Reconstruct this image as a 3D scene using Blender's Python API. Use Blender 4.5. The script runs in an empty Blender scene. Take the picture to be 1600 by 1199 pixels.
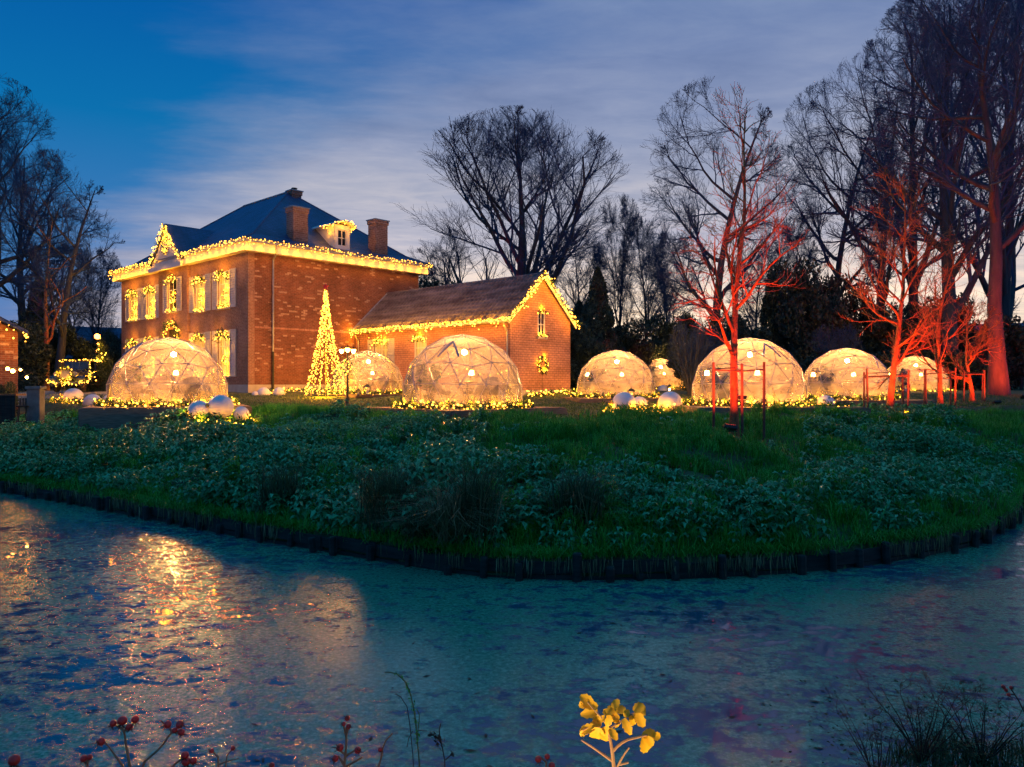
import bpy, math, random
import numpy as np
from mathutils import Vector, Matrix, Quaternion

R = math.radians
random.seed(7)
rng = np.random.default_rng(11)
scene = bpy.context.scene
COL = scene.collection
PI = math.pi

# ------------------------------------------------------------------ camera
CAMZ = 2.5
FPX = 1200.0
cam_d = bpy.data.cameras.new('camera')
cam_d.sensor_width = 36.0
cam_d.lens = 27.0
cam_d.clip_start = 0.05
cam_d.clip_end = 3000.0
cam = bpy.data.objects.new('camera', cam_d)
COL.objects.link(cam)
cam.location = (0, 0, CAMZ)
cam.rotation_euler = (R(90), 0, 0)
scene.camera = cam

# ------------------------------------------------------------------ exposure
vs = scene.view_settings
vs.view_transform = 'Standard'
vs.look = 'None'
vs.exposure = 0.70
vs.gamma = 1.0
vs.use_curve_mapping = False
cy = scene.cycles
cy.use_denoising = True
cy.max_bounces = 4
cy.diffuse_bounces = 2
cy.glossy_bounces = 2
cy.transmission_bounces = 6
cy.transparent_max_bounces = 24
cy.sample_clamp_indirect = 4.0
cy.sample_clamp_direct = 0.0
cy.caustics_reflective = False
cy.caustics_refractive = False
cy.use_light_tree = True
cy.use_adaptive_sampling = True
cy.adaptive_threshold = 0.04

# ------------------------------------------------------------------ sky
SUN_AZ = 8.0      # degrees clockwise from +Y
SUN_EL = 0.6
world = bpy.data.worlds.new('World')
scene.world = world
world.use_nodes = True
wn, wl = world.node_tree.nodes, world.node_tree.links
wn.clear()


def wnode(t, **kw):
    n = wn.new(t)
    for k, v in kw.items():
        setattr(n, k, v)
    return n


def wmath(op, a, b=None, c=None):
    n = wn.new('ShaderNodeMath')
    n.operation = op
    for i, x in enumerate((a, b, c)):
        if x is None:
            continue
        if isinstance(x, (int, float)):
            n.inputs[i].default_value = x
        else:
            wl.new(x, n.inputs[i])
    return n.outputs[0]


def wramp(fac, stops):
    n = wn.new('ShaderNodeValToRGB')
    e = n.color_ramp.elements
    while len(e) < len(stops):
        e.new(0.5)
    for el, (p, c) in zip(e, stops):
        el.position = p
        el.color = (c[0], c[1], c[2], 1)
    wl.new(fac, n.inputs[0])
    return n.outputs[0]


def wmix(fac, a, b, mode='MIX'):
    n = wn.new('ShaderNodeMix')
    n.data_type = 'RGBA'
    n.blend_type = mode
    for s, x in ((n.inputs[0], fac), (n.inputs[6], a), (n.inputs[7], b)):
        if isinstance(x, (int, float)):
            s.default_value = x
        elif isinstance(x, tuple):
            s.default_value = (x[0], x[1], x[2], 1)
        else:
            wl.new(x, s)
    return n.outputs[2]


nish = wnode('ShaderNodeTexSky', sky_type='NISHITA', sun_disc=False)
nish.sun_elevation = R(SUN_EL)
nish.sun_rotation = R(SUN_AZ)
nish.air_density = 1.0
nish.dust_density = 0.4
nish.ozone_density = 4.0
tc = wnode('ShaderNodeTexCoord')
sep = wnode('ShaderNodeSeparateXYZ')
wl.new(tc.outputs['Generated'], sep.inputs[0])
sx, sy, sz = sep.outputs
zc = wmath('MAXIMUM', sz, 0.0)
zz = wmath('ADD', zc, 0.03)
u = wmath('DIVIDE', sx, zz)
v = wmath('DIVIDE', sy, zz)
comb = wnode('ShaderNodeCombineXYZ')
wl.new(u, comb.inputs[0]); wl.new(v, comb.inputs[1])
# cloud sheet lying over the far half of the sky, its ragged rim running across the view
n1 = wnode('ShaderNodeTexNoise'); n1.inputs['Scale'].default_value = 0.9; n1.inputs['Detail'].default_value = 7; n1.inputs['Roughness'].default_value = 0.6
mp1 = wnode('ShaderNodeMapping'); mp1.inputs['Scale'].default_value = (0.55, 1.0, 1.0); mp1.inputs['Rotation'].default_value = (0, 0, R(-12))
wl.new(comb.outputs[0], mp1.inputs[0]); wl.new(mp1.outputs[0], n1.inputs['Vector'])
n2 = wnode('ShaderNodeTexNoise'); n2.inputs['Scale'].default_value = 1.6; n2.inputs['Detail'].default_value = 8; n2.inputs['Roughness'].default_value = 0.62
mp2 = wnode('ShaderNodeMapping'); mp2.inputs['Scale'].default_value = (0.62, 0.9, 1.0); mp2.inputs['Rotation'].default_value = (0, 0, R(8)); mp2.inputs['Location'].default_value = (3.1, 1.7, 0)
wl.new(comb.outputs[0], mp2.inputs[0]); wl.new(mp2.outputs[0], n2.inputs['Vector'])
edge = wmath('ADD', wmath('ADD', u, wmath('MULTIPLY', v, 0.80)), wmath('MULTIPLY', wmath('SUBTRACT', n1.outputs[0], 0.5), 2.6))
mr = wnode('ShaderNodeMapRange', interpolation_type='SMOOTHSTEP')
wl.new(edge, mr.inputs[0])
mr.inputs[1].default_value = 0.75
mr.inputs[2].default_value = 1.95
mask = mr.outputs[0]
el = zc
SKY_N = 0.085
blue = wramp(el, [(0.0, (0.070, 0.096, 0.200)), (0.14, (0.024, 0.086, 0.208)), (0.30, (0.001, 0.066, 0.176)), (0.46, (0.000, 0.037, 0.150)), (1.0, (0.012, 0.118, 0.232))])
nish_s = wmix(1.0, nish.outputs[0], (SKY_N, SKY_N, SKY_N), 'MULTIPLY')
clear = wmix(0.05, blue, nish_s)
cloud_c = wramp(el, [(0.0, (0.50, 0.33, 0.22)), (0.075, (0.50, 0.38, 0.27)), (0.135, (0.37, 0.305, 0.265)), (0.175, (0.222, 0.212, 0.245)), (0.24, (0.178, 0.182, 0.225)), (0.30, (0.125, 0.144, 0.210)), (0.40, (0.072, 0.100, 0.182)), (0.55, (0.062, 0.102, 0.190)), (1.0, (0.065, 0.120, 0.225))])
n3 = wnode('ShaderNodeTexNoise'); n3.inputs['Scale'].default_value = 5.5; n3.inputs['Detail'].default_value = 5; n3.inputs['Roughness'].default_value = 0.6; n3.inputs['Distortion'].default_value = 0.6
wl.new(mp1.outputs[0], n3.inputs['Vector'])
nmix = wmath('ADD', wmath('MULTIPLY', n2.outputs[0], 0.66), wmath('MULTIPLY', n3.outputs[0], 0.34))
tone = wramp(nmix, [(0.34, (0.70, 0.76, 0.84)), (0.50, (0.96, 0.97, 0.98)), (0.66, (1.28, 1.20, 1.08))])
cool_c = wramp(el, [(0.0, (0.092, 0.108, 0.180)), (0.14, (0.088, 0.112, 0.188)), (0.30, (0.076, 0.107, 0.182)), (0.46, (0.052, 0.084, 0.165)), (1.0, (0.065, 0.120, 0.225))])
sunward = wmath('ADD', wmath('MULTIPLY', sx, math.sin(R(SUN_AZ))), wmath('MULTIPLY', sy, math.cos(R(SUN_AZ))))
hor = wmath('SQRT', wmath('MAXIMUM', wmath('ADD', wmath('MULTIPLY', sx, sx), wmath('MULTIPLY', sy, sy)), 0.0001))
smr = wnode('ShaderNodeMapRange', interpolation_type='SMOOTHSTEP')
wl.new(wmath('DIVIDE', sunward, hor), smr.inputs[0])
smr.inputs[1].default_value = 0.74
smr.inputs[2].default_value = 0.955
cloud_c = wmix(smr.outputs[0], cool_c, cloud_c)
cloud = wmix(1.0, cloud_c, tone, 'MULTIPLY')
dens = wmath('MULTIPLY', mask, 0.96)
final = wmix(dens, clear, cloud)
bg = wnode('ShaderNodeBackground')
wl.new(final, bg.inputs[0])
bg.inputs[1].default_value = 1.55
wo = wnode('ShaderNodeOutputWorld')
wl.new(bg.outputs[0], wo.inputs[0])

# ------------------------------------------------------------------ sun (already at the horizon: very weak, very soft)
sun_d = bpy.data.lights.new('sun', 'SUN')
sun_d.energy = 0.06
sun_d.angle = R(14)
sun_d.color = (1.0, 0.72, 0.5)
sun = bpy.data.objects.new('sun', sun_d)
COL.objects.link(sun)
sun.location = (6, 60, 30)
az, ele = R(SUN_AZ), R(3.0)
sd = Vector((math.sin(az) * math.cos(ele), math.cos(az) * math.cos(ele), math.sin(ele)))
sun.rotation_euler = (-sd).to_track_quat('-Z', 'Y').to_euler()


# ================================================================== helpers
def P(px, py, d):
    """photo pixel + distance -> world point"""
    return np.array(((px - 800.0) / FPX * d, d, CAMZ + (600.0 - py) / FPX * d))


def X(px, d):
    return (px - 800.0) / FPX * d


def vnoise(x, y, seed=0):
    x = np.asarray(x, float); y = np.asarray(y, float)
    xi = np.floor(x).astype(np.int64); yi = np.floor(y).astype(np.int64)
    xf = x - xi; yf = y - yi
    xf = xf * xf * (3 - 2 * xf); yf = yf * yf * (3 - 2 * yf)

    def h(a, b):
        n = (a * 374761393 + b * 668265263 + seed * 974711) & 0x7fffffff
        n = ((n ^ (n >> 13)) * 1274126177) & 0x7fffffff
        return ((n ^ (n >> 16)) & 0xffff) / 65535.0
    return (h(xi, yi) * (1 - xf) + h(xi + 1, yi) * xf) * (1 - yf) + (h(xi, yi + 1) * (1 - xf) + h(xi + 1, yi + 1) * xf) * yf


def fbm(x, y, seed=0, o=4):
    s = 0; a = 0.5
    for i in range(o):
        s = s + a * vnoise(x * 2 ** i, y * 2 ** i, seed + i * 17)
        a *= 0.5
    return s / (1 - 0.5 ** o)


# ------------------------------------------------------------------ materials
def new_mat(name):
    m = bpy.data.materials.new(name)
    m.use_nodes = True
    nt = m.node_tree
    return m, nt, nt.nodes['Principled BSDF']


class NT:
    def __init__(s, nt):
        s.nt = nt; s.n = nt.nodes; s.l = nt.links

    def node(s, t, **kw):
        n = s.n.new(t)
        for k, v in kw.items():
            setattr(n, k, v)
        return n

    def put(s, sock, x):
        if x is None:
            return
        if isinstance(x, (int, float)):
            sock.default_value = x
        elif isinstance(x, tuple):
            sock.default_value = x if len(x) == len(sock.default_value) else (x[0], x[1], x[2], 1)
        else:
            s.l.new(x, sock)

    def math(s, op, a, b=None, c=None):
        n = s.node('ShaderNodeMath', operation=op)
        for i, x in enumerate((a, b, c)):
            s.put(n.inputs[i], x)
        return n.outputs[0]

    def mix(s, fac, a, b, mode='MIX'):
        n = s.node('ShaderNodeMix', data_type='RGBA', blend_type=mode)
        s.put(n.inputs[0], fac); s.put(n.inputs[6], a); s.put(n.inputs[7], b)
        return n.outputs[2]

    def ramp(s, fac, stops):
        n = s.node('ShaderNodeValToRGB')
        e = n.color_ramp.elements
        while len(e) < len(stops):
            e.new(0.5)
        for q, (p, c) in zip(e, stops):
            q.position = p
            q.color = (c[0], c[1], c[2], 1) if not isinstance(c, (int, float)) else (c, c, c, 1)
        s.put(n.inputs[0], fac)
        return n.outputs[0]

    def noise(s, vec, scale, detail=4, rough=0.55):
        n = s.node('ShaderNodeTexNoise')
        n.inputs['Scale'].default_value = scale
        n.inputs['Detail'].default_value = detail
        n.inputs['Roughness'].default_value = rough
        if vec is not None:
            s.l.new(vec, n.inputs['Vector'])
        return n.outputs[0]

    def coord(s, which='Object'):
        return s.node('ShaderNodeTexCoord').outputs[which]

    def mapping(s, vec, scale=(1, 1, 1), rot=(0, 0, 0), loc=(0, 0, 0)):
        n = s.node('ShaderNodeMapping')
        n.inputs['Scale'].default_value = scale
        n.inputs['Rotation'].default_value = rot
        n.inputs['Location'].default_value = loc
        s.l.new(vec, n.inputs[0])
        return n.outputs[0]

    def bump(s, h, strength=0.3, dist=0.02):
        n = s.node('ShaderNodeBump')
        n.inputs['Strength'].default_value = strength
        n.inputs['Distance'].default_value = dist
        s.l.new(h, n.inputs['Height'])
        return n.outputs[0]


def mat_noise(name, c1, c2, scale=5.0, rough=0.7, bump=0.2, bdist=0.02, detail=5, spec=0.4, stretch=(1, 1, 1), metal=0.0, island=0.0, cmid=None):
    m, nt, b = new_mat(name)
    k = NT(nt)
    vec = k.mapping(k.coord(), stretch)
    f = k.noise(vec, scale, detail)
    if island:
        g = k.node('ShaderNodeNewGeometry')
        f = k.math('ADD', k.math('MULTIPLY', f, 1 - island), k.math('MULTIPLY', g.outputs['Random Per Island'], island))
    stops = [(0.3, c1), (0.7, c2)] if cmid is None else [(0.25, c1), (0.5, cmid), (0.75, c2)]
    k.put(b.inputs['Base Color'], k.ramp(f, stops))
    b.inputs['Roughness'].default_value = rough
    b.inputs['Specular IOR Level'].default_value = spec
    b.inputs['Metallic'].default_value = metal
    if bump:
        k.put(b.inputs['Normal'], k.bump(k.noise(vec, scale * 3, 4), bump, bdist))
    return m


def mat_emit(name, col, strength):
    m = bpy.data.materials.new(name)
    m.use_nodes = True
    nt = m.node_tree
    nt.nodes.clear()
    e = nt.nodes.new('ShaderNodeEmission')
    e.inputs[0].default_value = (*col, 1)
    e.inputs[1].default_value = strength
    o = nt.nodes.new('ShaderNodeOutputMaterial')
    nt.links.new(e.outputs[0], o.inputs[0])
    return m


def mat_brick(name, c1, c2, mortar, pale=None, pale_thr=0.93, bw=0.23, bh=0.075):
    m, nt, b = new_mat(name)
    k = NT(nt)
    s = k.node('ShaderNodeSeparateXYZ')
    k.l.new(k.coord(), s.inputs[0])
    uu = k.math('ADD', s.outputs[0], s.outputs[1])
    c = k.node('ShaderNodeCombineXYZ')
    k.put(c.inputs[0], uu); k.put(c.inputs[1], s.outputs[2])
    br = k.node('ShaderNodeTexBrick')
    br.inputs['Scale'].default_value = 1.0
    br.inputs['Brick Width'].default_value = bw
    br.inputs['Row Height'].default_value = bh
    br.inputs['Mortar Size'].default_value = 0.011
    br.inputs['Mortar Smooth'].default_value = 0.2
    br.inputs['Bias'].default_value = 0.0
    br.inputs['Color1'].default_value = (*c1, 1)
    br.inputs['Color2'].default_value = (*c2, 1)
    br.inputs['Mortar'].default_value = (*mortar, 1)
    k.l.new(c.outputs[0], br.inputs['Vector'])
    big = k.noise(k.coord(), 0.7, 5)
    col = k.mix(1.0, br.outputs['Color'], k.ramp(big, [(0.3, (0.66, 0.62, 0.6)), (0.7, (1.25, 1.2, 1.15))]), 'MULTIPLY')
    fine = k.noise(c.outputs[0], 9.0, 4)
    col = k.mix(1.0, col, k.ramp(fine, [(0.25, (0.7, 0.7, 0.7)), (0.75, (1.25, 1.25, 1.25))]), 'MULTIPLY')
    if pale is not None:
        row = k.math('FLOOR', k.math('DIVIDE', s.outputs[2], 0.09))
        off = k.math('MULTIPLY', k.math('MODULO', row, 2.0), 0.5)
        cell = k.math('FLOOR', k.math('ADD', k.math('DIVIDE', uu, 0.25), off))
        cc = k.node('ShaderNodeCombineXYZ')
        k.put(cc.inputs[0], cell); k.put(cc.inputs[1], row)
        w = k.node('ShaderNodeTexWhiteNoise', noise_dimensions='2D')
        k.l.new(cc.outputs[0], w.inputs['Vector'])
        dens = k.noise(k.coord(), 0.55, 3)
        thr = k.math('SUBTRACT', pale_thr + 0.12, k.math('MULTIPLY', dens, 0.24))
        f = k.math('MULTIPLY', k.math('GREATER_THAN', w.outputs[0], thr), k.ramp(k.noise(k.coord(), 14, 3), [(0.30, 0.2), (0.6, 0.95)]))
        col = k.mix(f, col, pale)
    k.put(b.inputs['Base Color'], col)
    b.inputs['Roughness'].default_value = 0.85
    b.inputs['Specular IOR Level'].default_value = 0.25
    k.put(b.inputs['Normal'], k.bump(k.math('SUBTRACT', 1.0, br.outputs['Fac']), 0.5, 0.012))
    return m


M = {}
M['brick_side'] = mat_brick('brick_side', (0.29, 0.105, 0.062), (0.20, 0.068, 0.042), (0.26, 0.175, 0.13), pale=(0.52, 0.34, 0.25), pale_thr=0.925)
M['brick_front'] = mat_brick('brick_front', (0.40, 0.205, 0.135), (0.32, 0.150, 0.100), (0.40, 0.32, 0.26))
M['brick_annex'] = mat_brick('brick_annex', (0.56, 0.300, 0.225), (0.48, 0.240, 0.175), (0.20, 0.125, 0.10), bh=0.115, bw=0.30)
M['brick_chimney'] = mat_brick('brick_chimney', (0.36, 0.21, 0.16), (0.25, 0.135, 0.10), (0.40, 0.33, 0.28), bh=0.11, bw=0.26)
M['plaster'] = mat_noise('plaster', (0.60, 0.57, 0.52), (0.76, 0.73, 0.68), 3, 0.7, 0.1)
M['plinth'] = mat_noise('plinth', (0.42, 0.38, 0.33), (0.56, 0.52, 0.46), 2, 0.8, 0.15)
M['white_paint'] = mat_noise('white_paint', (0.66, 0.65, 0.62), (0.78, 0.77, 0.75), 4, 0.5, 0.05)
M['shutter'] = mat_noise('shutter', (0.48, 0.46, 0.45), (0.62, 0.60, 0.58), 6, 0.5, 0.05)
M['zinc'] = mat_noise('zinc', (0.28, 0.28, 0.29), (0.42, 0.42, 0.43), 5, 0.4, 0.05, metal=0.6)
M['iron'] = mat_noise('iron', (0.012, 0.012, 0.013), (0.03, 0.03, 0.032), 12, 0.4, 0.05)
M['dark_metal'] = mat_noise('dark_metal', (0.02, 0.02, 0.022), (0.04, 0.04, 0.045), 12, 0.45, 0.05)
M['cable'] = mat_noise('cable', (0.015, 0.02, 0.015), (0.03, 0.035, 0.03), 9, 0.6, 0)
M['wood_dark'] = mat_noise('wood_dark', (0.010, 0.010, 0.010), (0.042, 0.038, 0.034), 3, 0.8, 0.4, 0.01, stretch=(1, 1, 6))
M['wood_deck'] = mat_noise('wood_deck', (0.15, 0.095, 0.065), (0.30, 0.20, 0.14), 4, 0.65, 0.3, 0.008, stretch=(1, 8, 8))
M['wood_brown'] = mat_noise('wood_brown', (0.12, 0.06, 0.03), (0.24, 0.13, 0.07), 5, 0.55, 0.2, 0.006, stretch=(1, 6, 6))
M['stake'] = mat_noise('stake', (0.05, 0.035, 0.025), (0.13, 0.085, 0.06), 5, 0.8, 0.4, 0.01, stretch=(3, 3, 0.6))
M['bark'] = mat_noise('bark', (0.030, 0.038, 0.050), (0.080, 0.084, 0.092), 3.0, 0.9, 0.9, 0.05, stretch=(1, 1, 0.3))
M['twig'] = mat_noise('twig', (0.026, 0.060, 0.135), (0.050, 0.095, 0.180), 0.6, 0.9, 0)  # bluish tone puts the dusk haze into the twig colour
M['bark_pale'] = mat_noise('bark_pale', (0.10, 0.050, 0.020), (0.40, 0.20, 0.072), 9.0, 0.85, 1.0, 0.06, stretch=(1, 1, 0.45))
M['twig_pale'] = mat_noise('twig_pale', (0.18, 0.085, 0.035), (0.34, 0.17, 0.070), 2.0, 0.9, 0)
M['evergreen'] = mat_noise('evergreen', (0.010, 0.026, 0.020), (0.050, 0.090, 0.060), 0.7, 0.7, 0, island=0.5)
M['needle'] = mat_noise('needle', (0.012, 0.035, 0.012), (0.05, 0.11, 0.035), 6, 0.55, 0, island=0.6)
M['fabric_grey'] = mat_noise('fabric_grey', (0.13, 0.115, 0.11), (0.26, 0.235, 0.23), 20, 0.95, 0.5, 0.01)
M['fabric_dark'] = mat_noise('fabric_dark', (0.06, 0.045, 0.045), (0.11, 0.09, 0.085), 20, 0.95, 0.5, 0.01)
M['rug'] = mat_noise('rug', (0.42, 0.30, 0.18), (0.60, 0.46, 0.30), 9, 0.95, 0.5, 0.01)
M['strut'] = mat_noise('strut', (0.30, 0.28, 0.36), (0.42, 0.40, 0.48), 5, 0.35, 0, metal=0.2)
M['strut_blue'] = mat_noise('strut_blue', (0.16, 0.17, 0.34), (0.22, 0.24, 0.44), 5, 0.4, 0)
M['stone'] = mat_noise('stone', (0.10, 0.105, 0.10), (0.22, 0.225, 0.21), 4, 0.85, 0.5, 0.02)
M['car_paint'] = mat_noise('car_paint', (0.012, 0.016, 0.05), (0.02, 0.03, 0.08), 2, 0.18, 0, spec=0.6)
M['rubber'] = mat_noise('rubber', (0.012, 0.012, 0.012), (0.025, 0.025, 0.025), 9, 0.8, 0)
M['gold'] = mat_noise('gold', (0.70, 0.40, 0.10), (0.85, 0.55, 0.18), 9, 0.3, 0, metal=1.0)
M['hip'] = mat_noise('hip', (0.66, 0.020, 0.022), (0.80, 0.050, 0.030), 60, 0.28, 0)
M['sepal'] = mat_noise('sepal', (0.03, 0.02, 0.012), (0.07, 0.05, 0.025), 40, 0.8, 0)
M['rose_stem'] = mat_noise('rose_stem', (0.22, 0.12, 0.055), (0.36, 0.22, 0.11), 30, 0.7, 0.3, 0.001)
M['weed_stem'] = mat_noise('weed_stem', (0.05, 0.09, 0.02), (0.14, 0.17, 0.05), 20, 0.7, 0)
M['dead_stem'] = mat_noise('dead_stem', (0.025, 0.016, 0.010), (0.06, 0.04, 0.025), 20, 0.8, 0)
M['slate'] = None

# roof slate: courses of small slates as relief and tone
m, nt, b = new_mat('slate'); k = NT(nt)
s = k.node('ShaderNodeSeparateXYZ'); k.l.new(k.coord(), s.inputs[0])
c = k.node('ShaderNodeCombineXYZ')
k.put(c.inputs[0], k.math('ADD', s.outputs[0], s.outputs[1])); k.put(c.inputs[1], s.outputs[2])
br = k.node('ShaderNodeTexBrick')
br.inputs['Scale'].default_value = 1.0; br.inputs['Brick Width'].default_value = 0.26; br.inputs['Row Height'].default_value = 0.12
br.inputs['Mortar Size'].default_value = 0.008; br.inputs['Color1'].default_value = (0.045, 0.070, 0.170, 1); br.inputs['Color2'].default_value = (0.060, 0.090, 0.210, 1); br.inputs['Mortar'].default_value = (0.015, 0.02, 0.035, 1)
k.l.new(c.outputs[0], br.inputs['Vector'])
big = k.noise(k.coord(), 0.9, 5)
k.put(b.inputs['Base Color'], k.mix(1.0, br.outputs['Color'], k.ramp(big, [(0.3, (0.7, 0.72, 0.75)), (0.7, (1.25, 1.22, 1.2))]), 'MULTIPLY'))
b.inputs['Roughness'].default_value = 0.5
b.inputs['Specular IOR Level'].default_value = 0.5
k.put(b.inputs['Normal'], k.bump(k.math('SUBTRACT', 1.0, br.outputs['Fac']), 0.5, 0.01))
M['slate'] = m

# old clay pantiles with frost-pale bands
m, nt, b = new_mat('pantile'); k = NT(nt)
f = k.noise(k.mapping(k.coord(), (1, 0.5, 2.0)), 1.2, 5)
g = k.noise(k.coord(), 9, 3)
k.put(b.inputs['Base Color'], k.mix(k.math('MULTIPLY', g, 0.7), k.ramp(f, [(0.35, (0.080, 0.068, 0.080)), (0.65, (0.32, 0.285, 0.31))]), (0.10, 0.06, 0.055)))
b.inputs['Roughness'].default_value = 0.6
M['pantile'] = m

# clear plastic sheet of the dome tents
def film(name, density, wrinkle):
    m = bpy.data.materials.new(name); m.use_nodes = True
    nt = m.node_tree; nt.nodes.clear(); k = NT(nt)
    out = k.node('ShaderNodeOutputMaterial')
    nz = k.noise(k.mapping(k.coord(), (1, 1, 2.2)), 2.2, 6, 0.6)
    bmp = k.bump(nz, wrinkle, 0.12)
    tr = k.node('ShaderNodeBsdfTransparent'); tr.inputs[0].default_value = (0.96, 0.95, 0.94, 1)
    tl = k.node('ShaderNodeBsdfTranslucent'); tl.inputs[0].default_value = (0.95, 0.80, 0.74, 1)
    df = k.node('ShaderNodeBsdfDiffuse'); df.inputs[0].default_value = (0.78, 0.76, 0.80, 1)
    gl = k.node('ShaderNodeBsdfGlossy'); gl.inputs[0].default_value = (1, 1, 1, 1); gl.inputs[1].default_value = 0.16
    for n in (tl, df, gl):
        k.l.new(bmp, n.inputs['Normal'])
    mx1 = k.node('ShaderNodeMixShader'); mx1.inputs[0].default_value = 0.42
    k.l.new(tl.outputs[0], mx1.inputs[1]); k.l.new(df.outputs[0], mx1.inputs[2])
    mx2 = k.node('ShaderNodeMixShader')
    k.put(mx2.inputs[0], k.ramp(nz, [(0.35, density - 0.05), (0.65, density + 0.14)]))
    k.l.new(tr.outputs[0], mx2.inputs[1]); k.l.new(mx1.outputs[0], mx2.inputs[2])
    fr = k.node('ShaderNodeFresnel'); fr.inputs[0].default_value = 1.38
    k.l.new(bmp, fr.inputs['Normal'])
    mx3 = k.node('ShaderNodeMixShader')
    k.put(mx3.inputs[0], fr.outputs[0])
    k.l.new(mx2.outputs[0], mx3.inputs[1]); k.l.new(gl.outputs[0], mx3.inputs[2])
    k.l.new(mx3.outputs[0], out.inputs[0])
    return m


M['film'] = film('film', 0.20, 0.3)
M['film_misty'] = film('film_misty', 0.28, 0.6)

# window glass
m = bpy.data.materials.new('window_glass'); m.use_nodes = True
nt = m.node_tree; nt.nodes.clear(); k = NT(nt)
out = k.node('ShaderNodeOutputMaterial')
tr = k.node('ShaderNodeBsdfTransparent'); tr.inputs[0].default_value = (0.75, 0.78, 0.80, 1)
gl = k.node('ShaderNodeBsdfGlossy'); gl.inputs[1].default_value = 0.03
mx = k.node('ShaderNodeMixShader'); mx.inputs[0].default_value = 0.07; k.l.new(tr.outputs[0], mx.inputs[1]); k.l.new(gl.outputs[0], mx.inputs[2])
k.l.new(mx.outputs[0], out.inputs[0])
M['window_glass'] = m
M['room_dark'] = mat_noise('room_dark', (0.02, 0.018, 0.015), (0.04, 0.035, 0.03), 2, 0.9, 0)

BULB_C = (1.0, 0.365, 0.010)
M['bulb'] = mat_emit('bulb', (1.0, 0.39, 0.035), 7.5)
M['bulb'].cycles.emission_sampling = 'NONE'   # their light is carried by the point lamps of each string
M['lamp'] = mat_emit('lamp', (1.0, 0.42, 0.090), 2000.0)
M['lamp_globe'] = mat_emit('lamp_globe', (1.0, 0.50, 0.09), 40.0)
M['festoon'] = mat_emit('festoon', (1.0, 0.42, 0.06), 45.0)
M['red_bulb'] = mat_emit('red_bulb', (1.0, 0.20, 0.03), 14.0)
M['red_lens'] = mat_emit('red_lens', (1.0, 0.05, 0.01), 3.0)
M['curtain'] = None
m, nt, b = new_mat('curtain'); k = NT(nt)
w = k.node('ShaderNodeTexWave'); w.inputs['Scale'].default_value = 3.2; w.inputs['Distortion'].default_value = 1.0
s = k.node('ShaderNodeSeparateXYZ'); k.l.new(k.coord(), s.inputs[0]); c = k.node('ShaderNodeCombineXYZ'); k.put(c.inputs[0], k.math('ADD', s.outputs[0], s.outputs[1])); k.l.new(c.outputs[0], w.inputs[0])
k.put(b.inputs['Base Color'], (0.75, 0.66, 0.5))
k.put(b.inputs['Emission Color'], k.ramp(w.outputs[0], [(0.15, (0.30, 0.11, 0.006)), (0.55, (0.80, 0.36, 0.022)), (0.9, (1.0, 0.50, 0.05))]))  # curtain cloth glows by itself; fold shading is painted into the emission
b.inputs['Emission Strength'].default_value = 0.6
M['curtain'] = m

# bauble: pearly silver
m, nt, b = new_mat('bauble'); k = NT(nt)
b.inputs['Base Color'].default_value = (0.72, 0.69, 0.74, 1)
b.inputs['Metallic'].default_value = 0.0
k.put(b.inputs['Roughness'], k.ramp(k.noise(k.coord(), 5, 4), [(0.3, 0.42), (0.7, 0.55)]))
k.put(b.inputs['Normal'], k.bump(k.noise(k.coord(), 7, 3), 0.06, 0.05))
M['bauble'] = m

# leaves
def mat_leaf(name, stops, rough=0.55, transl=0.25, nscale=0.8, isl=0.6):
    m, nt, b = new_mat(name); k = NT(nt)
    g = k.node('ShaderNodeNewGeometry')
    f = k.math('ADD', k.math('MULTIPLY', k.noise(k.coord(), nscale, 4), 1 - isl), k.math('MULTIPLY', g.outputs['Random Per Island'], isl))
    col = k.ramp(f, stops)
    k.put(b.inputs['Base Color'], col)
    b.inputs['Roughness'].default_value = rough
    b.inputs['Specular IOR Level'].default_value = 0.45
    t = k.node('ShaderNodeBsdfTranslucent'); k.put(t.inputs[0], col)
    mx = k.node('ShaderNodeMixShader'); mx.inputs[0].default_value = transl
    out = nt.nodes['Material Output']
    k.l.new(b.outputs[0], mx.inputs[1]); k.l.new(t.outputs[0], mx.inputs[2]); k.l.new(mx.outputs[0], out.inputs[0])
    return m


M['nettle'] = mat_leaf('nettle', [(0.2, (0.014, 0.150, 0.040)), (0.5, (0.050, 0.345, 0.120)), (0.80, (0.160, 0.56, 0.260)), (0.95, (0.34, 0.56, 0.10))], 0.36)
M['grass'] = mat_leaf('grass', [(0.2, (0.022, 0.170, 0.012)), (0.5, (0.060, 0.370, 0.028)), (0.85, (0.150, 0.52, 0.055)), (0.97, (0.36, 0.38, 0.10))], 0.6)
M['lawn'] = mat_leaf('lawn', [(0.2, (0.035, 0.095, 0.016)), (0.5, (0.085, 0.180, 0.034)), (0.85, (0.20, 0.22, 0.07))], 0.7)
M['dry'] = mat_leaf('dry', [(0.2, (0.13, 0.085, 0.035)), (0.6, (0.34, 0.24, 0.11)), (0.9, (0.52, 0.40, 0.22))], 0.7)
M['rush'] = mat_leaf('rush', [(0.2, (0.020, 0.060, 0.025)), (0.6, (0.045, 0.120, 0.050)), (0.9, (0.16, 0.17, 0.07))], 0.7)
M['yellow_leaf'] = mat_leaf('yellow_leaf', [(0.2, (0.78, 0.42, 0.012)), (0.8, (0.90, 0.56, 0.02))], 0.6, 0.4, nscale=30)
M['fallen'] = mat_leaf('fallen', [(0.2, (0.20, 0.07, 0.02)), (0.7, (0.42, 0.17, 0.05)), (0.95, (0.5, 0.36, 0.12))], 0.7)

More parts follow.
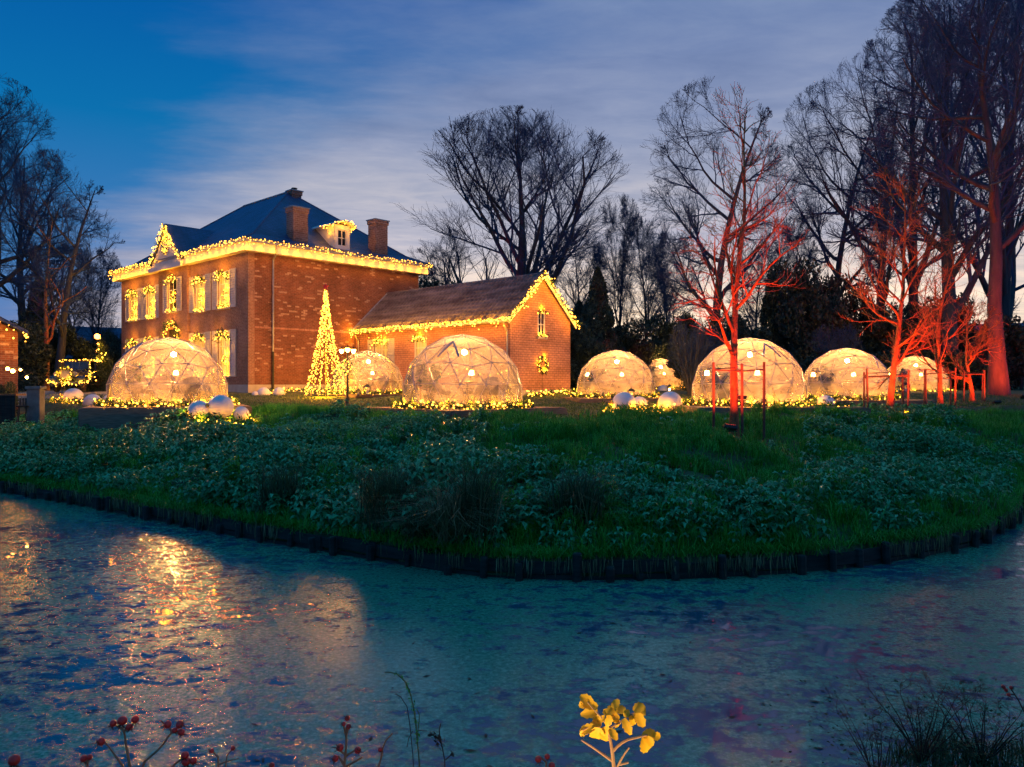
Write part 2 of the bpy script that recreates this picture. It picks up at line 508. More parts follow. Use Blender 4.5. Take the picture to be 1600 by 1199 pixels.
# ground
m, nt, b = new_mat('ground'); k = NT(nt)
f = k.noise(k.coord(), 0.7, 7); g = k.noise(k.coord(), 7, 5)
col = k.mix(k.ramp(g, [(0.35, 0.0), (0.7, 0.8)]), k.ramp(f, [(0.3, (0.018, 0.050, 0.012)), (0.55, (0.045, 0.095, 0.022)), (0.75, (0.080, 0.085, 0.035))]), (0.105, 0.080, 0.055))
k.put(b.inputs['Base Color'], col); b.inputs['Roughness'].default_value = 0.95
k.put(b.inputs['Normal'], k.bump(g, 0.8, 0.05))
M['ground'] = m
M['soil'] = mat_noise('soil', (0.02, 0.022, 0.012), (0.05, 0.05, 0.03), 6, 0.95, 0.6, 0.03)
M['gravel'] = mat_noise('gravel', (0.16, 0.15, 0.15), (0.30, 0.29, 0.28), 30, 0.95, 0.6, 0.02)

# pond: duckweed film broken by open water
m, nt, b = new_mat('pond'); k = NT(nt)
co = k.coord()
big = k.noise(k.mapping(co, (0.75, 1.05, 1), (0, 0, R(14))), 5.4, 11, 0.74)
low = k.noise(k.mapping(co, (0.8, 1.2, 1), (0, 0, R(20))), 0.33, 4)
sp = k.noise(k.mapping(co, (0.6, 1.5, 1), (0, 0, R(-8))), 3.4, 7, 0.62)
fm = k.math('ADD', big, k.math('MULTIPLY', k.math('SUBTRACT', low, 0.5), 0.62))
weed = k.ramp(fm, [(0.425, 0.0), (0.510, 1.0)])
fine = k.noise(co, 21, 7, 0.78)
wcol = k.ramp(fine, [(0.36, (0.006, 0.125, 0.070)), (0.50, (0.045, 0.280, 0.170)), (0.64, (0.18, 0.50, 0.34))])
blot = k.ramp(sp, [(0.66, 0.0), (0.70, 1.0)])
base = k.mix(weed, (0.000, 0.082, 0.145), wcol)  # blue sky reflection is put into the open-water base colour
base = k.mix(k.math('MULTIPLY', blot, 0.9), base, (0.006, 0.010, 0.008))
k.put(b.inputs['Base Color'], base)
k.put(b.inputs['Roughness'], k.math('ADD', 0.05, k.math('MULTIPLY', weed, 0.11)))
b.inputs['IOR'].default_value = 1.48
k.put(b.inputs['Specular IOR Level'], k.math('ADD', 0.60, k.math('MULTIPLY', weed, 0.02)))
hgt = k.math('ADD', k.math('MULTIPLY', weed, 0.6), k.math('MULTIPLY', k.math('MULTIPLY', fine, weed), 0.9))
rip = k.noise(k.mapping(co, (0.5, 1.6, 1)), 3.0, 3)
k.put(b.inputs['Normal'], k.bump(k.math('ADD', hgt, k.math('MULTIPLY', rip, 0.10)), 0.16, 0.010))
M['pond'] = m


# ------------------------------------------------------------------ mesh building
def link(o, parent=None):
    COL.objects.link(o)
    if parent is not None:
        o.parent = parent
    return o


def raw_mesh(name, V, F):
    """V (n,3), F (m,k) arrays -> mesh, fast"""
    me = bpy.data.meshes.new(name)
    V = np.asarray(V, np.float32); F = np.asarray(F, np.int32)
    me.vertices.add(len(V)); me.vertices.foreach_set('co', V.ravel())
    kk = F.shape[1]
    me.loops.add(F.size); me.loops.foreach_set('vertex_index', F.ravel())
    me.polygons.add(len(F))
    me.polygons.foreach_set('loop_start', np.arange(0, F.size, kk, dtype=np.int32))
    me.update(calc_edges=True)
    return me


def fast_obj(name, V, F, mat, parent=None, smooth=False, kind=None):
    me = raw_mesh(name, V, F)
    me.materials.append(M[mat])
    if smooth:
        me.polygons.foreach_set('use_smooth', np.ones(len(me.polygons), bool))
    o = bpy.data.objects.new(name, me)
    if kind:
        o['kind'] = kind
    return link(o, parent)


class MB:
    def __init__(s):
        s.v = []; s.f = []

    def add(s, vs, fs):
        n = len(s.v)
        s.v += [tuple(float(q) for q in p) for p in vs]
        s.f += [tuple(i + n for i in f) for f in fs]
        return s

    def box(s, lo, hi, fn=None, rz=0.0, c=None):
        (x0, y0, z0), (x1, y1, z1) = lo, hi
        p = [(x0, y0, z0), (x1, y0, z0), (x1, y1, z0), (x0, y1, z0), (x0, y0, z1), (x1, y0, z1), (x1, y1, z1), (x0, y1, z1)]
        if rz:
            cx, cy_ = c if c else ((x0 + x1) / 2, (y0 + y1) / 2)
            ca, sa = math.cos(rz), math.sin(rz)
            p = [(cx + (a - cx) * ca - (b_ - cy_) * sa, cy_ + (a - cx) * sa + (b_ - cy_) * ca, z) for a, b_, z in p]
        if fn:
            p = [fn(*q) for q in p]
        return s.add(p, [(0, 3, 2, 1), (4, 5, 6, 7), (0, 1, 5, 4), (1, 2, 6, 5), (2, 3, 7, 6), (3, 0, 4, 7)])

    def tube(s, pts, r, k=8, cap=True):
        pts = [Vector(p) for p in pts]
        n = len(pts)
        rr = r if hasattr(r, '__len__') else [r] * n
        vs = []; fs = []
        prev = None
        for i, p in enumerate(pts):
            t = (pts[min(i + 1, n - 1)] - pts[max(i - 1, 0)]).normalized()
            if prev is None:
                a = Vector((0, 0, 1)) if abs(t.z) < 0.9 else Vector((1, 0, 0))
                e1 = t.cross(a).normalized()
            else:
                e1 = (prev - t * prev.dot(t)).normalized()
            prev = e1
            e2 = t.cross(e1)
            for j in range(k):
                a = 2 * PI * j / k
                vs.append(p + (e1 * math.cos(a) + e2 * math.sin(a)) * rr[i])
        for i in range(n - 1):
            for j in range(k):
                j2 = (j + 1) % k
                fs.append((i * k + j, i * k + j2, (i + 1) * k + j2, (i + 1) * k + j))
        if cap:
            fs.append(tuple(range(k - 1, -1, -1)))
            fs.append(tuple((n - 1) * k + j for j in range(k)))
        return s.add(vs, fs)

    def lathe(s, prof, k=16, c=(0, 0, 0), fn=None):
        vs = []; fs = []
        for (r, z) in prof:
            for j in range(k):
                a = 2 * PI * j / k
                q = (c[0] + r * math.cos(a), c[1] + r * math.sin(a), c[2] + z)
                vs.append(fn(q) if fn else q)
        for i in range(len(prof) - 1):
            for j in range(k):
                j2 = (j + 1) % k
                fs.append((i * k + j, i * k + j2, (i + 1) * k + j2, (i + 1) * k + j))
        fs.append(tuple(range(k - 1, -1, -1)))
        fs.append(tuple((len(prof) - 1) * k + j for j in range(k)))
        return s.add(vs, fs)

    def poly_prism(s, poly, fn, d0, d1):
        """poly: (a, b) outline; fn(a, depth, b) -> point"""
        n = len(poly)
        vs = [fn(a, d0, b) for a, b in poly] + [fn(a, d1, b) for a, b in poly]
        fs = [tuple(range(n - 1, -1, -1)), tuple(range(n, 2 * n))]
        for i in range(n):
            j = (i + 1) % n
            fs.append((i, j, n + j, n + i))
        return s.add(vs, fs)

    def mesh(s, name):
        me = bpy.data.meshes.new(name)
        me.from_pydata(s.v, [], s.f)
        return me

    def build(s, name, mat, parent=None, smooth=False, kind=None, bevel=0.0, fix=True):
        me = s.mesh(name)
        if fix:
            import bmesh
            bm = bmesh.new(); bm.from_mesh(me)
            bmesh.ops.recalc_face_normals(bm, faces=bm.faces)
            bm.to_mesh(me); bm.free()
        me.materials.append(M[mat])
        if smooth:
            me.polygons.foreach_set('use_smooth', np.ones(len(me.polygons), bool))
        o = bpy.data.objects.new(name, me)
        if kind:
            o['kind'] = kind
        if bevel:
            md = o.modifiers.new('bevel', 'BEVEL'); md.width = bevel; md.segments = 2; md.limit_method = 'ANGLE'
        return link(o, parent)


def tag(o, label, cat, group=None):
    o['label'] = label
    o['category'] = cat
    if group:
        o['group'] = group
    return o


def thing(name, label, cat, loc=(0, 0, 0), rz=0.0, group=None, scale=None):
    o = bpy.data.objects.new(name, None)
    o.empty_display_size = 0.2
    COL.objects.link(o)
    o.location = tuple(float(q) for q in loc)
    o.rotation_euler = (0, 0, rz)
    if scale:
        o.scale = scale
    return tag(o, label, cat, group)


def struct(o):
    o['kind'] = 'structure'
    return o


def copy_tree(o, parent=None):
    c_ = o.copy()
    COL.objects.link(c_)
    c_.parent = parent
    for ch in o.children:
        copy_tree(ch, c_)
    return c_


# ------------------------------------------------------------------ bulbs, garland greenery
def ico(sub=0):
    t = (1 + 5 ** 0.5) / 2
    v_ = np.array([(-1, t, 0), (1, t, 0), (-1, -t, 0), (1, -t, 0), (0, -1, t), (0, 1, t), (0, -1, -t), (0, 1, -t), (t, 0, -1), (t, 0, 1), (-t, 0, -1), (-t, 0, 1)], float)
    v_ /= np.linalg.norm(v_[0])
    f_ = np.array([(0, 11, 5), (0, 5, 1), (0, 1, 7), (0, 7, 10), (0, 10, 11), (1, 5, 9), (5, 11, 4), (11, 10, 2), (10, 7, 6), (7, 1, 8), (3, 9, 4), (3, 4, 2), (3, 2, 6), (3, 6, 8), (3, 8, 9), (4, 9, 5), (2, 4, 11), (6, 2, 10), (8, 6, 7), (9, 8, 1)])
    return v_, f_


OCT_V = np.array([(1, 0, 0), (-1, 0, 0), (0, 1, 0), (0, -1, 0), (0, 0, 1), (0, 0, -1)], float)
OCT_F = np.array([(0, 2, 4), (2, 1, 4), (1, 3, 4), (3, 0, 4), (2, 0, 5), (1, 2, 5), (3, 1, 5), (0, 3, 5)])
ICO_V, ICO_F = ico()


def bulbs_mesh(pts, r, hi=False):
    pts = np.asarray(pts, float)
    bv, bf = (ICO_V, ICO_F) if hi else (OCT_V, OCT_F)
    rr = r * rng.uniform(0.65, 1.2, len(pts))
    V = (pts[:, None, :] + bv[None] * rr[:, None, None]).reshape(-1, 3)
    F = (bf[None] + (np.arange(len(pts)) * len(bv))[:, None, None]).reshape(-1, 3)
    return V, F


def leafbits(pts, n_each, length, width, spread, seed=1, droop=0.0):
    """many small folded leaves / needles around points"""
    g = np.random.default_rng(seed)
    pts = np.repeat(np.asarray(pts, float), n_each, axis=0)
    n = len(pts)
    d = g.normal(size=(n, 3)); d /= np.linalg.norm(d, axis=1)[:, None]
    d[:, 2] -= droop
    d /= np.linalg.norm(d, axis=1)[:, None]
    q = g.normal(size=(n, 3))
    side = np.cross(d, q); side /= np.linalg.norm(side, axis=1)[:, None]
    up = np.cross(side, d)
    c_ = pts + g.normal(size=(n, 3)) * spread
    L = (length * g.uniform(0.6, 1.3, n))[:, None]; W = (width * g.uniform(0.6, 1.3, n))[:, None]
    V = np.stack([c_ - d * L * 0.5, c_ + side * W + up * W * 0.4, c_ + d * L * 0.5, c_ - side * W + up * W * 0.4], axis=1).reshape(-1, 3)
    F = (np.array([[0, 1, 2, 3]])[None] + (np.arange(n) * 4)[:, None, None]).reshape(-1, 4)
    return V, F


def resample(path, step):
    path = np.asarray(path, float)
    seg = np.linalg.norm(np.diff(path, axis=0), axis=1)
    t = np.concatenate([[0], np.cumsum(seg)])
    n = max(2, int(t[-1] / step) + 1)
    q = np.linspace(0, t[-1], n)
    return np.stack([np.interp(q, t, path[:, i]) for i in range(3)], axis=1)


def string_lamps(parent, path, watt_m, step=0.5, off=(0, 0, 0), col=BULB_C):
    """point lamps that carry the light given off by a string of bulbs"""
    path = np.asarray(path, float)
    L = float(np.linalg.norm(np.diff(path, axis=0), axis=1).sum())
    n_ = max(1, int(round(L / step)))
    q = resample(path, L / (2 * n_))[1::2][:n_]
    for p in q:
        ld = bpy.data.lights.new('glow', 'POINT')
        ld.energy = watt_m * L / max(len(q), 1)
        ld.color = col
        ld.shadow_soft_size = 0.06
        o = bpy.data.objects.new('glow', ld)
        link(o, parent)
        o.location = tuple(float(c_) for c_ in p + np.asarray(off))


def garland(name, label, cat, path, bulb_step=0.12, r=0.035, green=14, gl=0.11, gw=0.014, spread=0.05, jit=0.05, group=None, seed=1, hi=False, mat='bulb', rows=1, watt=17.0, lstep=0.8, loff=(0, 0, 0.10)):
    path = np.asarray(path, float)
    base = path[0].copy()
    t = thing(name, label, cat, base, group=group)
    g = np.random.default_rng(seed)
    cp = resample(path - base, 0.25)
    MB().tube(cp, 0.012, 4).build('cable', 'cable', t)
    if green:
        gp = resample(path - base, 0.10)
        V, F = leafbits(gp, green, gl, gw, spread, seed)
        fast_obj('greenery', V, F, 'needle', t, kind='stuff')
    bp = np.concatenate([resample(path - base, bulb_step * 1.75) for _ in range(rows)])
    bp = bp + g.normal(size=bp.shape) * jit
    V, F = bulbs_mesh(bp, r, hi)
    fast_obj('bulb', V, F, mat, t, kind='stuff')
    if watt:
        string_lamps(t, path - base, watt, lstep, loff)
    return t


def icicle(name, label, path, drop=0.45, step=0.09, per=(1, 6), r=0.034, up=0.05, seed=1, out=(0, 0, 0), watt=10.0, lstep=0.7):
    """cable along a path with short hanging strands of bulbs"""
    path = np.asarray(path, float)
    base = path[0].copy()
    g = np.random.default_rng(seed)
    t = thing(name, label, 'string lights', base)
    p = resample(path - base, 0.3)
    b_ = MB()
    b_.tube(p, 0.012, 4)
    q = resample(path - base, step * 1.9)
    pts = []
    for i, c_ in enumerate(q):
        L = drop * g.uniform(0.15, 1.0) ** 1.2
        n = int(g.integers(per[0], per[1]))
        x = c_ + g.normal(size=3) * np.array([0.03, 0.03, 0.0])
        if i % 2 == 0:
            b_.tube([x, x - np.array([0, 0, L])], 0.005, 3, cap=False)
        for j in range(n):
            pts.append(x + g.normal(size=3) * 0.025 + np.array([0, 0, up - L * (j + g.uniform(0, 0.6)) / max(n, 1)]))
    b_.build('cable', 'cable', t, fix=False)
    V, F = bulbs_mesh(np.array(pts) + np.array(out), r)
    fast_obj('bulb', V, F, 'bulb', t, kind='stuff')
    string_lamps(t, path - base, watt, lstep, (0, 0, -drop * 0.9))
    return t


# ================================================================== terrain and water
EDGE = np.array([(-60, 62), (-32, 33), (-20, 23.6), (-11.9, 17.9), (-8.3, 15.4), (-4.1, 12.3), (-2.4, 11.2), (-0.85, 10.2), (-0.2, 9.9), (0.82, 9.8), (2.1, 9.85), (3.35, 10.05), (4.5, 10.4), (6.1, 11.2), (7.3, 12.0), (8.8, 13.6), (10.3, 15.4), (13, 17.4), (20, 21), (42, 30), (110, 52)], float)


def edge_dist(x, y):
    """signed distance to the bank line, positive on the far (land) side"""
    x = np.asarray(x, float); y = np.asarray(y, float)
    best = np.full(x.shape, 1e9); sgn = np.ones(x.shape)
    for a, b_ in zip(EDGE[:-1], EDGE[1:]):
        d = b_ - a
        L2 = d @ d
        t = np.clip(((x - a[0]) * d[0] + (y - a[1]) * d[1]) / L2, 0, 1)
        qx = a[0] + t * d[0]; qy = a[1] + t * d[1]
        dd = np.hypot(x - qx, y - qy)
        cr = d[0] * (y - a[1]) - d[1] * (x - a[0])
        m_ = dd < best
        best = np.where(m_, dd, best); sgn = np.where(m_, np.sign(cr), sgn)
    return best * sgn


def lawn_z(y):
    return np.interp(y, [10, 17, 22, 32, 37, 41, 60], [1.40, 1.46, 1.54, 1.66, 1.92, 2.05, 2.15])


def G(x, y):
    x = np.asarray(x, float); y = np.asarray(y, float)
    d = edge_dist(x, y)
    t = np.clip(d / 8.2, 0, 1)
    prof = 1 - (1 - t) ** 1.65
    bumps = (fbm(x * 0.8, y * 0.8, 5) - 0.5) * 0.85 * np.clip(d / 1.2, 0, 1) * np.clip((9.5 - d) / 3, 0.10, 1)
    z = 0.26 + (lawn_z(y) - 0.26) * prof + bumps
    return np.where(d < 0.02, -0.8, z)


def Gz(x, y):
    return float(G(np.array([x]), np.array([y]))[0])


def build_ground():
    xs = np.concatenate([np.linspace(-400, -62, 14), np.linspace(-60, -26, 24), np.linspace(-25.5, 24, 166), np.linspace(25, 60, 24), np.linspace(65, 400, 14)])
    ys = np.concatenate([np.linspace(8.5, 30, 90), np.linspace(30.5, 60, 40), np.linspace(62, 900, 26)])
    gx, gy = np.meshgrid(xs, ys)
    gz = G(gx.ravel(), gy.ravel())
    V = np.stack([gx.ravel(), gy.ravel(), gz], 1)
    nx = len(xs)
    i = np.arange(len(ys) - 1)[:, None] * nx + np.arange(nx - 1)[None]
    F = np.stack([i, i + 1, i + 1 + nx, i + nx], -1).reshape(-1, 4)
    struct(fast_obj('ground', V, F, 'ground', smooth=True))


build_ground()
V = np.array([(-200, -20, 0), (200, -20, 0), (200, 90, 0), (-200, 90, 0)], float)
struct(fast_obj('moat_water', V, np.array([(0, 1, 2, 3)]), 'pond'))


def near_z(x, y):
    z = 0.95 + 0 * x
    z = z - np.clip((y - 1.2) / 1.3, 0, 1.4) * 1.1
    q = np.clip((x - 0.80) / 0.45, 0, 1) * np.clip((2.78 - y) / 0.30, 0, 1)
    q = q * q * (3 - 2 * q)
    z = z + (1.30 - z) * q
    return z + (fbm(x * 3, y * 3, 9) - 0.5) * 0.14


xs = np.linspace(-14, 14, 180); ys = np.linspace(-12, 3.6, 90)
gx, gy = np.meshgrid(xs, ys)
V = np.stack([gx.ravel(), gy.ravel(), near_z(gx.ravel(), gy.ravel())], 1)
i = np.arange(len(ys) - 1)[:, None] * len(xs) + np.arange(len(xs) - 1)[None]
F = np.stack([i, i + 1, i + 1 + len(xs), i + len(xs)], -1).reshape(-1, 4)
struct(fast_obj('near_bank', V, F, 'soil', smooth=True))

# timber revetment along the far bank
rev = thing('timber_revetment', 'low dark timber edging of posts and boards holding the bank above the water', 'retaining wall', (0, 9.8, 0))
pth = EDGE[(EDGE[:, 0] > -21) & (EDGE[:, 0] < 21)]
_fine = resample(np.column_stack([pth, np.zeros(len(pth))]), 0.05)[:, :2]
g = np.random.default_rng(5)
_i = [0]
while _i[-1] < len(_fine) - 18:
    _i.append(_i[-1] + int(g.integers(7, 16)))
pp = _fine[_i]
for i in range(len(pp) - 1):
    a, b_ = pp[i], pp[i + 1]
    d = (b_ - a); L = np.hypot(*d); ang = math.atan2(d[1], d[0])
    if abs(a[0]) > 19:
        continue
    c_ = (a + b_) / 2 - np.array([0, 9.8])
    nrm = np.array([d[1], -d[0]]) / L
    for j in range(2):
        mb = MB()
        z0 = -0.10 + j * 0.17 + g.normal() * 0.012
        off = nrm * (0.02 + g.normal() * 0.008)
        mb.box((c_[0] - L / 2 - 0.02 + off[0], c_[1] - 0.018 + off[1], z0), (c_[0] + L / 2 + 0.02 + off[0], c_[1] + 0.018 + off[1], z0 + 0.155 + g.normal() * 0.008), rz=ang + g.normal() * 0.03)
        mb.build('board', 'wood_dark', rev, fix=False)
    if g.random() < 0.93:
        q = a - np.array([0, 9.8]) + nrm * 0.10
        h = 0.21 + g.normal() * 0.06
        w = 0.055 + g.normal() * 0.006
        tl_ = g.normal(size=2) * 0.035
        MB().tube([(q[0], q[1], -0.4), (q[0] + tl_[0], q[1] + tl_[1], h - 0.02), (q[0] + tl_[0], q[1] + tl_[1], h)], [w, w, w * 0.85], 7).build('post', 'wood_dark', rev, fix=False)

# ================================================================== the brick house
# local frame: origin at the near corner, +X along the side wall, +Y along the entrance front
HC = (-13.73, 40.0, 0.0)
HROT = R(47.0)
HS, HF = 11.5, 17.2          # side length, front length
GB, EB, ET = 1.85, 9.37, 9.95  # ground, underside of cornice, top of cornice


def HW(x, y, z):
    ca, sa = math.cos(HROT), math.sin(HROT)
    return np.array((HC[0] + x * ca - y * sa, HC[1] + x * sa + y * ca, z))


def F_front(s_, d, z, x0=0.0):
    return (x0 + d, s_, z)


def F_side(s_, d, z):
    return (s_, d, z)


def wall_holes(mb, fn, L0, L1, z0, z1, holes, depth=0.22):
    us = sorted({L0, L1, *[h[0] for h in holes], *[h[1] for h in holes]})
    zs = sorted({z0, z1, *[h[2] for h in holes], *[h[3] for h in holes]})
    for i in range(len(us) - 1):
        for j in range(len(zs) - 1):
            cu, cz = (us[i] + us[i + 1]) / 2, (zs[j] + zs[j + 1]) / 2
            if any(h[0] < cu < h[1] and h[2] < cz < h[3] for h in holes):
                continue
            mb.add([fn(us[i], 0, zs[j]), fn(us[i + 1], 0, zs[j]), fn(us[i + 1], 0, zs[j + 1]), fn(us[i], 0, zs[j + 1])], [(0, 1, 2, 3)])
    for (a, b_, c_, d_) in holes:
        for (p, q) in (((a, c_), (b_, c_)), ((b_, c_), (b_, d_)), ((b_, d_), (a, d_)), ((a, d_), (a, c_))):
            mb.add([fn(p[0], 0, p[1]), fn(q[0], 0, q[1]), fn(q[0], depth, q[1]), fn(p[0], depth, p[1])], [(0, 1, 2, 3)])


def make_window(parent, fn, s0, s1, z0, z1, cols=2, rows=3, curtain=True, sill=True, fmat='white_paint', room=True):
    """frame as the part, panes / curtains / sill below it"""
    w = MB()
    fr, dp0, dp1 = 0.085, 0.02, 0.075
    bx = lambda a, b_, c_, d_, e0=dp0, e1=dp1: w.box((a, e0, c_), (b_, e1, d_), fn=fn)
    bx(s0, s0 + fr, z0, z1); bx(s1 - fr, s1, z0, z1); bx(s0 + fr, s1 - fr, z0, z0 + fr); bx(s0 + fr, s1 - fr, z1 - fr, z1)
    bar = 0.05
    cw = (s1 - s0 - 2 * fr - bar * (cols - 1)) / cols
    rh = (z1 - z0 - 2 * fr - bar * (rows - 1)) / rows
    for i in range(1, cols):
        a = s0 + fr + i * cw + (i - 1) * bar
        bx(a, a + bar, z0 + fr, z1 - fr, dp0 + 0.012, dp1 - 0.012)
    for j in range(1, rows):
        c_ = z0 + fr + j * rh + (j - 1) * bar
        bx(s0 + fr, s1 - fr, c_, c_ + bar, dp0 + 0.02, dp1 - 0.02)
    win = w.build('window', fmat, parent)
    for i in range(cols):
        for j in range(rows):
            a = s0 + fr + i * (cw + bar); c_ = z0 + fr + j * (rh + bar)
            MB().add([fn(a, 0.05, c_), fn(a + cw, 0.05, c_), fn(a + cw, 0.05, c_ + rh), fn(a, 0.05, c_ + rh)], [(0, 1, 2, 3)]).build('pane', 'window_glass', win, fix=False)
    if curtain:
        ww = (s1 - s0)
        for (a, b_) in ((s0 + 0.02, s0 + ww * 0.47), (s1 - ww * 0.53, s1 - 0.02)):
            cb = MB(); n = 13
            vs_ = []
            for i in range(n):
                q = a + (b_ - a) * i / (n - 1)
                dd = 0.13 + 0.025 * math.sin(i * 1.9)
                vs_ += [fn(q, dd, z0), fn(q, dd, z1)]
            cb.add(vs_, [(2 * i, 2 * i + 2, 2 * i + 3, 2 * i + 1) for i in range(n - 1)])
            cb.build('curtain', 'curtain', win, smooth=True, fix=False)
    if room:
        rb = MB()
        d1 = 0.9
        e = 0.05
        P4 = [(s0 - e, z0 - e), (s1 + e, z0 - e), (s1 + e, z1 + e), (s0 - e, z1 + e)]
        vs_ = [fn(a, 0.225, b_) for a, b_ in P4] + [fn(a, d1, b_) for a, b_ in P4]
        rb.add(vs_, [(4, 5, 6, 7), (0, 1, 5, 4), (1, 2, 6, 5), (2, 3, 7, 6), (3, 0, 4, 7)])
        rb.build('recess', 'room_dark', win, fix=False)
    if sill:
        MB().box((s0 - 0.08, -0.10, z0 - 0.09), (s1 + 0.08, 0.12, z0 - 0.003), fn=fn).build('sill', 'plinth', win)
    return win


def make_shutter(parent, fn, a, b_, z0, z1):
    sh = MB()
    fr = 0.075
    d0, d1 = -0.065, -0.012
    sh.box((a, d0, z0), (a + fr, d1, z1), fn=fn); sh.box((b_ - fr, d0, z0), (b_, d1, z1), fn=fn)
    zm = z0 + (z1 - z0) * 0.5
    for c_ in (z0, zm - fr / 2, z1 - fr):
        sh.box((a + fr, d0 + 0.003, c_), (b_ - fr, d1 - 0.003, c_ + fr), fn=fn)
    s_ = sh.build('shutter', 'shutter', parent)
    for (p, q) in ((z0 + fr, zm - fr / 2), (zm + fr / 2, z1 - fr)):
        lv = MB()
        n = 7
        for i in range(n):
            c_ = p + (q - p) * i / n
            h = (q - p) / n
            lv.add([fn(a + fr, d0 + 0.012, c_), fn(b_ - fr, d0 + 0.012, c_), fn(b_ - fr, d1 - 0.008, c_ + h * 0.98), fn(a + fr, d1 - 0.008, c_ + h * 0.98)], [(0, 1, 2, 3)])
        lv.build('louvre', 'shutter', s_, kind='stuff', fix=False)


house = thing('brick_house', 'two storey brick country house with hipped slate roof and pale shutters', 'house', HC, HROT)
WIN_S = [2.62, 5.50, 12.25, 15.05]
BAY0, BAY1 = 6.85, 10.85
WW = 1.32
up0, up1, lo0, lo1 = 6.62, 8.62, 2.90, 5.38
holes = [(c_ - WW / 2, c_ + WW / 2, up0, up1) for c_ in WIN_S] + [(c_ - WW / 2, c_ + WW / 2, lo0, lo1) for c_ in WIN_S] + [(BAY0 + 0.2, BAY1 - 0.2, GB, EB)]
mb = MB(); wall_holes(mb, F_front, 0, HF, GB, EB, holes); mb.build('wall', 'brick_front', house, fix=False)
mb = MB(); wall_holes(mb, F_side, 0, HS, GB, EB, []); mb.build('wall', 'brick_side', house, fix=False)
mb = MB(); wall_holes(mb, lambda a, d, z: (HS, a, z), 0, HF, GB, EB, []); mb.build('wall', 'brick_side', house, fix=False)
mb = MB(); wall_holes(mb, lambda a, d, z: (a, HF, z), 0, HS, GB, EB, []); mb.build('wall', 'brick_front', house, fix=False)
# corner quoins in a greyer brick
mb = MB().box((-0.012, -0.012, 2.46), (0.34, 0.34, EB - 0.002)); mb.build('corner_strip', 'brick_front', house)
# lighter brick string course on the side wall
mb = MB().box((0.36, -0.02, 5.42), (6.7, 0.02, 5.52)); mb.build('string_course', 'brick_annex', house)
# slim bay with the door
DZ = 5.75
bayfn = lambda a, d, z: (-0.14 + d, a, z)
BC = 8.85
mb = MB(); wall_holes(mb, bayfn, BAY0, BAY1, GB, EB, [(BC - 0.62, BC + 0.62, 6.80, 8.78), (BC - 0.75, BC + 0.75, 2.3, DZ)])
for yy in (BAY0, BAY1):
    mb.add([(-0.14, yy, GB), (0.02, yy, GB), (0.02, yy, EB), (-0.14, yy, EB)], [(0, 1, 2, 3)])
mb.build('bay_wall', 'brick_front', house, fix=False)
for c_ in WIN_S:
    for (z0, z1) in ((up0, up1), (lo0, lo1)):
        make_window(house, F_front, c_ - WW / 2, c_ + WW / 2, z0, z1)
        make_shutter(house, F_front, c_ - WW / 2 - 0.68, c_ - WW / 2 - 0.03, z0 - 0.03, z1 + 0.03)
        make_shutter(house, F_front, c_ + WW / 2 + 0.03, c_ + WW / 2 + 0.68, z0 - 0.03, z1 + 0.03)
make_window(house, bayfn, BC - 0.62, BC + 0.62, 6.80, 8.78, curtain=False)
make_shutter(house, bayfn, BC - 1.27, BC - 0.65, 6.78, 8.80)
make_shutter(house, bayfn, BC + 0.65, BC + 1.27, 6.78, 8.80)
dr = MB()
dr.box((BC - 0.75, 0.12, 2.3), (BC + 0.75, 0.18, DZ), fn=bayfn)
door = dr.build('door', 'wood_dark', house)
for s0 in (BC - 0.66, BC + 0.06):
    for (z0, z1) in ((2.5, 3.4), (3.55, 4.5)):
        MB().box((s0, 0.09, z0), (s0 + 0.60, 0.119, z1), fn=bayfn).build('panel', 'wood_brown', door)
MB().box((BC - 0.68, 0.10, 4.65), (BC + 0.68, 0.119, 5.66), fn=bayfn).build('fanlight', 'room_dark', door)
# plinth
mb = MB()
mb.box((-0.05, -0.05, GB - 0.4), (HS + 0.05, HF + 0.05, 2.44)); mb.build('plinth', 'plinth', house)
# cornice with gutter
cn = MB()
o1 = 0.42
for (lo, hi) in (((-o1, -o1, EB), (0.0, HF + o1, ET)), ((0.0, -o1, EB + 0.001), (HS + o1, 0.0, ET - 0.001)), ((HS, 0.0, EB + 0.002), (HS + o1, HF + o1, ET - 0.002)), ((0.0, HF, EB + 0.003), (HS, HF + o1, ET - 0.003))):
    cn.box(lo, hi)
cn.build('cornice', 'white_paint', house)
gt = MB()
o2 = 0.55
gt.box((-o2, -o2, ET - 0.14), (-o1 - 0.004, HF + o2, ET + 0.02)); gt.box((-o1, -o2, ET - 0.141), (HS + o2, -o1 - 0.004, ET + 0.021))
gt.build('gutter', 'zinc', house)

# roof: bell-cast hips
RZ = CAMZ + 11.98


def roof_z(inset):
    # inset measured from the eaves line at -0.55
    return ET + 0.02 + (0.50 * inset / 1.1 if inset < 1.1 else 0.50 + (inset - 1.1) * (RZ - ET - 0.52) / (HS / 2 + 0.55 - 1.1))


rings = []
e0 = -0.56
insets = [0, 0.35, 0.75, 1.1, 1.5, 2.5, 4.0, HS / 2 + 0.56]
rv = []; rf = []
for q in insets:
    a0, a1 = e0 + q, HS - e0 - q
    b0, b1 = e0 + q, HF - e0 - q
    z = roof_z(min(q, HS / 2 + 0.55))
    if a1 - a0 < 0.05:
        a0 = a1 = HS / 2
    rv += [(a0, b0, z), (a1, b0, z), (a1, b1, z), (a0, b1, z)]
for i in range(len(insets) - 1):
    for j in range(4):
        rf.append((i * 4 + j, i * 4 + (j + 1) % 4, (i + 1) * 4 + (j + 1) % 4, (i + 1) * 4 + j))
roof = MB().add(rv, rf).build('roof', 'slate', house)
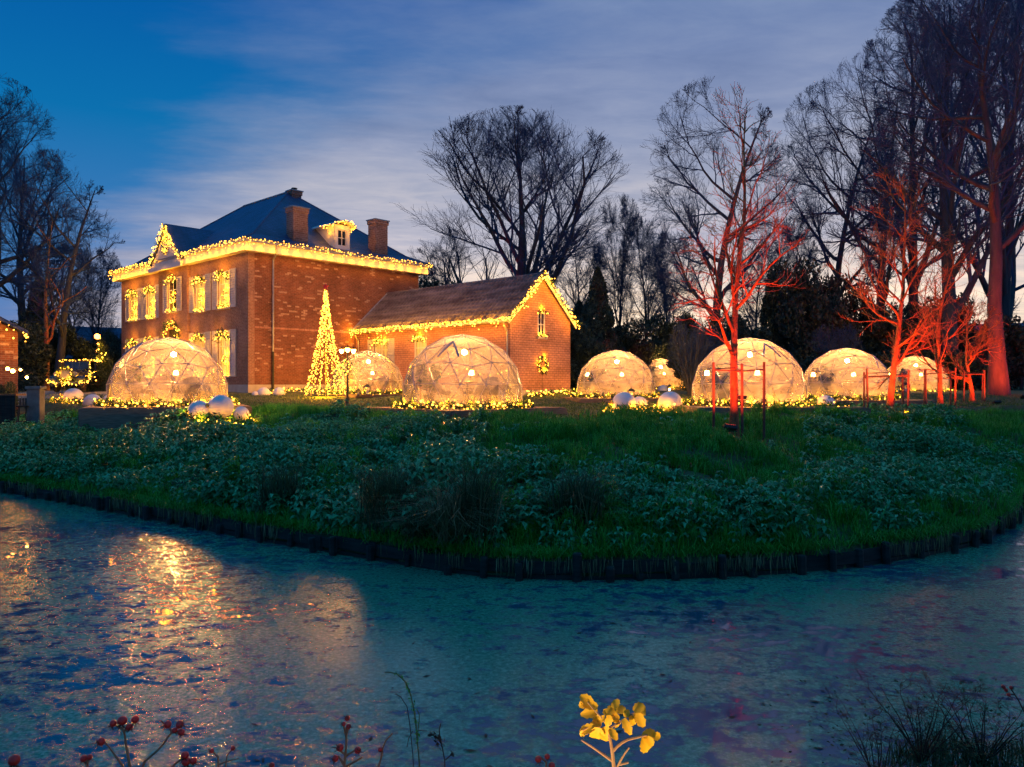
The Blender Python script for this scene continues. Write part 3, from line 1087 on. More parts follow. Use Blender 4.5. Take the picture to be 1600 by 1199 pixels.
# lead ridge and hip rolls
rd = MB()
rd.tube([(HS / 2, HS / 2, RZ + 0.02), (HS / 2, HF - HS / 2, RZ + 0.02)], 0.07, 6)
rd.build('ridge', 'zinc', roof)
for cx_, cy_ in ((0, 0), (HS, 0), (0, HF), (HS, HF)):
    sx_ = 1 if cx_ == 0 else -1; sy_ = 1 if cy_ == 0 else -1
    MB().tube([(cx_ + sx_ * (e0 + q), cy_ + sy_ * (e0 + q), roof_z(min(q, 6.3)) + 0.012) for q in insets], 0.045, 5).build('hip', 'slate', roof)


def chimney(cx_, cy_, w, d, z0, z1, cap=True):
    mb = MB()
    mb.box((cx_ - w / 2, cy_ - d / 2, z0), (cx_ + w / 2, cy_ + d / 2, z1 - 0.22))
    mb.box((cx_ - w / 2 - 0.05, cy_ - d / 2 - 0.05, z1 - 0.22), (cx_ + w / 2 + 0.05, cy_ + d / 2 + 0.05, z1))
    ch = mb.build('chimney', 'brick_chimney', roof)
    MB().box((cx_ - w / 2 - 0.10, cy_ - d / 2 - 0.10, z1 + 0.002), (cx_ + w / 2 + 0.10, cy_ + d / 2 + 0.10, z1 + 0.07)).build('chimney_cap', 'zinc', roof)
    return ch


chimney(3.25, 0.62, 0.92, 0.72, 9.9, 12.22)
chimney(8.75, 0.55, 0.92, 0.72, 9.9, 12.36)
chimney(6.05, 5.55, 0.66, 0.56, 13.4, 14.52)
MB().lathe([(0.16, 0), (0.13, 0.12), (0.19, 0.13), (0.19, 0.17)], 10, c=(6.05, 5.55, 14.59)).build('chimney_pot', 'dark_metal', roof)

# dormer with its little barrel hood
DX = 5.82
dm = MB()
dfn = lambda a, d, z: (a, 0.02 + d, z)
wall_holes(dm, dfn, DX - 0.50, DX + 0.50, 10.05, 11.62, [(DX - 0.31, DX + 0.31, 10.42, 11.36)], 0.12)
for a in (DX - 0.50, DX + 0.50):
    dm.add([(a, 0.02, 10.05), (a, 2.0, 10.9), (a, 2.0, 11.62), (a, 0.02, 11.62)], [(0, 1, 2, 3)])
dormer = dm.build('dormer', 'white_paint', house, fix=False)
hd = MB()
hp = []
for i in range(11):
    t = -1 + 2 * i / 10
    hp.append((DX + t * 0.78, 11.52 + 0.26 * (1 - t * t)))
hp2 = [(a, z + 0.08) for a, z in hp[::-1]]
hd.poly_prism(hp + hp2, lambda a, d, z: (a, d, z), -0.28, 2.6)
hd.build('hood', 'white_paint', dormer)
make_win = MB()
for (a, b_, c_, d_) in ((DX - 0.31, DX - 0.26, 10.42, 11.36), (DX + 0.26, DX + 0.31, 10.42, 11.36), (DX - 0.26, DX + 0.26, 10.42, 10.47), (DX - 0.26, DX + 0.26, 11.31, 11.36), (DX - 0.02, DX + 0.02, 10.47, 11.31), (DX - 0.26, DX + 0.26, 10.87, 10.91)):
    make_win.box((a, 0.05, c_), (b_, 0.10, d_), fn=dfn)
make_win.build('window_frame', 'white_paint', dormer)
for a in (DX - 0.26, DX + 0.02):
    for z in (10.47, 10.91):
        MB().add([dfn(a, 0.075, z), dfn(a + 0.24, 0.075, z), dfn(a + 0.24, 0.075, z + 0.40), dfn(a, 0.075, z + 0.40)], [(0, 1, 2, 3)]).build('pane', 'window_glass', dormer, fix=False)
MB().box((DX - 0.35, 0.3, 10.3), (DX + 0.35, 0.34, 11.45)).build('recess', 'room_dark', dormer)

# pediment over the bay
PZ = 11.86
PP = []
for i in range(9):
    t = i / 8
    PP.append((6.68 + (BC - 6.68) * t, 9.62 + (PZ - 9.62) * (t ** 1.08)))
PP += [(2 * BC - a, z) for a, z in PP[-2::-1]]
pd = MB().poly_prism([(6.68, EB + 0.01)] + PP + [(2 * BC - 6.68, EB + 0.01)], lambda a, d, z: (d, a, z), -0.52, 0.02)
ped = pd.build('pediment', 'plaster', house)
MB().box((-0.66, 6.6, EB - 0.10), (-0.521, 2 * BC - 6.6, EB + 0.14)).build('moulding', 'white_paint', ped)
prf = MB()
n = len(PP)
vs_ = [(-0.62, a, z + 0.05) for a, z in PP] + [(3.0, a, z + 0.05) for a, z in PP] + [(-0.62, a, z + 0.14) for a, z in PP] + [(3.0, a, z + 0.14) for a, z in PP]
fs_ = []
for i in range(n - 1):
    fs_ += [(i, i + 1, n + i + 1, n + i), (2 * n + i, 3 * n + i, 3 * n + i + 1, 2 * n + i + 1), (i, 2 * n + i, 2 * n + i + 1, i + 1)]
prf.add(vs_, fs_).build('pediment_roof', 'slate', ped)
# downspout
ds = MB()
ds.tube([(1.35, -0.47, ET - 0.12), (1.35, -0.44, EB - 0.02), (1.35, -0.12, EB - 0.30), (1.35, -0.10, 4.2)], 0.055, 8)
dso = ds.build('downspout', 'zinc', house)
MB().tube([(1.35, -0.10, 4.2), (1.35, -0.10, 1.9)], 0.07, 8).build('downspout_base', 'iron', dso)

# ================================================================== the annex
AX0, AX1, AY = 6.74, 11.30, -12.37
AE, AR = CAMZ + 3.22, CAMZ + 5.32
annex = thing('brick_annex', 'low brick annex with dark pantile roof and gable end joined to the house', 'building', HW(AX0, AY, 0), HROT)
al = lambda x, y, z: (x - AX0, y - AY, z)
AL, AWID = -AY, AX1 - AX0
afront = lambda a, d, z: (d, a, z)          # long wall, a from gable corner back to the house
agable = lambda a, d, z: (a, d, z)
m1, m2 = AL - 2.42, AL - 5.80
mb = MB(); wall_holes(mb, afront, 0, AL, GB - 0.2, AE, [(m1 - 0.62, m1 + 0.62, 3.3, 4.98), (m2 - 0.5, m2 + 0.5, 3.3, 4.98), (1.9, 2.9, 2.2, 4.6)]); mb.build('wall', 'brick_annex', annex, fix=False)
mid = AWID / 2
mb = MB(); wall_holes(mb, agable, 0, AWID, GB - 0.2, AE, [(mid - 0.29, mid + 0.29, 4.78, AE)], 0.2)
# gable triangle with the rest of the window opening
wt = 6.08
gs = lambda q: AE + (AR - AE) * q / mid
mb.add([agable(0, 0, AE), agable(mid - 0.29, 0, AE), agable(mid - 0.29, 0, gs(mid - 0.29))], [(0, 1, 2)])
mb.add([agable(AWID, 0, AE), agable(mid + 0.29, 0, gs(mid - 0.29)), agable(mid + 0.29, 0, AE)], [(0, 1, 2)])
mb.add([agable(mid - 0.29, 0, wt), agable(mid + 0.29, 0, wt), agable(mid + 0.29, 0, gs(mid - 0.29)), agable(mid, 0, AR), agable(mid - 0.29, 0, gs(mid - 0.29))], [(0, 1, 2, 3, 4)])
for sg in (-1, 1):
    q = mid + sg * 0.29
    mb.add([agable(q, 0, AE), agable(q, 0.2, AE), agable(q, 0.2, wt), agable(q, 0, wt)], [(0, 1, 2, 3)])
mb.add([agable(mid - 0.29, 0, wt), agable(mid + 0.29, 0, wt), agable(mid + 0.29, 0.2, wt), agable(mid - 0.29, 0.2, wt)], [(0, 1, 2, 3)])
mb.build('gable_wall', 'brick_annex', annex, fix=False)
mb = MB(); wall_holes(mb, lambda a, d, z: (AWID, a, z), 0, AL, GB - 0.2, AE, []); mb.build('wall', 'brick_annex', annex, fix=False)
make_window(annex, agable, mid - 0.29, mid + 0.29, 4.80, 6.06, cols=2, rows=2, curtain=False, sill=True)
make_window(annex, afront, m1 - 0.62, m1 + 0.62, 3.3, 4.98)
make_window(annex, afront, m2 - 0.5, m2 + 0.5, 3.3, 4.98)
make_shutter(annex, afront, m1 - 1.20, m1 - 0.65, 3.27, 5.01); make_shutter(annex, afront, m1 + 0.65, m1 + 1.20, 3.27, 5.01)
dr = MB().box((1.9, 0.10, 2.2), (2.9, 0.16, 4.6), fn=afront).build('door', 'wood_dark', annex)
MB().box((1.98, 0.07, 2.4), (2.82, 0.099, 3.3), fn=afront).build('panel', 'wood_brown', dr)
MB().box((1.98, 0.07, 3.45), (2.82, 0.099, 4.45), fn=afront).build('panel', 'wood_brown', dr)
MB().box((-0.04, -0.04, GB - 0.5), (AWID + 0.04, AL - 0.06, 2.18)).build('plinth', 'plinth', annex)
# roof deck + pantiles
ov = 0.28
rk = (AR - AE) / mid
rb = MB()
for sg in (0, 1):
    f = (lambda x: x) if sg == 0 else (lambda x: AWID - x)
    vs_ = [(f(-ov), -0.16, AE - ov * rk), (f(mid), -0.16, AR), (f(mid), AL - 0.02, AR), (f(-ov), AL - 0.02, AE - ov * rk)]
    vs_ += [(a, b_, c_ + 0.07) for a, b_, c_ in vs_]
    rb.add(vs_, [(0, 1, 2, 3), (4, 7, 6, 5), (0, 4, 5, 1), (3, 2, 6, 7), (0, 3, 7, 4)])
aroof = rb.build('roof', 'wood_dark', annex)


def pantiles(sg):
    cw, rows, ns = 0.29, 11, 6
    cols = int((AL + 0.12) / cw)
    sl = math.hypot(mid + ov, AR - AE + ov * rk)
    un = np.array([mid + ov, 0, AR - AE + ov * rk]) / sl
    nn = np.array([-un[2], 0, un[0]])
    yy = np.arange(cols * ns + 1) * cw / ns - 0.14
    ph = (np.arange(cols * ns + 1) % ns) / ns * 2 * PI
    wave = 0.055 * np.sin(ph) + 0.022 * np.sin(2 * ph + 0.6)
    V = []; F = []
    for r_ in range(rows):
        a, b_ = sl * r_ / rows, min(sl, sl * (r_ + 1) / rows + 0.03)
        for q, h in ((a, 0.145), (b_, 0.105)):
            jit = 0.006 * np.sin(yy * 3.1 + r_)
            p = np.array([-ov, 0, AE - ov * rk])[None] + un[None] * q + nn[None] * (h + wave + jit)[:, None]
            p[:, 1] = yy
            V.append(p)
        # front lip
        p = np.array([-ov, 0, AE - ov * rk])[None] + un[None] * a + nn[None] * (0.095 + wave * 0.9)[:, None]
        p[:, 1] = yy
        V.append(p)
        nn_ = len(yy); base = r_ * 3 * nn_
        i = np.arange(nn_ - 1)
        F.append(np.stack([base + i, base + i + 1, base + nn_ + i + 1, base + nn_ + i], 1))
        F.append(np.stack([base + 2 * nn_ + i, base + 2 * nn_ + i + 1, base + i + 1, base + i], 1))
    V = np.concatenate(V); F = np.concatenate(F)
    if sg:
        V[:, 0] = AWID - V[:, 0]
    fast_obj('pantile', V, F, 'pantile', aroof, smooth=False, kind='stuff')


pantiles(0); pantiles(1)
MB().tube([(mid, -0.18, AR + 0.10), (mid, AL - 0.02, AR + 0.10)], 0.10, 8).build('ridge', 'pantile', aroof)
for sg in (0, 1):
    f = (lambda x: x) if sg == 0 else (lambda x: AWID - x)
    vb = MB(); vb.add([(f(-ov), -0.19, AE - ov * rk - 0.14), (f(mid), -0.19, AR - 0.10), (f(mid), -0.19, AR + 0.13), (f(-ov), -0.19, AE - ov * rk + 0.10),
                       (f(-ov), -0.15, AE - ov * rk - 0.14), (f(mid), -0.15, AR - 0.10), (f(mid), -0.15, AR + 0.13), (f(-ov), -0.15, AE - ov * rk + 0.10)],
                      [(0, 1, 2, 3), (7, 6, 5, 4), (0, 4, 5, 1), (3, 2, 6, 7)])
    vb.build('verge_board', 'white_paint', aroof)
# flashing where the annex roof runs into the house wall
fl = MB(); fl.tube([(-ov, AL - 0.06, AE - ov * rk + 0.16), (mid, AL - 0.06, AR + 0.16)], 0.05, 5); fl.build('flashing', 'zinc', aroof)
gz = AE - ov * rk
MB().tube([(-ov - 0.06, -0.18, gz - 0.01), (-ov - 0.06, AL - 0.3, gz - 0.01)], 0.075, 8).build('gutter', 'zinc', annex)
MB().tube([(-ov - 0.06, 0.12, gz - 0.08), (-0.08, 0.12, gz - 0.5), (-0.08, 0.12, 1.8)], 0.045, 8).build('downspout', 'zinc', annex)
MB().tube([(-ov - 0.06, AL - 0.35, gz - 0.08), (-0.08, AL - 0.35, gz - 0.5), (-0.08, AL - 0.35, 1.8)], 0.045, 8).build('downspout', 'zinc', annex)

# ------------------------------------------------------------------ lights on the buildings
o3 = 0.62
icicle('eave_lights', 'golden icicle lights along the cornice over the side wall of the house', [HW(-o3, -o3, ET + 0.02), HW(HS + o3, -o3, ET + 0.02), HW(HS + o3, 0.9, ET + 0.02)], 0.55, 0.075, (1, 4), 0.028, seed=3)
icicle('eave_lights', 'golden icicle lights along the front cornice between pediment and downspout corner', [HW(-o3, -o3 + 0.1, ET + 0.02), HW(-o3, 6.6, ET + 0.02)], 0.55, 0.075, (1, 4), 0.028, seed=4)
icicle('eave_lights', 'golden icicle lights along the front cornice beyond the pediment', [HW(-o3, 11.1, ET + 0.02), HW(-o3, HF + o3, ET + 0.02), HW(0.6, HF + o3, ET + 0.02)], 0.55, 0.075, (1, 4), 0.030, seed=5)
garland('pediment_garland', 'thick lit garland following both slopes of the white pediment', 'garland', [HW(-0.72, a, z + 0.06) for a, z in PP], 0.075, 0.036, 4, 0.14, 0.02, 0.06, 0.06, seed=6, rows=2)
garland('oval_wreath', 'oval lit wreath hung in the middle of the white pediment', 'wreath', [HW(-0.60, BC + 0.30 * math.cos(q), 10.75 + 0.52 * math.sin(q)) for q in np.linspace(0, 2 * PI, 17)], 0.06, 0.038, 10, 0.14, 0.018, 0.06, 0.05, seed=7)
icicle('dormer_lights', 'short string of golden lights round the dormer hood', [HW(DX - 0.84, 0.9, 11.5)] + [HW(a, -0.33, z + 0.06) for a, z in hp] + [HW(DX + 0.84, 0.5, 11.45)], 0.30, 0.07, (1, 3), 0.036, seed=8)

afloc = [HW(AX0 - 0.45, 0.1, gz + 0.06), HW(AX0 - 0.45, AY - 0.2, gz + 0.06)]
icicle('annex_eave_lights', 'golden icicle lights hanging from the annex gutter', afloc, 0.55, 0.085, (1, 4), 0.034, seed=9)
garland('rope_light', 'bright row of bulbs laid along the annex gutter edge', 'string lights', [p + np.array([-0.02, -0.02, 0.05]) for p in afloc], 0.075, 0.036, 0, jit=0.025, seed=10)
verge = [HW(AX0 - ov - 0.05, AY - 0.26, gz + 0.05), HW(AX0 + mid, AY - 0.26, AR + 0.12), HW(AX1 + ov + 0.05, AY - 0.26, gz + 0.05)]
garland('verge_garland', 'thick lit garland up and down the gable verges of the annex', 'garland', verge, 0.045, 0.036, 8, 0.16, 0.02, 0.07, 0.085, seed=11, rows=2, watt=24, lstep=0.9, loff=(0.25, -0.24, -0.25))


def window_set(fn, c_, w, z0, z1, where, seed, wreath=True, xoff=0.0):
    tp = []
    for i in range(9):
        t = -1 + 2 * i / 8
        tp.append(fn(c_ + t * w * 0.55, -0.16, z1 - 0.12 - 0.30 * t * t))
    garland('window_swag', 'bushy lit garland over the head of the ' + where, 'garland', tp, 0.05, 0.034, 12, 0.20, 0.022, 0.10, 0.09, seed=seed, rows=2, watt=22, lstep=1.5, loff=(-0.30, -0.32, 0.0))
    garland('sill_garland', 'lit evergreen garland on the sill of the ' + where, 'garland', [fn(c_ - w * 0.5, -0.10, z0 + 0.08), fn(c_, -0.14, z0 + 0.04), fn(c_ + w * 0.5, -0.10, z0 + 0.08)], 0.06, 0.034, 9, 0.14, 0.018, 0.06, 0.05, seed=seed + 1, rows=2)
    if wreath:
        garland('window_wreath', 'small lit wreath hanging in the ' + where, 'wreath', [fn(c_ + xoff + 0.20 * math.cos(q), -0.03, z0 + (z1 - z0) * 0.36 + 0.27 * math.sin(q)) for q in np.linspace(0, 2 * PI, 11)], 0.045, 0.032, 8, 0.10, 0.014, 0.04, 0.03, seed=seed + 2)


hf = lambda a, d, z: HW(d, a, z)
NM = ['window next to the brick corner', 'window second from the corner', 'window just past the bay', 'window farthest from the corner']
for i, c_ in enumerate(WIN_S):
    window_set(hf, c_, WW, up0, up1, 'upper ' + NM[i], 20 + i * 7, xoff=-0.1)
    window_set(hf, c_, WW, lo0, lo1, 'lower ' + NM[i], 60 + i * 7, xoff=-0.1)
hb = lambda a, d, z: HW(-0.14 + d, a, z)
window_set(hb, BC, 1.24, 6.80, 8.95, 'bay window over the door', 100)
arch = [hb(BC - 0.95, -0.12, 3.2), hb(BC - 0.95, -0.12, 5.2)] + [hb(BC + 0.95 * math.cos(q), -0.12, 5.2 + 0.95 * math.sin(q)) for q in np.linspace(PI, 0, 11)] + [hb(BC + 0.95, -0.12, 3.2)]
garland('door_arch_garland', 'arched lit evergreen garland round the front door', 'garland', arch, 0.07, 0.038, 16, 0.20, 0.022, 0.09, 0.07, seed=110, rows=2, watt=20, lstep=1.5, loff=(-0.25, -0.27, 0))
ag = lambda a, d, z: HW(AX0 + a, AY + d, z)
af = lambda a, d, z: HW(AX0 + d, AY + a, z)
garland('window_swag', 'lit garland over the small gable window of the annex', 'garland', [ag(mid - 0.36, -0.10, 5.98), ag(mid, -0.12, 6.14), ag(mid + 0.36, -0.10, 5.98)], 0.04, 0.03, 12, 0.14, 0.018, 0.05, 0.05, seed=120)
garland('sill_garland', 'lit garland on the sill of the small gable window', 'garland', [ag(mid - 0.32, -0.10, 4.88), ag(mid + 0.32, -0.10, 4.88)], 0.04, 0.03, 12, 0.12, 0.018, 0.05, 0.04, seed=121)
garland('gable_wreath', 'round lit wreath on the brick gable below the small window', 'wreath', [ag(mid + 0.04 + 0.30 * math.cos(q), -0.09, 3.43 + 0.38 * math.sin(q)) for q in np.linspace(0, 2 * PI, 17)], 0.05, 0.034, 16, 0.16, 0.02, 0.06, 0.05, seed=122)
tag(MB().tube([ag(mid + 0.04, -0.03, 3.02), ag(mid + 0.05, -0.03, 2.5), ag(mid + 0.02, -0.03, 1.9)], 0.006, 5).build('wreath_cable', 'cable', fix=False), 'thin black cable running down the gable from the round wreath', 'cable')
garland('window_swag', 'lit garland over the shuttered annex window', 'garland', [af(m1 - 0.6, -0.12, 4.75), af(m1, -0.14, 5.0), af(m1 + 0.6, -0.12, 4.75)], 0.04, 0.034, 12, 0.2, 0.022, 0.10, 0.09, seed=123, rows=2)
garland('window_swag', 'lit garland over the unshuttered annex window', 'garland', [af(m2 - 0.5, -0.12, 4.8), af(m2, -0.14, 5.0), af(m2 + 0.5, -0.12, 4.8)], 0.04, 0.034, 12, 0.2, 0.022, 0.10, 0.07, seed=124, rows=2)
# garland of lights along the foot of the walls
garland('wall_foot_garland', 'lit garland lying along the foot of the house side wall', 'garland', [(*HW(0.2, -1.6, 0)[:2], Gz(*HW(0.2, -1.6, 0)[:2]) + 0.12), (*HW(3.4, -1.7, 0)[:2], Gz(*HW(3.4, -1.7, 0)[:2]) + 0.12), (*HW(6.0, -2.2, 0)[:2], Gz(*HW(6.0, -2.2, 0)[:2]) + 0.12)], 0.07, 0.036, 12, 0.2, 0.022, 0.08, 0.08, seed=125, rows=2)
garland('wall_foot_garland', 'lit garland lying along the foot of the annex gable', 'garland', [(*ag(0.2, -0.9, 0)[:2], Gz(*ag(0.2, -0.9, 0)[:2]) + 0.12), (*ag(5.2, -0.9, 0)[:2], Gz(*ag(5.2, -0.9, 0)[:2]) + 0.12)], 0.06, 0.036, 12, 0.2, 0.022, 0.08, 0.08, seed=126, rows=2)

# ================================================================== dome tents
def geodesic(freq=3):
    v0, f0 = ico()
    # rotate so one vertex points up
    q = Vector(v0[0]).rotation_difference(Vector((0, 0, 1)))
    v0 = np.array([q @ Vector(p) for p in v0])
    key = {}; V = []; F = []

    def vid(p):
        p = p / np.linalg.norm(p)
        kk = tuple(np.round(p, 4))
        if kk not in key:
            key[kk] = len(V); V.append(p)
        return key[kk]
    for (a, b_, c_) in f0:
        A, B, C = v0[a], v0[b_], v0[c_]
        g_ = {}
        for i in range(freq + 1):
            for j in range(freq + 1 - i):
                kq = freq - i - j
                g_[(i, j)] = vid((A * i + B * j + C * kq) / freq)
        for i in range(freq):
            for j in range(freq - i):
                F.append((g_[(i, j)], g_[(i + 1, j)], g_[(i, j + 1)]))
                if i + j < freq - 1:
                    F.append((g_[(i + 1, j)], g_[(i + 1, j + 1)], g_[(i, j + 1)]))
    V = np.array(V)
    F = [f for f in F if min(V[i][2] for i in f) > -0.33]
    used = sorted({i for f in F for i in f})
    mp = {i: n_ for n_, i in enumerate(used)}
    V = V[used]; F = [tuple(mp[i] for i in f) for f in F]
    zmin = -0.20
    V[:, 2] = np.where(V[:, 2] < -0.05, np.where(V[:, 2] < -0.12, zmin, V[:, 2]), V[:, 2])
    V[:, 2] -= zmin
    E = sorted({tuple(sorted(e)) for f in F for e in ((f[0], f[1]), (f[1], f[2]), (f[2], f[0]))})
    return V, F, E


DV, DF, DE = geodesic()
DR = 1.8
strut_me = {}


def strut_mesh(mat, rad):
    kk = (mat, rad)
    if kk not in strut_me:
        mb = MB(); mb.tube([(0, 0, 0), (0, 0, 1)], rad, 5, cap=False)
        me = mb.mesh('strut'); me.materials.append(M[mat]); strut_me[kk] = me
    return strut_me[kk]


def put_strut(name, a, b_, mat, rad, parent):
    a, b_ = Vector(a), Vector(b_)
    o = bpy.data.objects.new(name, strut_mesh(mat, rad))
    d = b_ - a
    o.location = a
    o.rotation_mode = 'QUATERNION'
    o.rotation_quaternion = Vector((0, 0, 1)).rotation_difference(d.normalized())
    o.scale = (1, 1, d.length)
    return link(o, parent)


film_cache = {}


def dome_film(film_mat):
    if film_cache.get(film_mat) is None:
        # each panel sags a little between the struts: subdivide and pull in
        V = [tuple(p * DR) for p in DV]; F = []
        for f in DF:
            c_ = np.mean([DV[i] for i in f], axis=0) * DR
            cen = np.array([0, 0, 0.2 * DR])
            c_ = cen + (c_ - cen) * 1.004
            V.append(tuple(c_)); n_ = len(V) - 1
            F += [(f[0], f[1], n_), (f[1], f[2], n_), (f[2], f[0], n_)]
        me = bpy.data.meshes.new('cover'); me.from_pydata(V, [], F)
        me.materials.append(M[film_mat])
        me.polygons.foreach_set('use_smooth', np.ones(len(me.polygons), bool))
        film_cache[film_mat] = me
    return film_cache[film_mat]


def make_dome(label, loc, rz, scale, film_mat, skylight=None):
    t = thing('dome_tent', label, 'dome tent', loc, rz, 'dome tents on the lawn', (scale,) * 3)
    link(bpy.data.objects.new('cover', dome_film(film_mat)), t)
    for (a, b_) in DE:
        put_strut('strut', DV[a] * DR * 1.004, DV[b_] * DR * 1.004, 'strut', 0.011, t)
    nodes = MB()
    if skylight is not None:
        az_, el_ = skylight
        cen = np.array([0, 0, 0.2 * DR])

        def sp(a_, e_):
            q = R(-90 + a_) - rz
            return cen + DR * 1.012 * np.array([math.cos(q) * math.cos(R(e_)), math.sin(q) * math.cos(R(e_)), math.sin(R(e_))])
        ap = sp(az_, el_ + 13)
        for da in (-13, 11):
            b1 = sp(az_ + da, el_ - 7)
            m_ = (ap + b1) / 2
            m_ = cen + (m_ - cen) / np.linalg.norm(m_ - cen) * DR * 1.014
            put_strut('vent_frame', ap, m_, 'strut_blue', 0.027, t)
            put_strut('vent_frame', m_, b1, 'strut_blue', 0.027, t)
    return t


def make_deck(label, cx_, cy_, zt, half, rz, h, step=0.145):
    t = thing('deck', label, 'deck', (cx_, cy_, zt - h), rz, 'timber decks under the domes')
    n_ = int(2 * half / step)
    me = {}
    for i in range(n_):
        y0 = -half + i * step
        key = 'b'
        if key not in me:
            q = MB().box((-half, 0, 0), (half, step - 0.012, 0.03)); mm = q.mesh('deck_board'); mm.materials.append(M['wood_deck']); me[key] = mm
        o = bpy.data.objects.new('deck_board', me[key]); o.location = (0, y0, h - 0.03)
        link(o, t)
    for k_ in range(4):
        q = MB()
        a = half + 0.02
        q.box((-a, -a - 0.03, 0.0), (a, -a, h - 0.032))
        o = q.build('fascia', 'wood_deck', t); o.rotation_euler = (0, 0, k_ * PI / 2)
    for (sx_, sy_) in ((-1, -1), (1, -1), (1, 1), (-1, 1)):
        MB().box((sx_ * (half - 0.1) - 0.06, sy_ * (half - 0.1) - 0.06, -0.4), (sx_ * (half - 0.1) + 0.06, sy_ * (half - 0.1) + 0.06, h - 0.031)).build('foot', 'wood_dark', t)
    return t


# --- furniture prototypes (meshes shared between copies)
def proto_table():
    r_ = bpy.data.objects.new('round_table', None)
    COL.objects.link(r_)
    MB().lathe([(0.02, 0.70), (0.44, 0.70), (0.46, 0.72), (0.46, 0.745), (0.44, 0.755), (0.02, 0.755)], 24).build('table_top', 'wood_brown', r_)
    MB().lathe([(0.05, 0.05), (0.035, 0.12), (0.035, 0.70)], 10).build('leg', 'dark_metal', r_)
    MB().lathe([(0.26, 0.0), (0.26, 0.025), (0.06, 0.05)], 20).build('base', 'dark_metal', r_)
    return r_


def proto_chair(fab):
    r_ = bpy.data.objects.new('armchair', None)
    COL.objects.link(r_)
    s_ = MB().box((-0.29, -0.27, 0.36), (0.29, 0.27, 0.50)).build('seat', fab, r_, bevel=0.045)
    # wrap-round shell back
    mb = MB(); n_ = 13; vs_ = []; fs_ = []
    for i in range(n_):
        q = PI * (-0.08) + PI * 1.16 * i / (n_ - 1)
        top = 0.62 + 0.26 * max(0.0, math.sin(q)) ** 0.8
        for (rr, z) in ((0.30, 0.40), (0.33, top), (0.38, top + 0.02), (0.37, 0.40)):
            vs_.append((rr * math.cos(q), 0.02 + rr * math.sin(q) * 0.95, z))
    for i in range(n_ - 1):
        for j in range(4):
            fs_.append((i * 4 + j, i * 4 + (j + 1) % 4, (i + 1) * 4 + (j + 1) % 4, (i + 1) * 4 + j))
    fs_ += [(0, 1, 2, 3), tuple((n_ - 1) * 4 + j for j in (3, 2, 1, 0))]
    mb.add(vs_, fs_).build('backrest', fab, r_, smooth=True)
    for (a, b_) in ((-1, -1), (1, -1), (1, 1), (-1, 1)):
        MB().tube([(a * 0.22, b_ * 0.20, 0.37), (a * 0.29, b_ * 0.27, 0.0)], [0.022, 0.014], 6).build('leg', 'wood_brown', r_)
    return r_


def proto_plant():
    r_ = bpy.data.objects.new('potted_plant', None)
    COL.objects.link(r_)
    MB().lathe([(0.11, 0), (0.16, 0.30), (0.17, 0.32), (0.14, 0.32), (0.13, 0.26)], 14).build('pot', 'dark_metal', r_)
    g_ = np.random.default_rng(4)
    st = MB()
    pts = []
    for i in range(14):
        a = g_.uniform(0, 2 * PI); L = g_.uniform(0.5, 0.95); o_ = g_.uniform(0.08, 0.34)
        pl = [(0.05 * math.cos(a), 0.05 * math.sin(a), 0.26), (o_ * 0.4 * math.cos(a), o_ * 0.4 * math.sin(a), 0.26 + L * 0.6), (o_ * math.cos(a), o_ * math.sin(a), 0.26 + L)]
        st.tube(pl, [0.008, 0.006, 0.003], 4, cap=False)
        for q in np.linspace(0.45, 1, 9):
            pts.append([o_ * q * math.cos(a), o_ * q * math.sin(a), 0.26 + L * q])
    st.build('stem', 'dead_stem', r_, fix=False)
    V, F = leafbits(pts, 8, 0.15, 0.03, 0.03, 3)
    fast_obj('leaf', V, F, 'rush', r_, kind='stuff')
    return r_


def proto_pendant():
    r_ = bpy.data.objects.new('pendant_lamp', None)
    COL.objects.link(r_)
    MB().tube([(0, 0, 0), (0, 0, 0.34)], 0.006, 5).build('cord', 'cable', r_)
    MB().lathe([(0.025, 0.0), (0.03, -0.02), (0.03, -0.07), (0.012, -0.075)], 10).build('socket', 'dark_metal', r_)
    V, F = bulbs_mesh(np.zeros((1, 3)), 0.085, True)
    V[:, 2] -= 0.14
    fast_obj('bulb', V, F, 'lamp', r_, smooth=True)
    return r_


def proto_candle():
    r_ = bpy.data.objects.new('table_lamp', None)
    COL.objects.link(r_)
    MB().lathe([(0.07, 0), (0.07, 0.015), (0.012, 0.03), (0.012, 0.2)], 12).build('stand', 'gold', r_)
    MB().lathe([(0.02, 0.19), (0.085, 0.20), (0.06, 0.33), (0.02, 0.34)], 12).build('lamp_shade', 'lamp_globe', r_)
    return r_


def proto_rug():
    r_ = bpy.data.objects.new('round_rug', None)
    COL.objects.link(r_)
    MB().lathe([(1.50, 0), (1.50, 0.012), (1.46, 0.016)], 40).build('pile', 'rug', r_)
    return r_


PROTO = {'table': proto_table(), 'chair': proto_chair('fabric_grey'), 'chair2': proto_chair('fabric_dark'), 'plant': proto_plant(), 'pendant': proto_pendant(), 'lamp': proto_candle(), 'rug': proto_rug()}
used_proto = set()


def put(kind, loc, rz, label, cat, group, scale=1.0):
    src = PROTO[kind]
    if kind in used_proto:
        o = copy_tree(src)
    else:
        o = src; used_proto.add(kind)
    o.location = tuple(float(q) for q in loc); o.rotation_euler = (0, 0, rz); o.scale = (scale,) * 3
    return tag(o, label, cat, group)


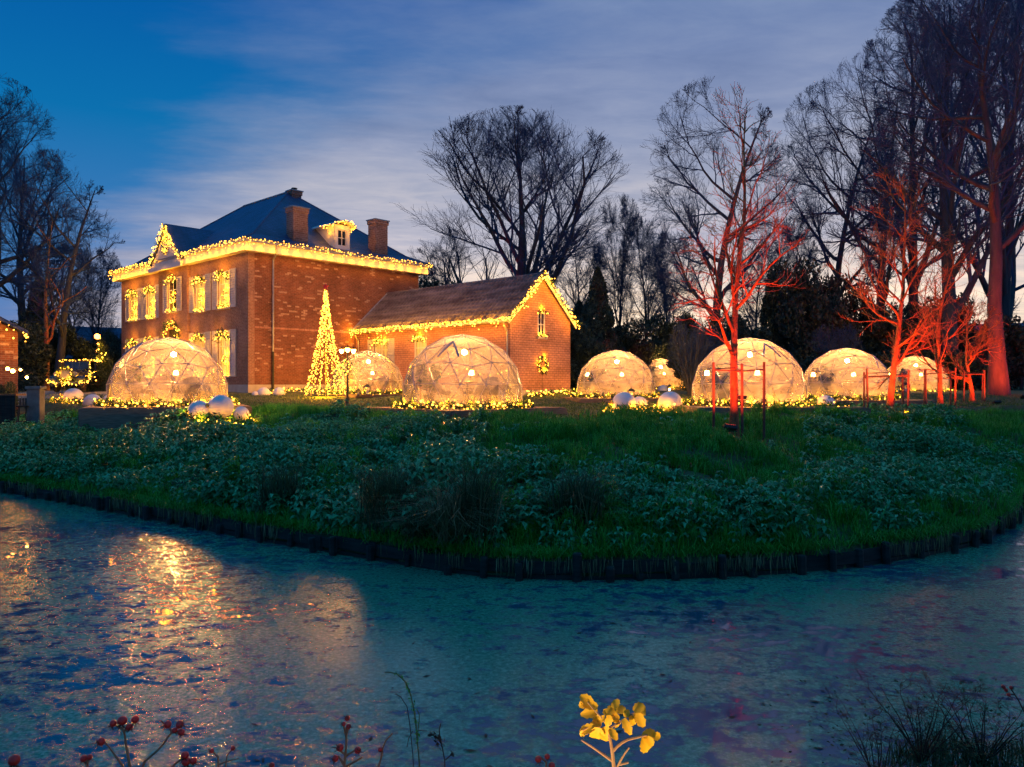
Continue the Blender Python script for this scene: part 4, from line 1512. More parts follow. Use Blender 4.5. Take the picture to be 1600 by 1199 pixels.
# name, px, distance, scale, deck top z, deck half, deck rot, film
DOMES = [
    ('in front of the house entrance', 264, 24.9, 1.01, 1.80, 2.30, R(24), 'film', (-34, 48)),
    ('in front of the annex doors', 723, 23.3, 1.02, 1.78, 2.20, R(43), 'film', (-12, 44)),
    ('between light cone and annex', 574, 38.4, 1.00, 1.98, 2.3, R(47), 'film', None),
    ('just past the brick gable', 962, 35.2, 1.00, 1.87, 2.4, R(12), 'film_misty', None),
    ('half hidden past the gable', 1031, 51.0, 0.94, 2.12, 2.2, R(20), 'film_misty', None),
    ('behind the tall red-lit staked tree', 1169, 25.0, 1.01, 1.80, 2.6, R(6), 'film_misty', (14, 46)),
    ('behind the second red-lit tree', 1322, 32.5, 1.00, 1.84, 2.5, R(4), 'film_misty', (40, 38)),
    ('behind the smallest stakes', 1430, 44.0, 0.98, 1.97, 2.3, R(4), 'film_misty', None),
]
DR_ROT = [0.3, 0.62, 0.1, 0.8, 0.4, 0.25, 0.9, 0.5]
for i, (where, px, d, sc, zt, dh, drz, fm, sky_) in enumerate(DOMES):
    cx_, cy_ = X(px, d), d
    gz_ = Gz(cx_, cy_ - 2.5)
    h = max(0.16, zt - gz_ + 0.02)
    make_deck('low timber deck carrying the dome ' + where, cx_, cy_, zt, dh, drz, h)
    rz = DR_ROT[i]
    loc = (cx_, cy_, zt + 0.004)
    sk = sky_
    make_dome('clear geodesic dome tent ' + where, loc, rz, sc, fm, sk)
    g_ = np.random.default_rng(200 + i)
    a0 = g_.uniform(0, 2 * PI)
    z1 = zt + 0.006
    put('rug', (cx_, cy_, z1), 0, 'round pale rug inside the dome ' + where, 'rug', 'rugs in the domes')
    tx, ty = cx_ + 0.15, cy_ - 0.1
    put('table', (tx, ty, z1 + 0.017), a0, 'round wooden table inside the dome ' + where, 'table', 'tables in the domes')
    put('lamp', (tx + 0.12, ty, z1 + 0.775), 0, 'small lit table lamp inside the dome ' + where, 'lamp', 'table lamps in the domes')
    put('lamp', (cx_ - 1.25, cy_ + 0.35, z1 + 0.75), 0, 'lit side lamp near the wall of the dome ' + where, 'lamp', 'side lamps in the domes', 1.1)
    # little stand for the side lamp
    sb = thing('side_stand', 'slim wooden stand below the side lamp of the dome ' + where, 'side table', (cx_ - 1.25, cy_ + 0.35, z1 + 0.017), 0, 'lamp stands in the domes')
    MB().lathe([(0.16, 0.70), (0.17, 0.715), (0.17, 0.73)], 14).build('top', 'wood_brown', sb)
    for q in range(3):
        a = q * 2 * PI / 3
        MB().tube([(0.10 * math.cos(a), 0.10 * math.sin(a), 0.70), (0.17 * math.cos(a), 0.17 * math.sin(a), 0)], 0.013, 5).build('leg', 'wood_brown', sb)
    for j, (ang, rad, kd, nm) in enumerate(((200, 0.82, 'chair', 'armchair by the plant'), (330, 0.85, 'chair', 'armchair facing the plant'), (90, 0.80, 'chair2', 'armchair behind the table'))):
        a = R(ang) + g_.normal() * 0.15
        put(kd, (tx + rad * math.cos(a), ty + rad * math.sin(a), z1 + 0.017), a - PI / 2, ('grey ' if kd == 'chair' else 'dark ') + nm + ' in the dome ' + where, 'armchair', 'armchairs in the domes')
    put('plant', (cx_ - 0.95, cy_ - 0.55, z1 + 0.017), a0, 'leafy pot plant by the wall inside the dome ' + where, 'plant', 'pot plants in the domes', 1.12)
    hz = 1.2 * DR * sc
    put('pendant', (cx_ + (0.05 if i != 0 else 0.15), cy_, zt + hz - 0.36 - 0.04), 0, 'bright hanging bulb inside the dome ' + where, 'lamp', 'hanging bulbs in the domes')
    if i not in (4,):
        # short festoon of warm bulbs inside
        fp = [(cx_ + 1.35 * sc * math.cos(q), cy_ + 1.35 * sc * math.sin(q), zt + 1.05 * sc + 0.10 * math.sin(5 * q)) for q in np.linspace(0.3, 2.6, 14)]
        garland('dome_fairy_lights', 'string of fairy lights inside the back of the dome ' + where, 'string lights', fp, 0.16, 0.022, 0, jit=0.03, seed=300 + i, watt=0)
    rr = DR * sc + 0.20
    ring = [(cx_ + rr * math.cos(q), cy_ + rr * math.sin(q), zt + 0.075) for q in np.linspace(-PI * 1.02, PI * 0.98 if i in (0, 1, 5) else 0.25, 60)]
    garland('dome_garland', 'lit evergreen garland lying round the foot of the dome ' + where, 'garland', ring, 0.075, 0.031 if d < 30 else 0.036, 20, 0.17, 0.020, 0.06, 0.055, group='garlands round the domes', seed=320 + i, hi=d < 30, rows=2 if d < 30 else 1)

# ================================================================== giant baubles in garland nests
def bauble(px, py, d, r_px, label, cap_dir):
    r_ = 0.92 * r_px / FPX * d
    x, y = X(px, d), d
    zc_ = CAMZ + (600 - py) / FPX * d
    g0 = Gz(x, y)
    zc_ = max(g0 + 0.12 * r_, min(zc_, g0 + 0.85 * r_))
    t = thing('bauble', label, 'bauble', (x, y, g0))
    mb = MB()
    prof = [(max(0.002, r_ * math.sin(q)), -r_ * math.cos(q)) for q in np.linspace(0.02, PI - 0.02, 22)]
    o = mb.lathe(prof, 32).build('ball', 'bauble', t, smooth=True)
    o.location = (0, 0, zc_ - g0)
    cd = Vector(cap_dir).normalized()
    o.rotation_mode = 'QUATERNION'
    o.rotation_quaternion = Vector((0, 0, 1)).rotation_difference(cd)
    c_ = MB().lathe([(r_ * 0.19, r_ * 0.97), (r_ * 0.20, r_ * 1.10), (r_ * 0.17, r_ * 1.13)], 14).build('cap', 'gold', t)
    c_.location = o.location; c_.rotation_mode = 'QUATERNION'; c_.rotation_quaternion = o.rotation_quaternion
    lp = MB().tube([(0.10 * r_ * 2 * math.cos(q) * 0.6, 0, r_ * 1.13 + 0.10 * r_ * (1 + math.sin(q))) for q in np.linspace(-PI / 2, 1.5 * PI, 11)], r_ * 0.02, 5).build('loop', 'gold', t)
    lp.location = o.location; lp.rotation_mode = 'QUATERNION'; lp.rotation_quaternion = o.rotation_quaternion
    return x, y, r_


def nest(label, px, d, rx, ry, seed, z=0.10):
    cx_, cy_ = X(px, d), d
    pts = []
    for q in np.linspace(0, 2 * PI, 40):
        x = cx_ + rx * math.cos(q) * (1 + 0.08 * math.sin(3 * q)); y = cy_ + ry * math.sin(q)
        pts.append((x, y, Gz(x, y) + z))
    garland('bauble_garland', label, 'garland', pts, 0.09, 0.031 if d < 30 else 0.036, 20, 0.18, 0.022, 0.09, 0.075, seed=seed, hi=d < 30, rows=2)


for a in ((345, 637, 22.4, 21, 'largest silver bauble of the nest beside the deck at the house front', (-1, -0.2, 0.25)), (311, 643, 22.2, 18, 'silver bauble leaning out of the nest towards the deck corner', (1, -0.3, 0.6)), (377, 641, 22.6, 13, 'smallest silver bauble of the nest beside the deck at the house front', (-0.6, 0.5, 0.7)),
          (975, 632, 24.5, 20.5, 'silver bauble with gold cap nearest the brick gable', (-1, -0.2, 0.1)), (999, 633, 25.6, 14, 'small silver bauble tucked behind the one near the gable', (0.8, 0.3, 0.3)), (1047, 631, 24.5, 20.5, 'silver bauble beside the lit lantern', (-0.7, 0.2, 0.55)),
          (115, 622, 33.0, 16, 'golden-lit silver bauble near the old car', (-1, -0.5, 0.3)), (145, 627, 30.0, 15, 'middle silver bauble between old car and dome deck', (-0.8, 0.2, 0.5)), (173, 627, 28.5, 12, 'silver bauble touching the dome deck', (0.5, 0.5, 0.7)),
          (412, 616, 37.5, 11, 'small silver bauble in the garland below the downspout', (-1, 0, 0.4)), (436, 615, 37.8, 10, 'small silver bauble by the light cone at the house wall', (1, 0, 0.4)), (399, 618, 37.3, 6, 'tiny silver bauble at the end of the wall garland', (-1, 0, 0.6)),
          (1290, 634, 24.0, 17, 'silver bauble sitting on the low wooden tray', (-0.3, 0.5, 0.8)), (1036, 612, 46, 9, 'far silver bauble in front of the hidden dome', (0, 0.3, 1))):
    bauble(*a)
nest('lit garland nest round the three baubles beside the deck', 344, 22.2, 1.02, 0.55, 400)
nest('lit garland nest round the bauble near the brick gable', 985, 24.6, 0.80, 0.5, 401)
nest('lit garland nest round the bauble beside the lantern', 1045, 24.4, 0.72, 0.5, 402)
nest('lit garland nest round the golden bauble near the old car', 117, 32.6, 0.95, 0.5, 403)
nest('lit garland scrap by the bauble on the wooden tray', 1306, 23.7, 0.36, 0.25, 404)
tr = thing('wooden_tray', 'shallow wooden tray holding one silver bauble on the lawn', 'tray', (X(1288, 23.9), 23.9, Gz(X(1288, 23.9), 23.9)), 0.1)
for (lo, hi) in (((-0.55, -0.38, 0), (0.55, 0.38, 0.05)),):
    MB().box(lo, hi).build('base', 'wood_dark', tr)
for (lo, hi) in (((-0.55, -0.41, 0), (0.55, -0.383, 0.17)), ((-0.55, 0.383, 0), (0.55, 0.41, 0.17)), ((-0.58, -0.38, 0), (-0.553, 0.38, 0.17)), ((0.553, -0.38, 0), (0.58, 0.38, 0.17))):
    MB().box(lo, hi).build('board', 'wood_dark', tr)

# ================================================================== cone tree of lights
cxx, cyy = X(509, 36.0), 36.0
cz = Gz(cxx, cyy)
ct = thing('light_cone_tree', 'tall cone-shaped christmas tree made of golden light strings on a pole', 'christmas tree', (cxx, cyy, cz))
H = CAMZ + (600 - 452) / FPX * 36.0 - cz
MB().tube([(0, 0, 0), (0, 0, H)], [0.035, 0.02], 8).build('pole', 'dark_metal', ct)
MB().tube([(0.95 * math.cos(q), 0.95 * math.sin(q), 0.06) for q in np.linspace(0, 2 * PI, 33)], 0.02, 6).build('base_ring', 'dark_metal', ct)
pts = []
for k_ in range(15):
    a = k_ * 2 * PI / 15
    A = Vector((0.95 * math.cos(a), 0.95 * math.sin(a), 0.06)); B = Vector((0.02 * math.cos(a), 0.02 * math.sin(a), H * 0.975))
    sag = [A.lerp(B, q) * 1.0 - Vector((math.cos(a), math.sin(a), 0)) * (0.09 * math.sin(q * PI)) for q in np.linspace(0, 1, 10)]
    MB().tube(sag, 0.007, 3, cap=False).build('light_strand', 'cable', ct, fix=False)
    for q in resample([tuple(p) for p in sag], 0.105):
        pts.append(q + rng.normal(size=3) * 0.035)
for q in np.linspace(0, 1, 240):
    a = q * 2 * PI * 9
    rad = 0.95 * (1 - q) - 0.09 * math.sin(q * PI) + 0.02
    pts.append(np.array([rad * math.cos(a), rad * math.sin(a), 0.1 + q * H * 0.95]) + rng.normal(size=3) * 0.04)
V, F = bulbs_mesh(pts, 0.027)
fast_obj('bulb', V, F, 'bulb', ct, kind='stuff')
for q in np.linspace(0.05, 0.9, 9):
    string_lamps(ct, [(0.0, -0.5 * (1 - q), q * H), (0.05, -0.5 * (1 - q), q * H + 0.02)], 110 * (1.25 - q) / 0.054 * 1.0)
st = MB()
so = []
for i in range(10):
    rr = 0.16 if i % 2 == 0 else 0.07
    so.append((rr * math.sin(i * PI / 5), H + 0.10 + rr * math.cos(i * PI / 5)))
st.poly_prism(so, lambda a, d, z: (a, d, z), -0.02, 0.02).build('star', 'hip', ct)

# ================================================================== lamp post
lx, ly = X(543, 26.0), 26.0
lz = Gz(lx, ly)
lp = thing('lamp_post', 'black cast lamp post with three lit globes and a wreath', 'street lamp', (lx, ly, lz), 0.0)
LH = CAMZ + (600 - 552) / FPX * 26 - lz
MB().lathe([(0.16, 0), (0.16, 0.06), (0.11, 0.10), (0.085, 0.36), (0.05, 0.46), (0.045, 0.50)], 12).build('base', 'iron', lp)
MB().lathe([(0.045, 0.50), (0.034, LH * 0.72), (0.05, LH * 0.73), (0.05, LH * 0.76), (0.028, LH * 0.78), (0.024, LH)], 10).build('pole', 'iron', lp)
for i, dx in enumerate((-0.20, 0.0, 0.20)):
    z0 = LH - 0.02 if dx else LH + 0.02
    if dx:
        MB().tube([(0, 0, LH - 0.16), (dx * 0.6, 0, LH - 0.20), (dx, 0, LH - 0.14), (dx, 0, z0)], 0.013, 6).build('arm', 'iron', lp)
    lh_ = MB().lathe([(0.02, 0), (0.045, 0.02), (0.078, 0.10), (0.078, 0.13)], 10, c=(dx, 0, z0)).build('globe', 'lamp_globe', lp)
    MB().lathe([(0.085, 0.132), (0.06, 0.17), (0.02, 0.19), (0.012, 0.23)], 10, c=(dx, 0, z0)).build('cap', 'iron', lp)
wz = CAMZ + (600 - 574) / FPX * 26
garland('lamp_wreath', 'lit wreath tied to the lamp post', 'wreath', [(lx - 0.02 + 0.16 * math.cos(q), ly - 0.09, wz + 0.21 * math.sin(q)) for q in np.linspace(0, 2 * PI, 13)], 0.032, 0.024, 12, 0.09, 0.014, 0.03, 0.03, seed=500, hi=True)

# ================================================================== lanterns
def lantern(px, d, h, label, lit=True, z=None):
    x, y = X(px, d), d
    z = Gz(x, y) if z is None else z
    t = thing('lantern', label, 'lantern', (x, y, z))
    w = h * 0.30
    MB().box((-w, -w, 0), (w, w, h * 0.06)).build('base', 'iron', t)
    for (a, b_) in ((-1, -1), (1, -1), (1, 1), (-1, 1)):
        MB().box((a * w * 0.9 - 0.012, b_ * w * 0.9 - 0.012, h * 0.06), (a * w * 0.9 + 0.012, b_ * w * 0.9 + 0.012, h * 0.66)).build('post', 'iron', t)
    MB().lathe([(w * 1.5, h * 0.66), (w * 1.5, h * 0.69), (w * 0.7, h * 0.85), (w * 0.4, h * 0.86), (w * 0.4, h * 0.92), (0.01, h * 0.94)], 4).build('roof', 'iron', t).rotation_euler = (0, 0, PI / 4)
    MB().tube([(0.08 * h * math.cos(q), 0, h * 0.96 + 0.07 * h * math.sin(q)) for q in np.linspace(0, 2 * PI, 11)], 0.006, 5).build('ring', 'iron', t)
    MB().lathe([(w * 0.38, h * 0.06), (w * 0.38, h * 0.36), (w * 0.1, h * 0.37)], 10).build('candle', 'lamp_globe' if lit else 'plaster', t)
    return t


lantern(574, 35.3, 0.52, 'black lantern on the deck edge of the dome by the annex wall', False, 1.99)
lantern(560, 35.0, 0.30, 'small black lantern next to the taller one by the annex wall', False, 1.99)
lantern(986, 31.8, 0.46, 'black lantern on the deck past the gable', False, 1.88)
lantern(972, 31.9, 0.30, 'low black lantern beside the taller one past the gable', False, 1.88)
lantern(1073, 25.6, 0.52, 'glowing lantern standing on the grass by the staked tree dome', True)
lantern(1046, 45.0, 0.40, 'far black lantern by the hidden dome', True)
lantern(1415, 40.6, 0.55, 'black lantern in front of the farthest dome', False)
lantern(1404, 40.8, 0.36, 'short black lantern in front of the farthest dome', False)

# ================================================================== old car
car = thing('vintage_car', 'dark vintage car with boxy cab and round fenders draped in lights', 'car', (X(116, 40), 40.5, Gz(X(116, 40), 40.5)), R(9))
# local: front towards -Y, width along X
hood = []
mb = MB()
sec = [(-0.30, 0.62), (-0.34, 0.80), (-0.33, 1.02), (-0.20, 1.14), (0, 1.17), (0.20, 1.14), (0.33, 1.02), (0.34, 0.80), (0.30, 0.62)]
vs_ = []; fs_ = []
for k_, (yy, s_) in enumerate(((-1.75, 0.92), (-1.0, 1.05), (-0.35, 1.25))):
    vs_ += [(a * s_, yy, 0.62 + (z - 0.62) * (0.94 + 0.06 * k_)) for a, z in sec]
n_ = len(sec)
for i in range(2):
    for j in range(n_ - 1):
        fs_.append((i * n_ + j, i * n_ + j + 1, (i + 1) * n_ + j + 1, (i + 1) * n_ + j))
fs_ += [tuple(range(n_)), tuple(2 * n_ + j for j in range(n_ - 1, -1, -1))]
mb.add(vs_, fs_)
mb.box((-0.45, -0.35, 0.55), (0.45, 1.9, 0.62))
body = mb.build('hood', 'car_paint', car, smooth=False)
MB().box((-0.28, -1.80, 0.62), (0.28, -1.752, 1.12)).build('grille', 'zinc', car)
cab = MB()
cab.box((-0.62, -0.35, 0.62), (0.62, 1.5, 1.10))
cabo = cab.build('body', 'car_paint', car, bevel=0.04)
for (a, b_) in ((-0.58, -0.30), (0.58, -0.30), (-0.58, 0.55), (0.58, 0.55), (-0.58, 1.42), (0.58, 1.42)):
    MB().box((a - 0.03, b_ - 0.03, 1.102), (a + 0.03, b_ + 0.03, 1.62)).build('pillar', 'car_paint', car)
MB().box((-0.68, -0.45, 1.622), (0.68, 1.55, 1.70)).build('roof', 'fabric_dark', car, bevel=0.03)
MB().box((-0.54, -0.315, 1.11), (0.54, -0.295, 1.60)).build('windscreen', 'window_glass', car)
for sg in (-1, 1):
    fd = MB(); vs_ = []; fs_ = []
    for i, q in enumerate(np.linspace(-0.15, PI + 0.1, 12)):
        for rr in (0.44, 0.47):
            for xx in (0.36, 0.82):
                vs_.append((sg * xx, -1.25 - rr * math.cos(q), 0.42 + rr * math.sin(q)))
    for i in range(11):
        b0 = i * 4; b1 = b0 + 4
        fs_ += [(b0, b0 + 1, b1 + 1, b1), (b0 + 2, b1 + 2, b1 + 3, b0 + 3), (b0, b1, b1 + 2, b0 + 2), (b0 + 1, b0 + 3, b1 + 3, b1 + 1)]
    fd.add(vs_, fs_).build('fender', 'car_paint', car)
    MB().box((sg * 0.60 - 0.14, -0.85, 0.40), (sg * 0.60 + 0.14, 0.9, 0.44)).build('running_board', 'dark_metal', car)
    hl = MB(); hl.lathe([(0.03, 0), (0.12, 0.03), (0.14, 0.16), (0.13, 0.18)], 14, fn=lambda q: (q[0], -q[2], q[1])); hlo = hl.build('headlight', 'zinc', car); hlo.location = (sg * 0.42, -1.62, 0.92)
    for yy in (-1.25, 1.05):
        tw = MB(); prof = [(0.26, -0.05), (0.37, -0.06), (0.385, 0), (0.37, 0.06), (0.26, 0.05)]
        wl_ = tw.lathe(prof, 24, fn=lambda q: (q[2], q[0], q[1])).build('wheel', 'rubber', car, smooth=False); wl_.location = (sg * 0.62, yy, 0.385)
        rm = MB()
        for j in range(10):
            a = j * 2 * PI / 10
            rm.tube([(0, 0.05 * math.cos(a), 0.05 * math.sin(a)), (0, 0.27 * math.cos(a), 0.27 * math.sin(a))], 0.014, 4)
        rmo = rm.build('rim', 'wood_brown', wl_); rmo.location = (sg * 0.065, 0, 0)
MB().tube([(-0.75, -1.85, 0.50), (0.75, -1.85, 0.50)], 0.035, 8).build('bumper', 'zinc', car)
ca_, sa_ = math.cos(R(9)), math.sin(R(9))
cw_ = lambda x, y, z: (car.location.x + x * ca_ - y * sa_, car.location.y + x * sa_ + y * ca_, car.location.z + z)
garland('car_roof_lights', 'golden lights strung round the roof edge of the old car', 'string lights', [cw_(0.72, 1.5, 1.68), cw_(0.72, -0.5, 1.68), cw_(-0.72, -0.5, 1.66), cw_(-0.72, 0.2, 1.66)], 0.07, 0.034, 0, jit=0.03, seed=510)
garland('car_wreath', 'lit wreath on the radiator of the old car', 'wreath', [cw_(0.34 * math.cos(q), -1.92, 0.92 + 0.32 * math.sin(q)) for q in np.linspace(0, 2 * PI, 15)], 0.06, 0.034, 14, 0.15, 0.02, 0.05, 0.04, seed=511)
garland('car_bumper_lights', 'golden lights draped over bumper and fenders of the old car', 'string lights', [cw_(-0.95, -1.6, 0.62), cw_(-0.5, -1.95, 0.45), cw_(0.5, -1.95, 0.45), cw_(0.95, -1.5, 0.65), cw_(0.9, -0.9, 0.95)], 0.06, 0.034, 8, 0.15, 0.02, 0.06, 0.07, seed=512, rows=2)
garland('car_pillar_lights', 'golden lights down the windscreen pillar of the old car', 'string lights', [cw_(0.66, -0.42, 1.64), cw_(0.68, -0.42, 1.1), cw_(0.9, -0.6, 1.0)], 0.06, 0.032, 0, jit=0.03, seed=513)

# ================================================================== bar hut at the picture's edge
hx, hy = X(28, 26.0), 26.0
hz0 = Gz(hx, hy)
hut = thing('brick_hut', 'corner of a small brick hut with string lights under its eaves', 'building', (hx, hy, 0), R(35))
MB().box((-5.0, 0, hz0 - 0.3), (0, 4.5, 4.25)).build('wall', 'brick_side', hut)
hr = MB()
hr.poly_prism([(-5.4, 6.5), (-2.5, 5.85), (0.28, 4.28), (0.28, 4.16), (-2.5, 5.70), (-5.4, 6.3)], lambda a, d, z: (a, d, z), -0.35, 4.9)
hr.build('roof', 'slate', hut)
gb = MB(); gb.add([(-5.0, 0.001, 4.25), (0, 0.001, 4.25), (-2.5, 0.001, 5.66), (-5.0, 0.001, 6.2)], [(0, 1, 2, 3)]); gb.build('gable_wall', 'brick_side', hut, fix=False)
ch_, sh_ = math.cos(R(35)), math.sin(R(35))
hw_ = lambda x, y, z: (hx + x * ch_ - y * sh_, hy + x * sh_ + y * ch_, z)
icicle('hut_lights', 'golden icicle lights under the eaves of the small brick hut', [hw_(-2.4, -0.42, 5.62), hw_(0.2, -0.42, 4.18), hw_(0.34, 0.6, 4.12)], 0.55, 0.12, (1, 4), 0.034, seed=520)
fs = thing('festoon_lights', 'four round glowing bulbs hung between hut and stone pillar', 'string lights', hw_(-2, -0.9, 3.1))
fpts = [P(12, 577, 24.6), P(20, 580.5, 24.6), P(32, 578.5, 24.6), P(42, 590.5, 24.4)]
b0 = np.array(hw_(-2, -0.9, 3.1))
V, F = bulbs_mesh(np.array(fpts) - b0, 0.062, True)
for q in fpts:
    V, F = bulbs_mesh((q - b0)[None], 0.062, True)
    fast_obj('bulb', V, F, 'festoon', fs, smooth=True)
MB().tube([np.array((-2.5, 0.2, 0.25))] + [q - b0 + np.array((0, 0, 0.08)) for q in fpts] + [P(52, 583, 24.3) - b0], 0.01, 5).build('cable', 'cable', fs, fix=False)
sx_, sy_ = X(56, 24.2), 24.2
pil = thing('stone_pillar', 'weathered grey stone pillar beside the hut bar', 'pillar', (sx_, sy_, Gz(sx_, sy_)), 0.15)
MB().box((-0.19, -0.19, 0), (0.19, 0.19, 1.22)).build('shaft', 'stone', pil, bevel=0.02)
MB().box((-0.23, -0.23, 1.222), (0.23, 0.23, 1.32)).build('cap', 'stone', pil, bevel=0.02)
MB().box((-0.26, -0.26, -0.1), (0.26, 0.26, 0.10)).build('base', 'stone', pil)
# bar counter and stool
bx0, by0 = X(14, 24.8), 24.8
bar = thing('bar_counter', 'dark wooden bar counter under the glowing round bulbs', 'counter', (bx0, by0, Gz(bx0, by0)), 0.05)
MB().box((-0.75, -0.30, 1.05), (0.40, 0.25, 1.10)).build('top', 'wood_brown', bar)
for i in range(7):
    MB().box((-0.70 + i * 0.15, -0.24, 0), (-0.562 + i * 0.15, -0.21, 1.048)).build('plank', 'wood_dark', bar)
bx1, by1 = X(35, 23.9), 23.9
stool = thing('bar_stool', 'dark bar stool with low back in front of the bar counter', 'stool', (bx1, by1, Gz(bx1, by1)), 0.4)
MB().lathe([(0.17, 0.70), (0.18, 0.72), (0.17, 0.745)], 14).build('seat', 'wood_dark', stool)
for i in range(4):
    a = PI / 4 + i * PI / 2
    MB().tube([(0.12 * math.cos(a), 0.12 * math.sin(a), 0.70), (0.22 * math.cos(a), 0.22 * math.sin(a), 0)], 0.016, 6).build('leg', 'dark_metal', stool)
MB().tube([(0.185 * math.cos(q), 0.185 * math.sin(q), 0.25) for q in np.linspace(0, 2 * PI, 17)], 0.012, 5).build('footring', 'dark_metal', stool)
for i in range(3):
    a = PI / 2 - 0.5 + 0.5 * i
    MB().box((0.16 * math.cos(a) - 0.03, 0.16 * math.sin(a) - 0.012, 0.74), (0.16 * math.cos(a) + 0.03, 0.16 * math.sin(a) + 0.012, 0.98)).build('back_slat', 'fabric_dark', stool)
# gravel yard near the car: a thin sheet following the ground
xs = np.linspace(-26, -17.5, 24); ys = np.linspace(34.5, 44, 24)
gx, gy = np.meshgrid(xs, ys)
wob = (fbm(gx * 0.5, gy * 0.5, 31) - 0.5) * 1.2
gx2 = gx + wob
V = np.stack([gx2.ravel(), gy.ravel(), G(gx2.ravel(), gy.ravel()) + 0.012], 1)
i = np.arange(23)[:, None] * 24 + np.arange(23)[None]
F = np.stack([i, i + 1, i + 25, i + 24], -1).reshape(-1, 4)
struct(fast_obj('gravel_path', V, F, 'gravel', smooth=True))

# red path lamps and a small fairy-light tree near the car
for (px, py, d, r_, lab) in ((152, 526.5, 44, 0.15, 'highest red-orange globe lamp on a thin pole by the house end'), (157, 538, 44.5, 0.12, 'middle red-orange globe lamp on a thin pole by the house end'), (153, 549, 45, 0.11, 'lowest red-orange globe lamp on a thin pole by the house end')):
    q = P(px, py, d)
    t = thing('globe_lamp', lab, 'lamp', (q[0], q[1], Gz(q[0], q[1])))
    zt = q[2] - t.location.z
    MB().tube([(0, 0, 0), (0, 0, zt - r_)], 0.03, 6).build('pole', 'iron', t)
    V, F = bulbs_mesh(np.array([(0, 0, zt)]), r_, True)
    fast_obj('globe', V, F, 'red_bulb', t, smooth=True)


# ================================================================== bare trees
def grow(g_, start, dirs, length, radius, n_, wob, up, tip=0.45):
    m_ = len(start)
    pts = np.zeros((m_, n_, 3)); rad = np.zeros((m_, n_))
    d = dirs.copy(); p = start.copy()
    pts[:, 0] = p
    for i in range(1, n_):
        d = d + g_.normal(size=d.shape) * wob
        d[:, 2] += up
        d /= np.linalg.norm(d, axis=1)[:, None]
        p = p + d * (length / (n_ - 1))[:, None]
        pts[:, i] = p
    t = np.linspace(0, 1, n_)
    rad = radius[:, None] * (1 - (1 - tip) * t)[None]
    return pts, rad


def spawn(g_, pts, rad, length, count, t0, t1, ang, angj, lr, rr, env=None, taper=0.45, keep=None):
    m_, n_, _ = pts.shape
    t = np.tile(np.linspace(t0, t1, count), (m_, 1)) + g_.uniform(-0.5, 0.5, (m_, count)) * (t1 - t0) / max(count - 1, 1)
    t = np.clip(t, 0.02, 1.0)
    f = t * (n_ - 1); i0 = np.clip(np.floor(f).astype(int), 0, n_ - 2); fr = f - i0
    I = np.arange(m_)[:, None]
    P0 = pts[I, i0]; P1 = pts[I, i0 + 1]
    pos = P0 + (P1 - P0) * fr[..., None]
    T = P1 - P0; T /= np.maximum(np.linalg.norm(T, axis=2), 1e-9)[..., None]
    r0 = rad[I, i0] * (1 - fr) + rad[I, i0 + 1] * fr
    q = g_.normal(size=T.shape)
    pr = q - (q * T).sum(-1, keepdims=True) * T
    pr /= np.linalg.norm(pr, axis=2)[..., None]
    a = R(ang) + g_.normal(size=t.shape) * R(angj)
    D = T * np.cos(a)[..., None] + pr * np.sin(a)[..., None]
    L = length[:, None] * lr * (1 - taper * t) * g_.uniform(0.75, 1.2, t.shape)
    pos = pos.reshape(-1, 3); D = D.reshape(-1, 3); L = L.reshape(-1); r0 = (r0 * rr).reshape(-1)
    if keep is not None:
        m2 = keep(pos)
        pos, D, L, r0 = pos[m2], D[m2], L[m2], r0[m2]
    if env is not None:
        L = L * env(pos, D)
    return pos, D, L, r0


def tubes(pts, rad, k_):
    m_, n_, _ = pts.shape
    T = np.zeros_like(pts)
    T[:, 1:-1] = pts[:, 2:] - pts[:, :-2]; T[:, 0] = pts[:, 1] - pts[:, 0]; T[:, -1] = pts[:, -1] - pts[:, -2]
    T /= np.maximum(np.linalg.norm(T, axis=2), 1e-9)[..., None]
    ref = np.zeros_like(T); ref[..., 0] = 1
    flat = np.abs(T[:, :1, 0]) > 0.8
    ref = np.where(flat[..., None], np.array([0, 1.0, 0]), ref)
    e1 = np.cross(T, ref); e1 /= np.maximum(np.linalg.norm(e1, axis=2), 1e-9)[..., None]
    e2 = np.cross(T, e1)
    a = np.arange(k_) * 2 * PI / k_
    V = pts[:, :, None] + (e1[:, :, None] * np.cos(a)[None, None, :, None] + e2[:, :, None] * np.sin(a)[None, None, :, None]) * rad[:, :, None, None]
    V = V.reshape(-1, 3)
    base = np.arange(m_)[:, None, None] * n_ * k_
    i = np.arange(n_ - 1)[None, :, None] * k_; j = np.arange(k_)[None, None]; j2 = (j + 1) % k_
    F = np.stack([base + i + j, base + i + j2, base + i + k_ + j2, base + i + k_ + j], -1).reshape(-1, 4)
    return V, F


def join(parts):
    V = []; F = []; n_ = 0
    for v_, f_ in parts:
        V.append(v_); F.append(f_ + n_); n_ += len(v_)
    return np.concatenate(V), np.concatenate(F)


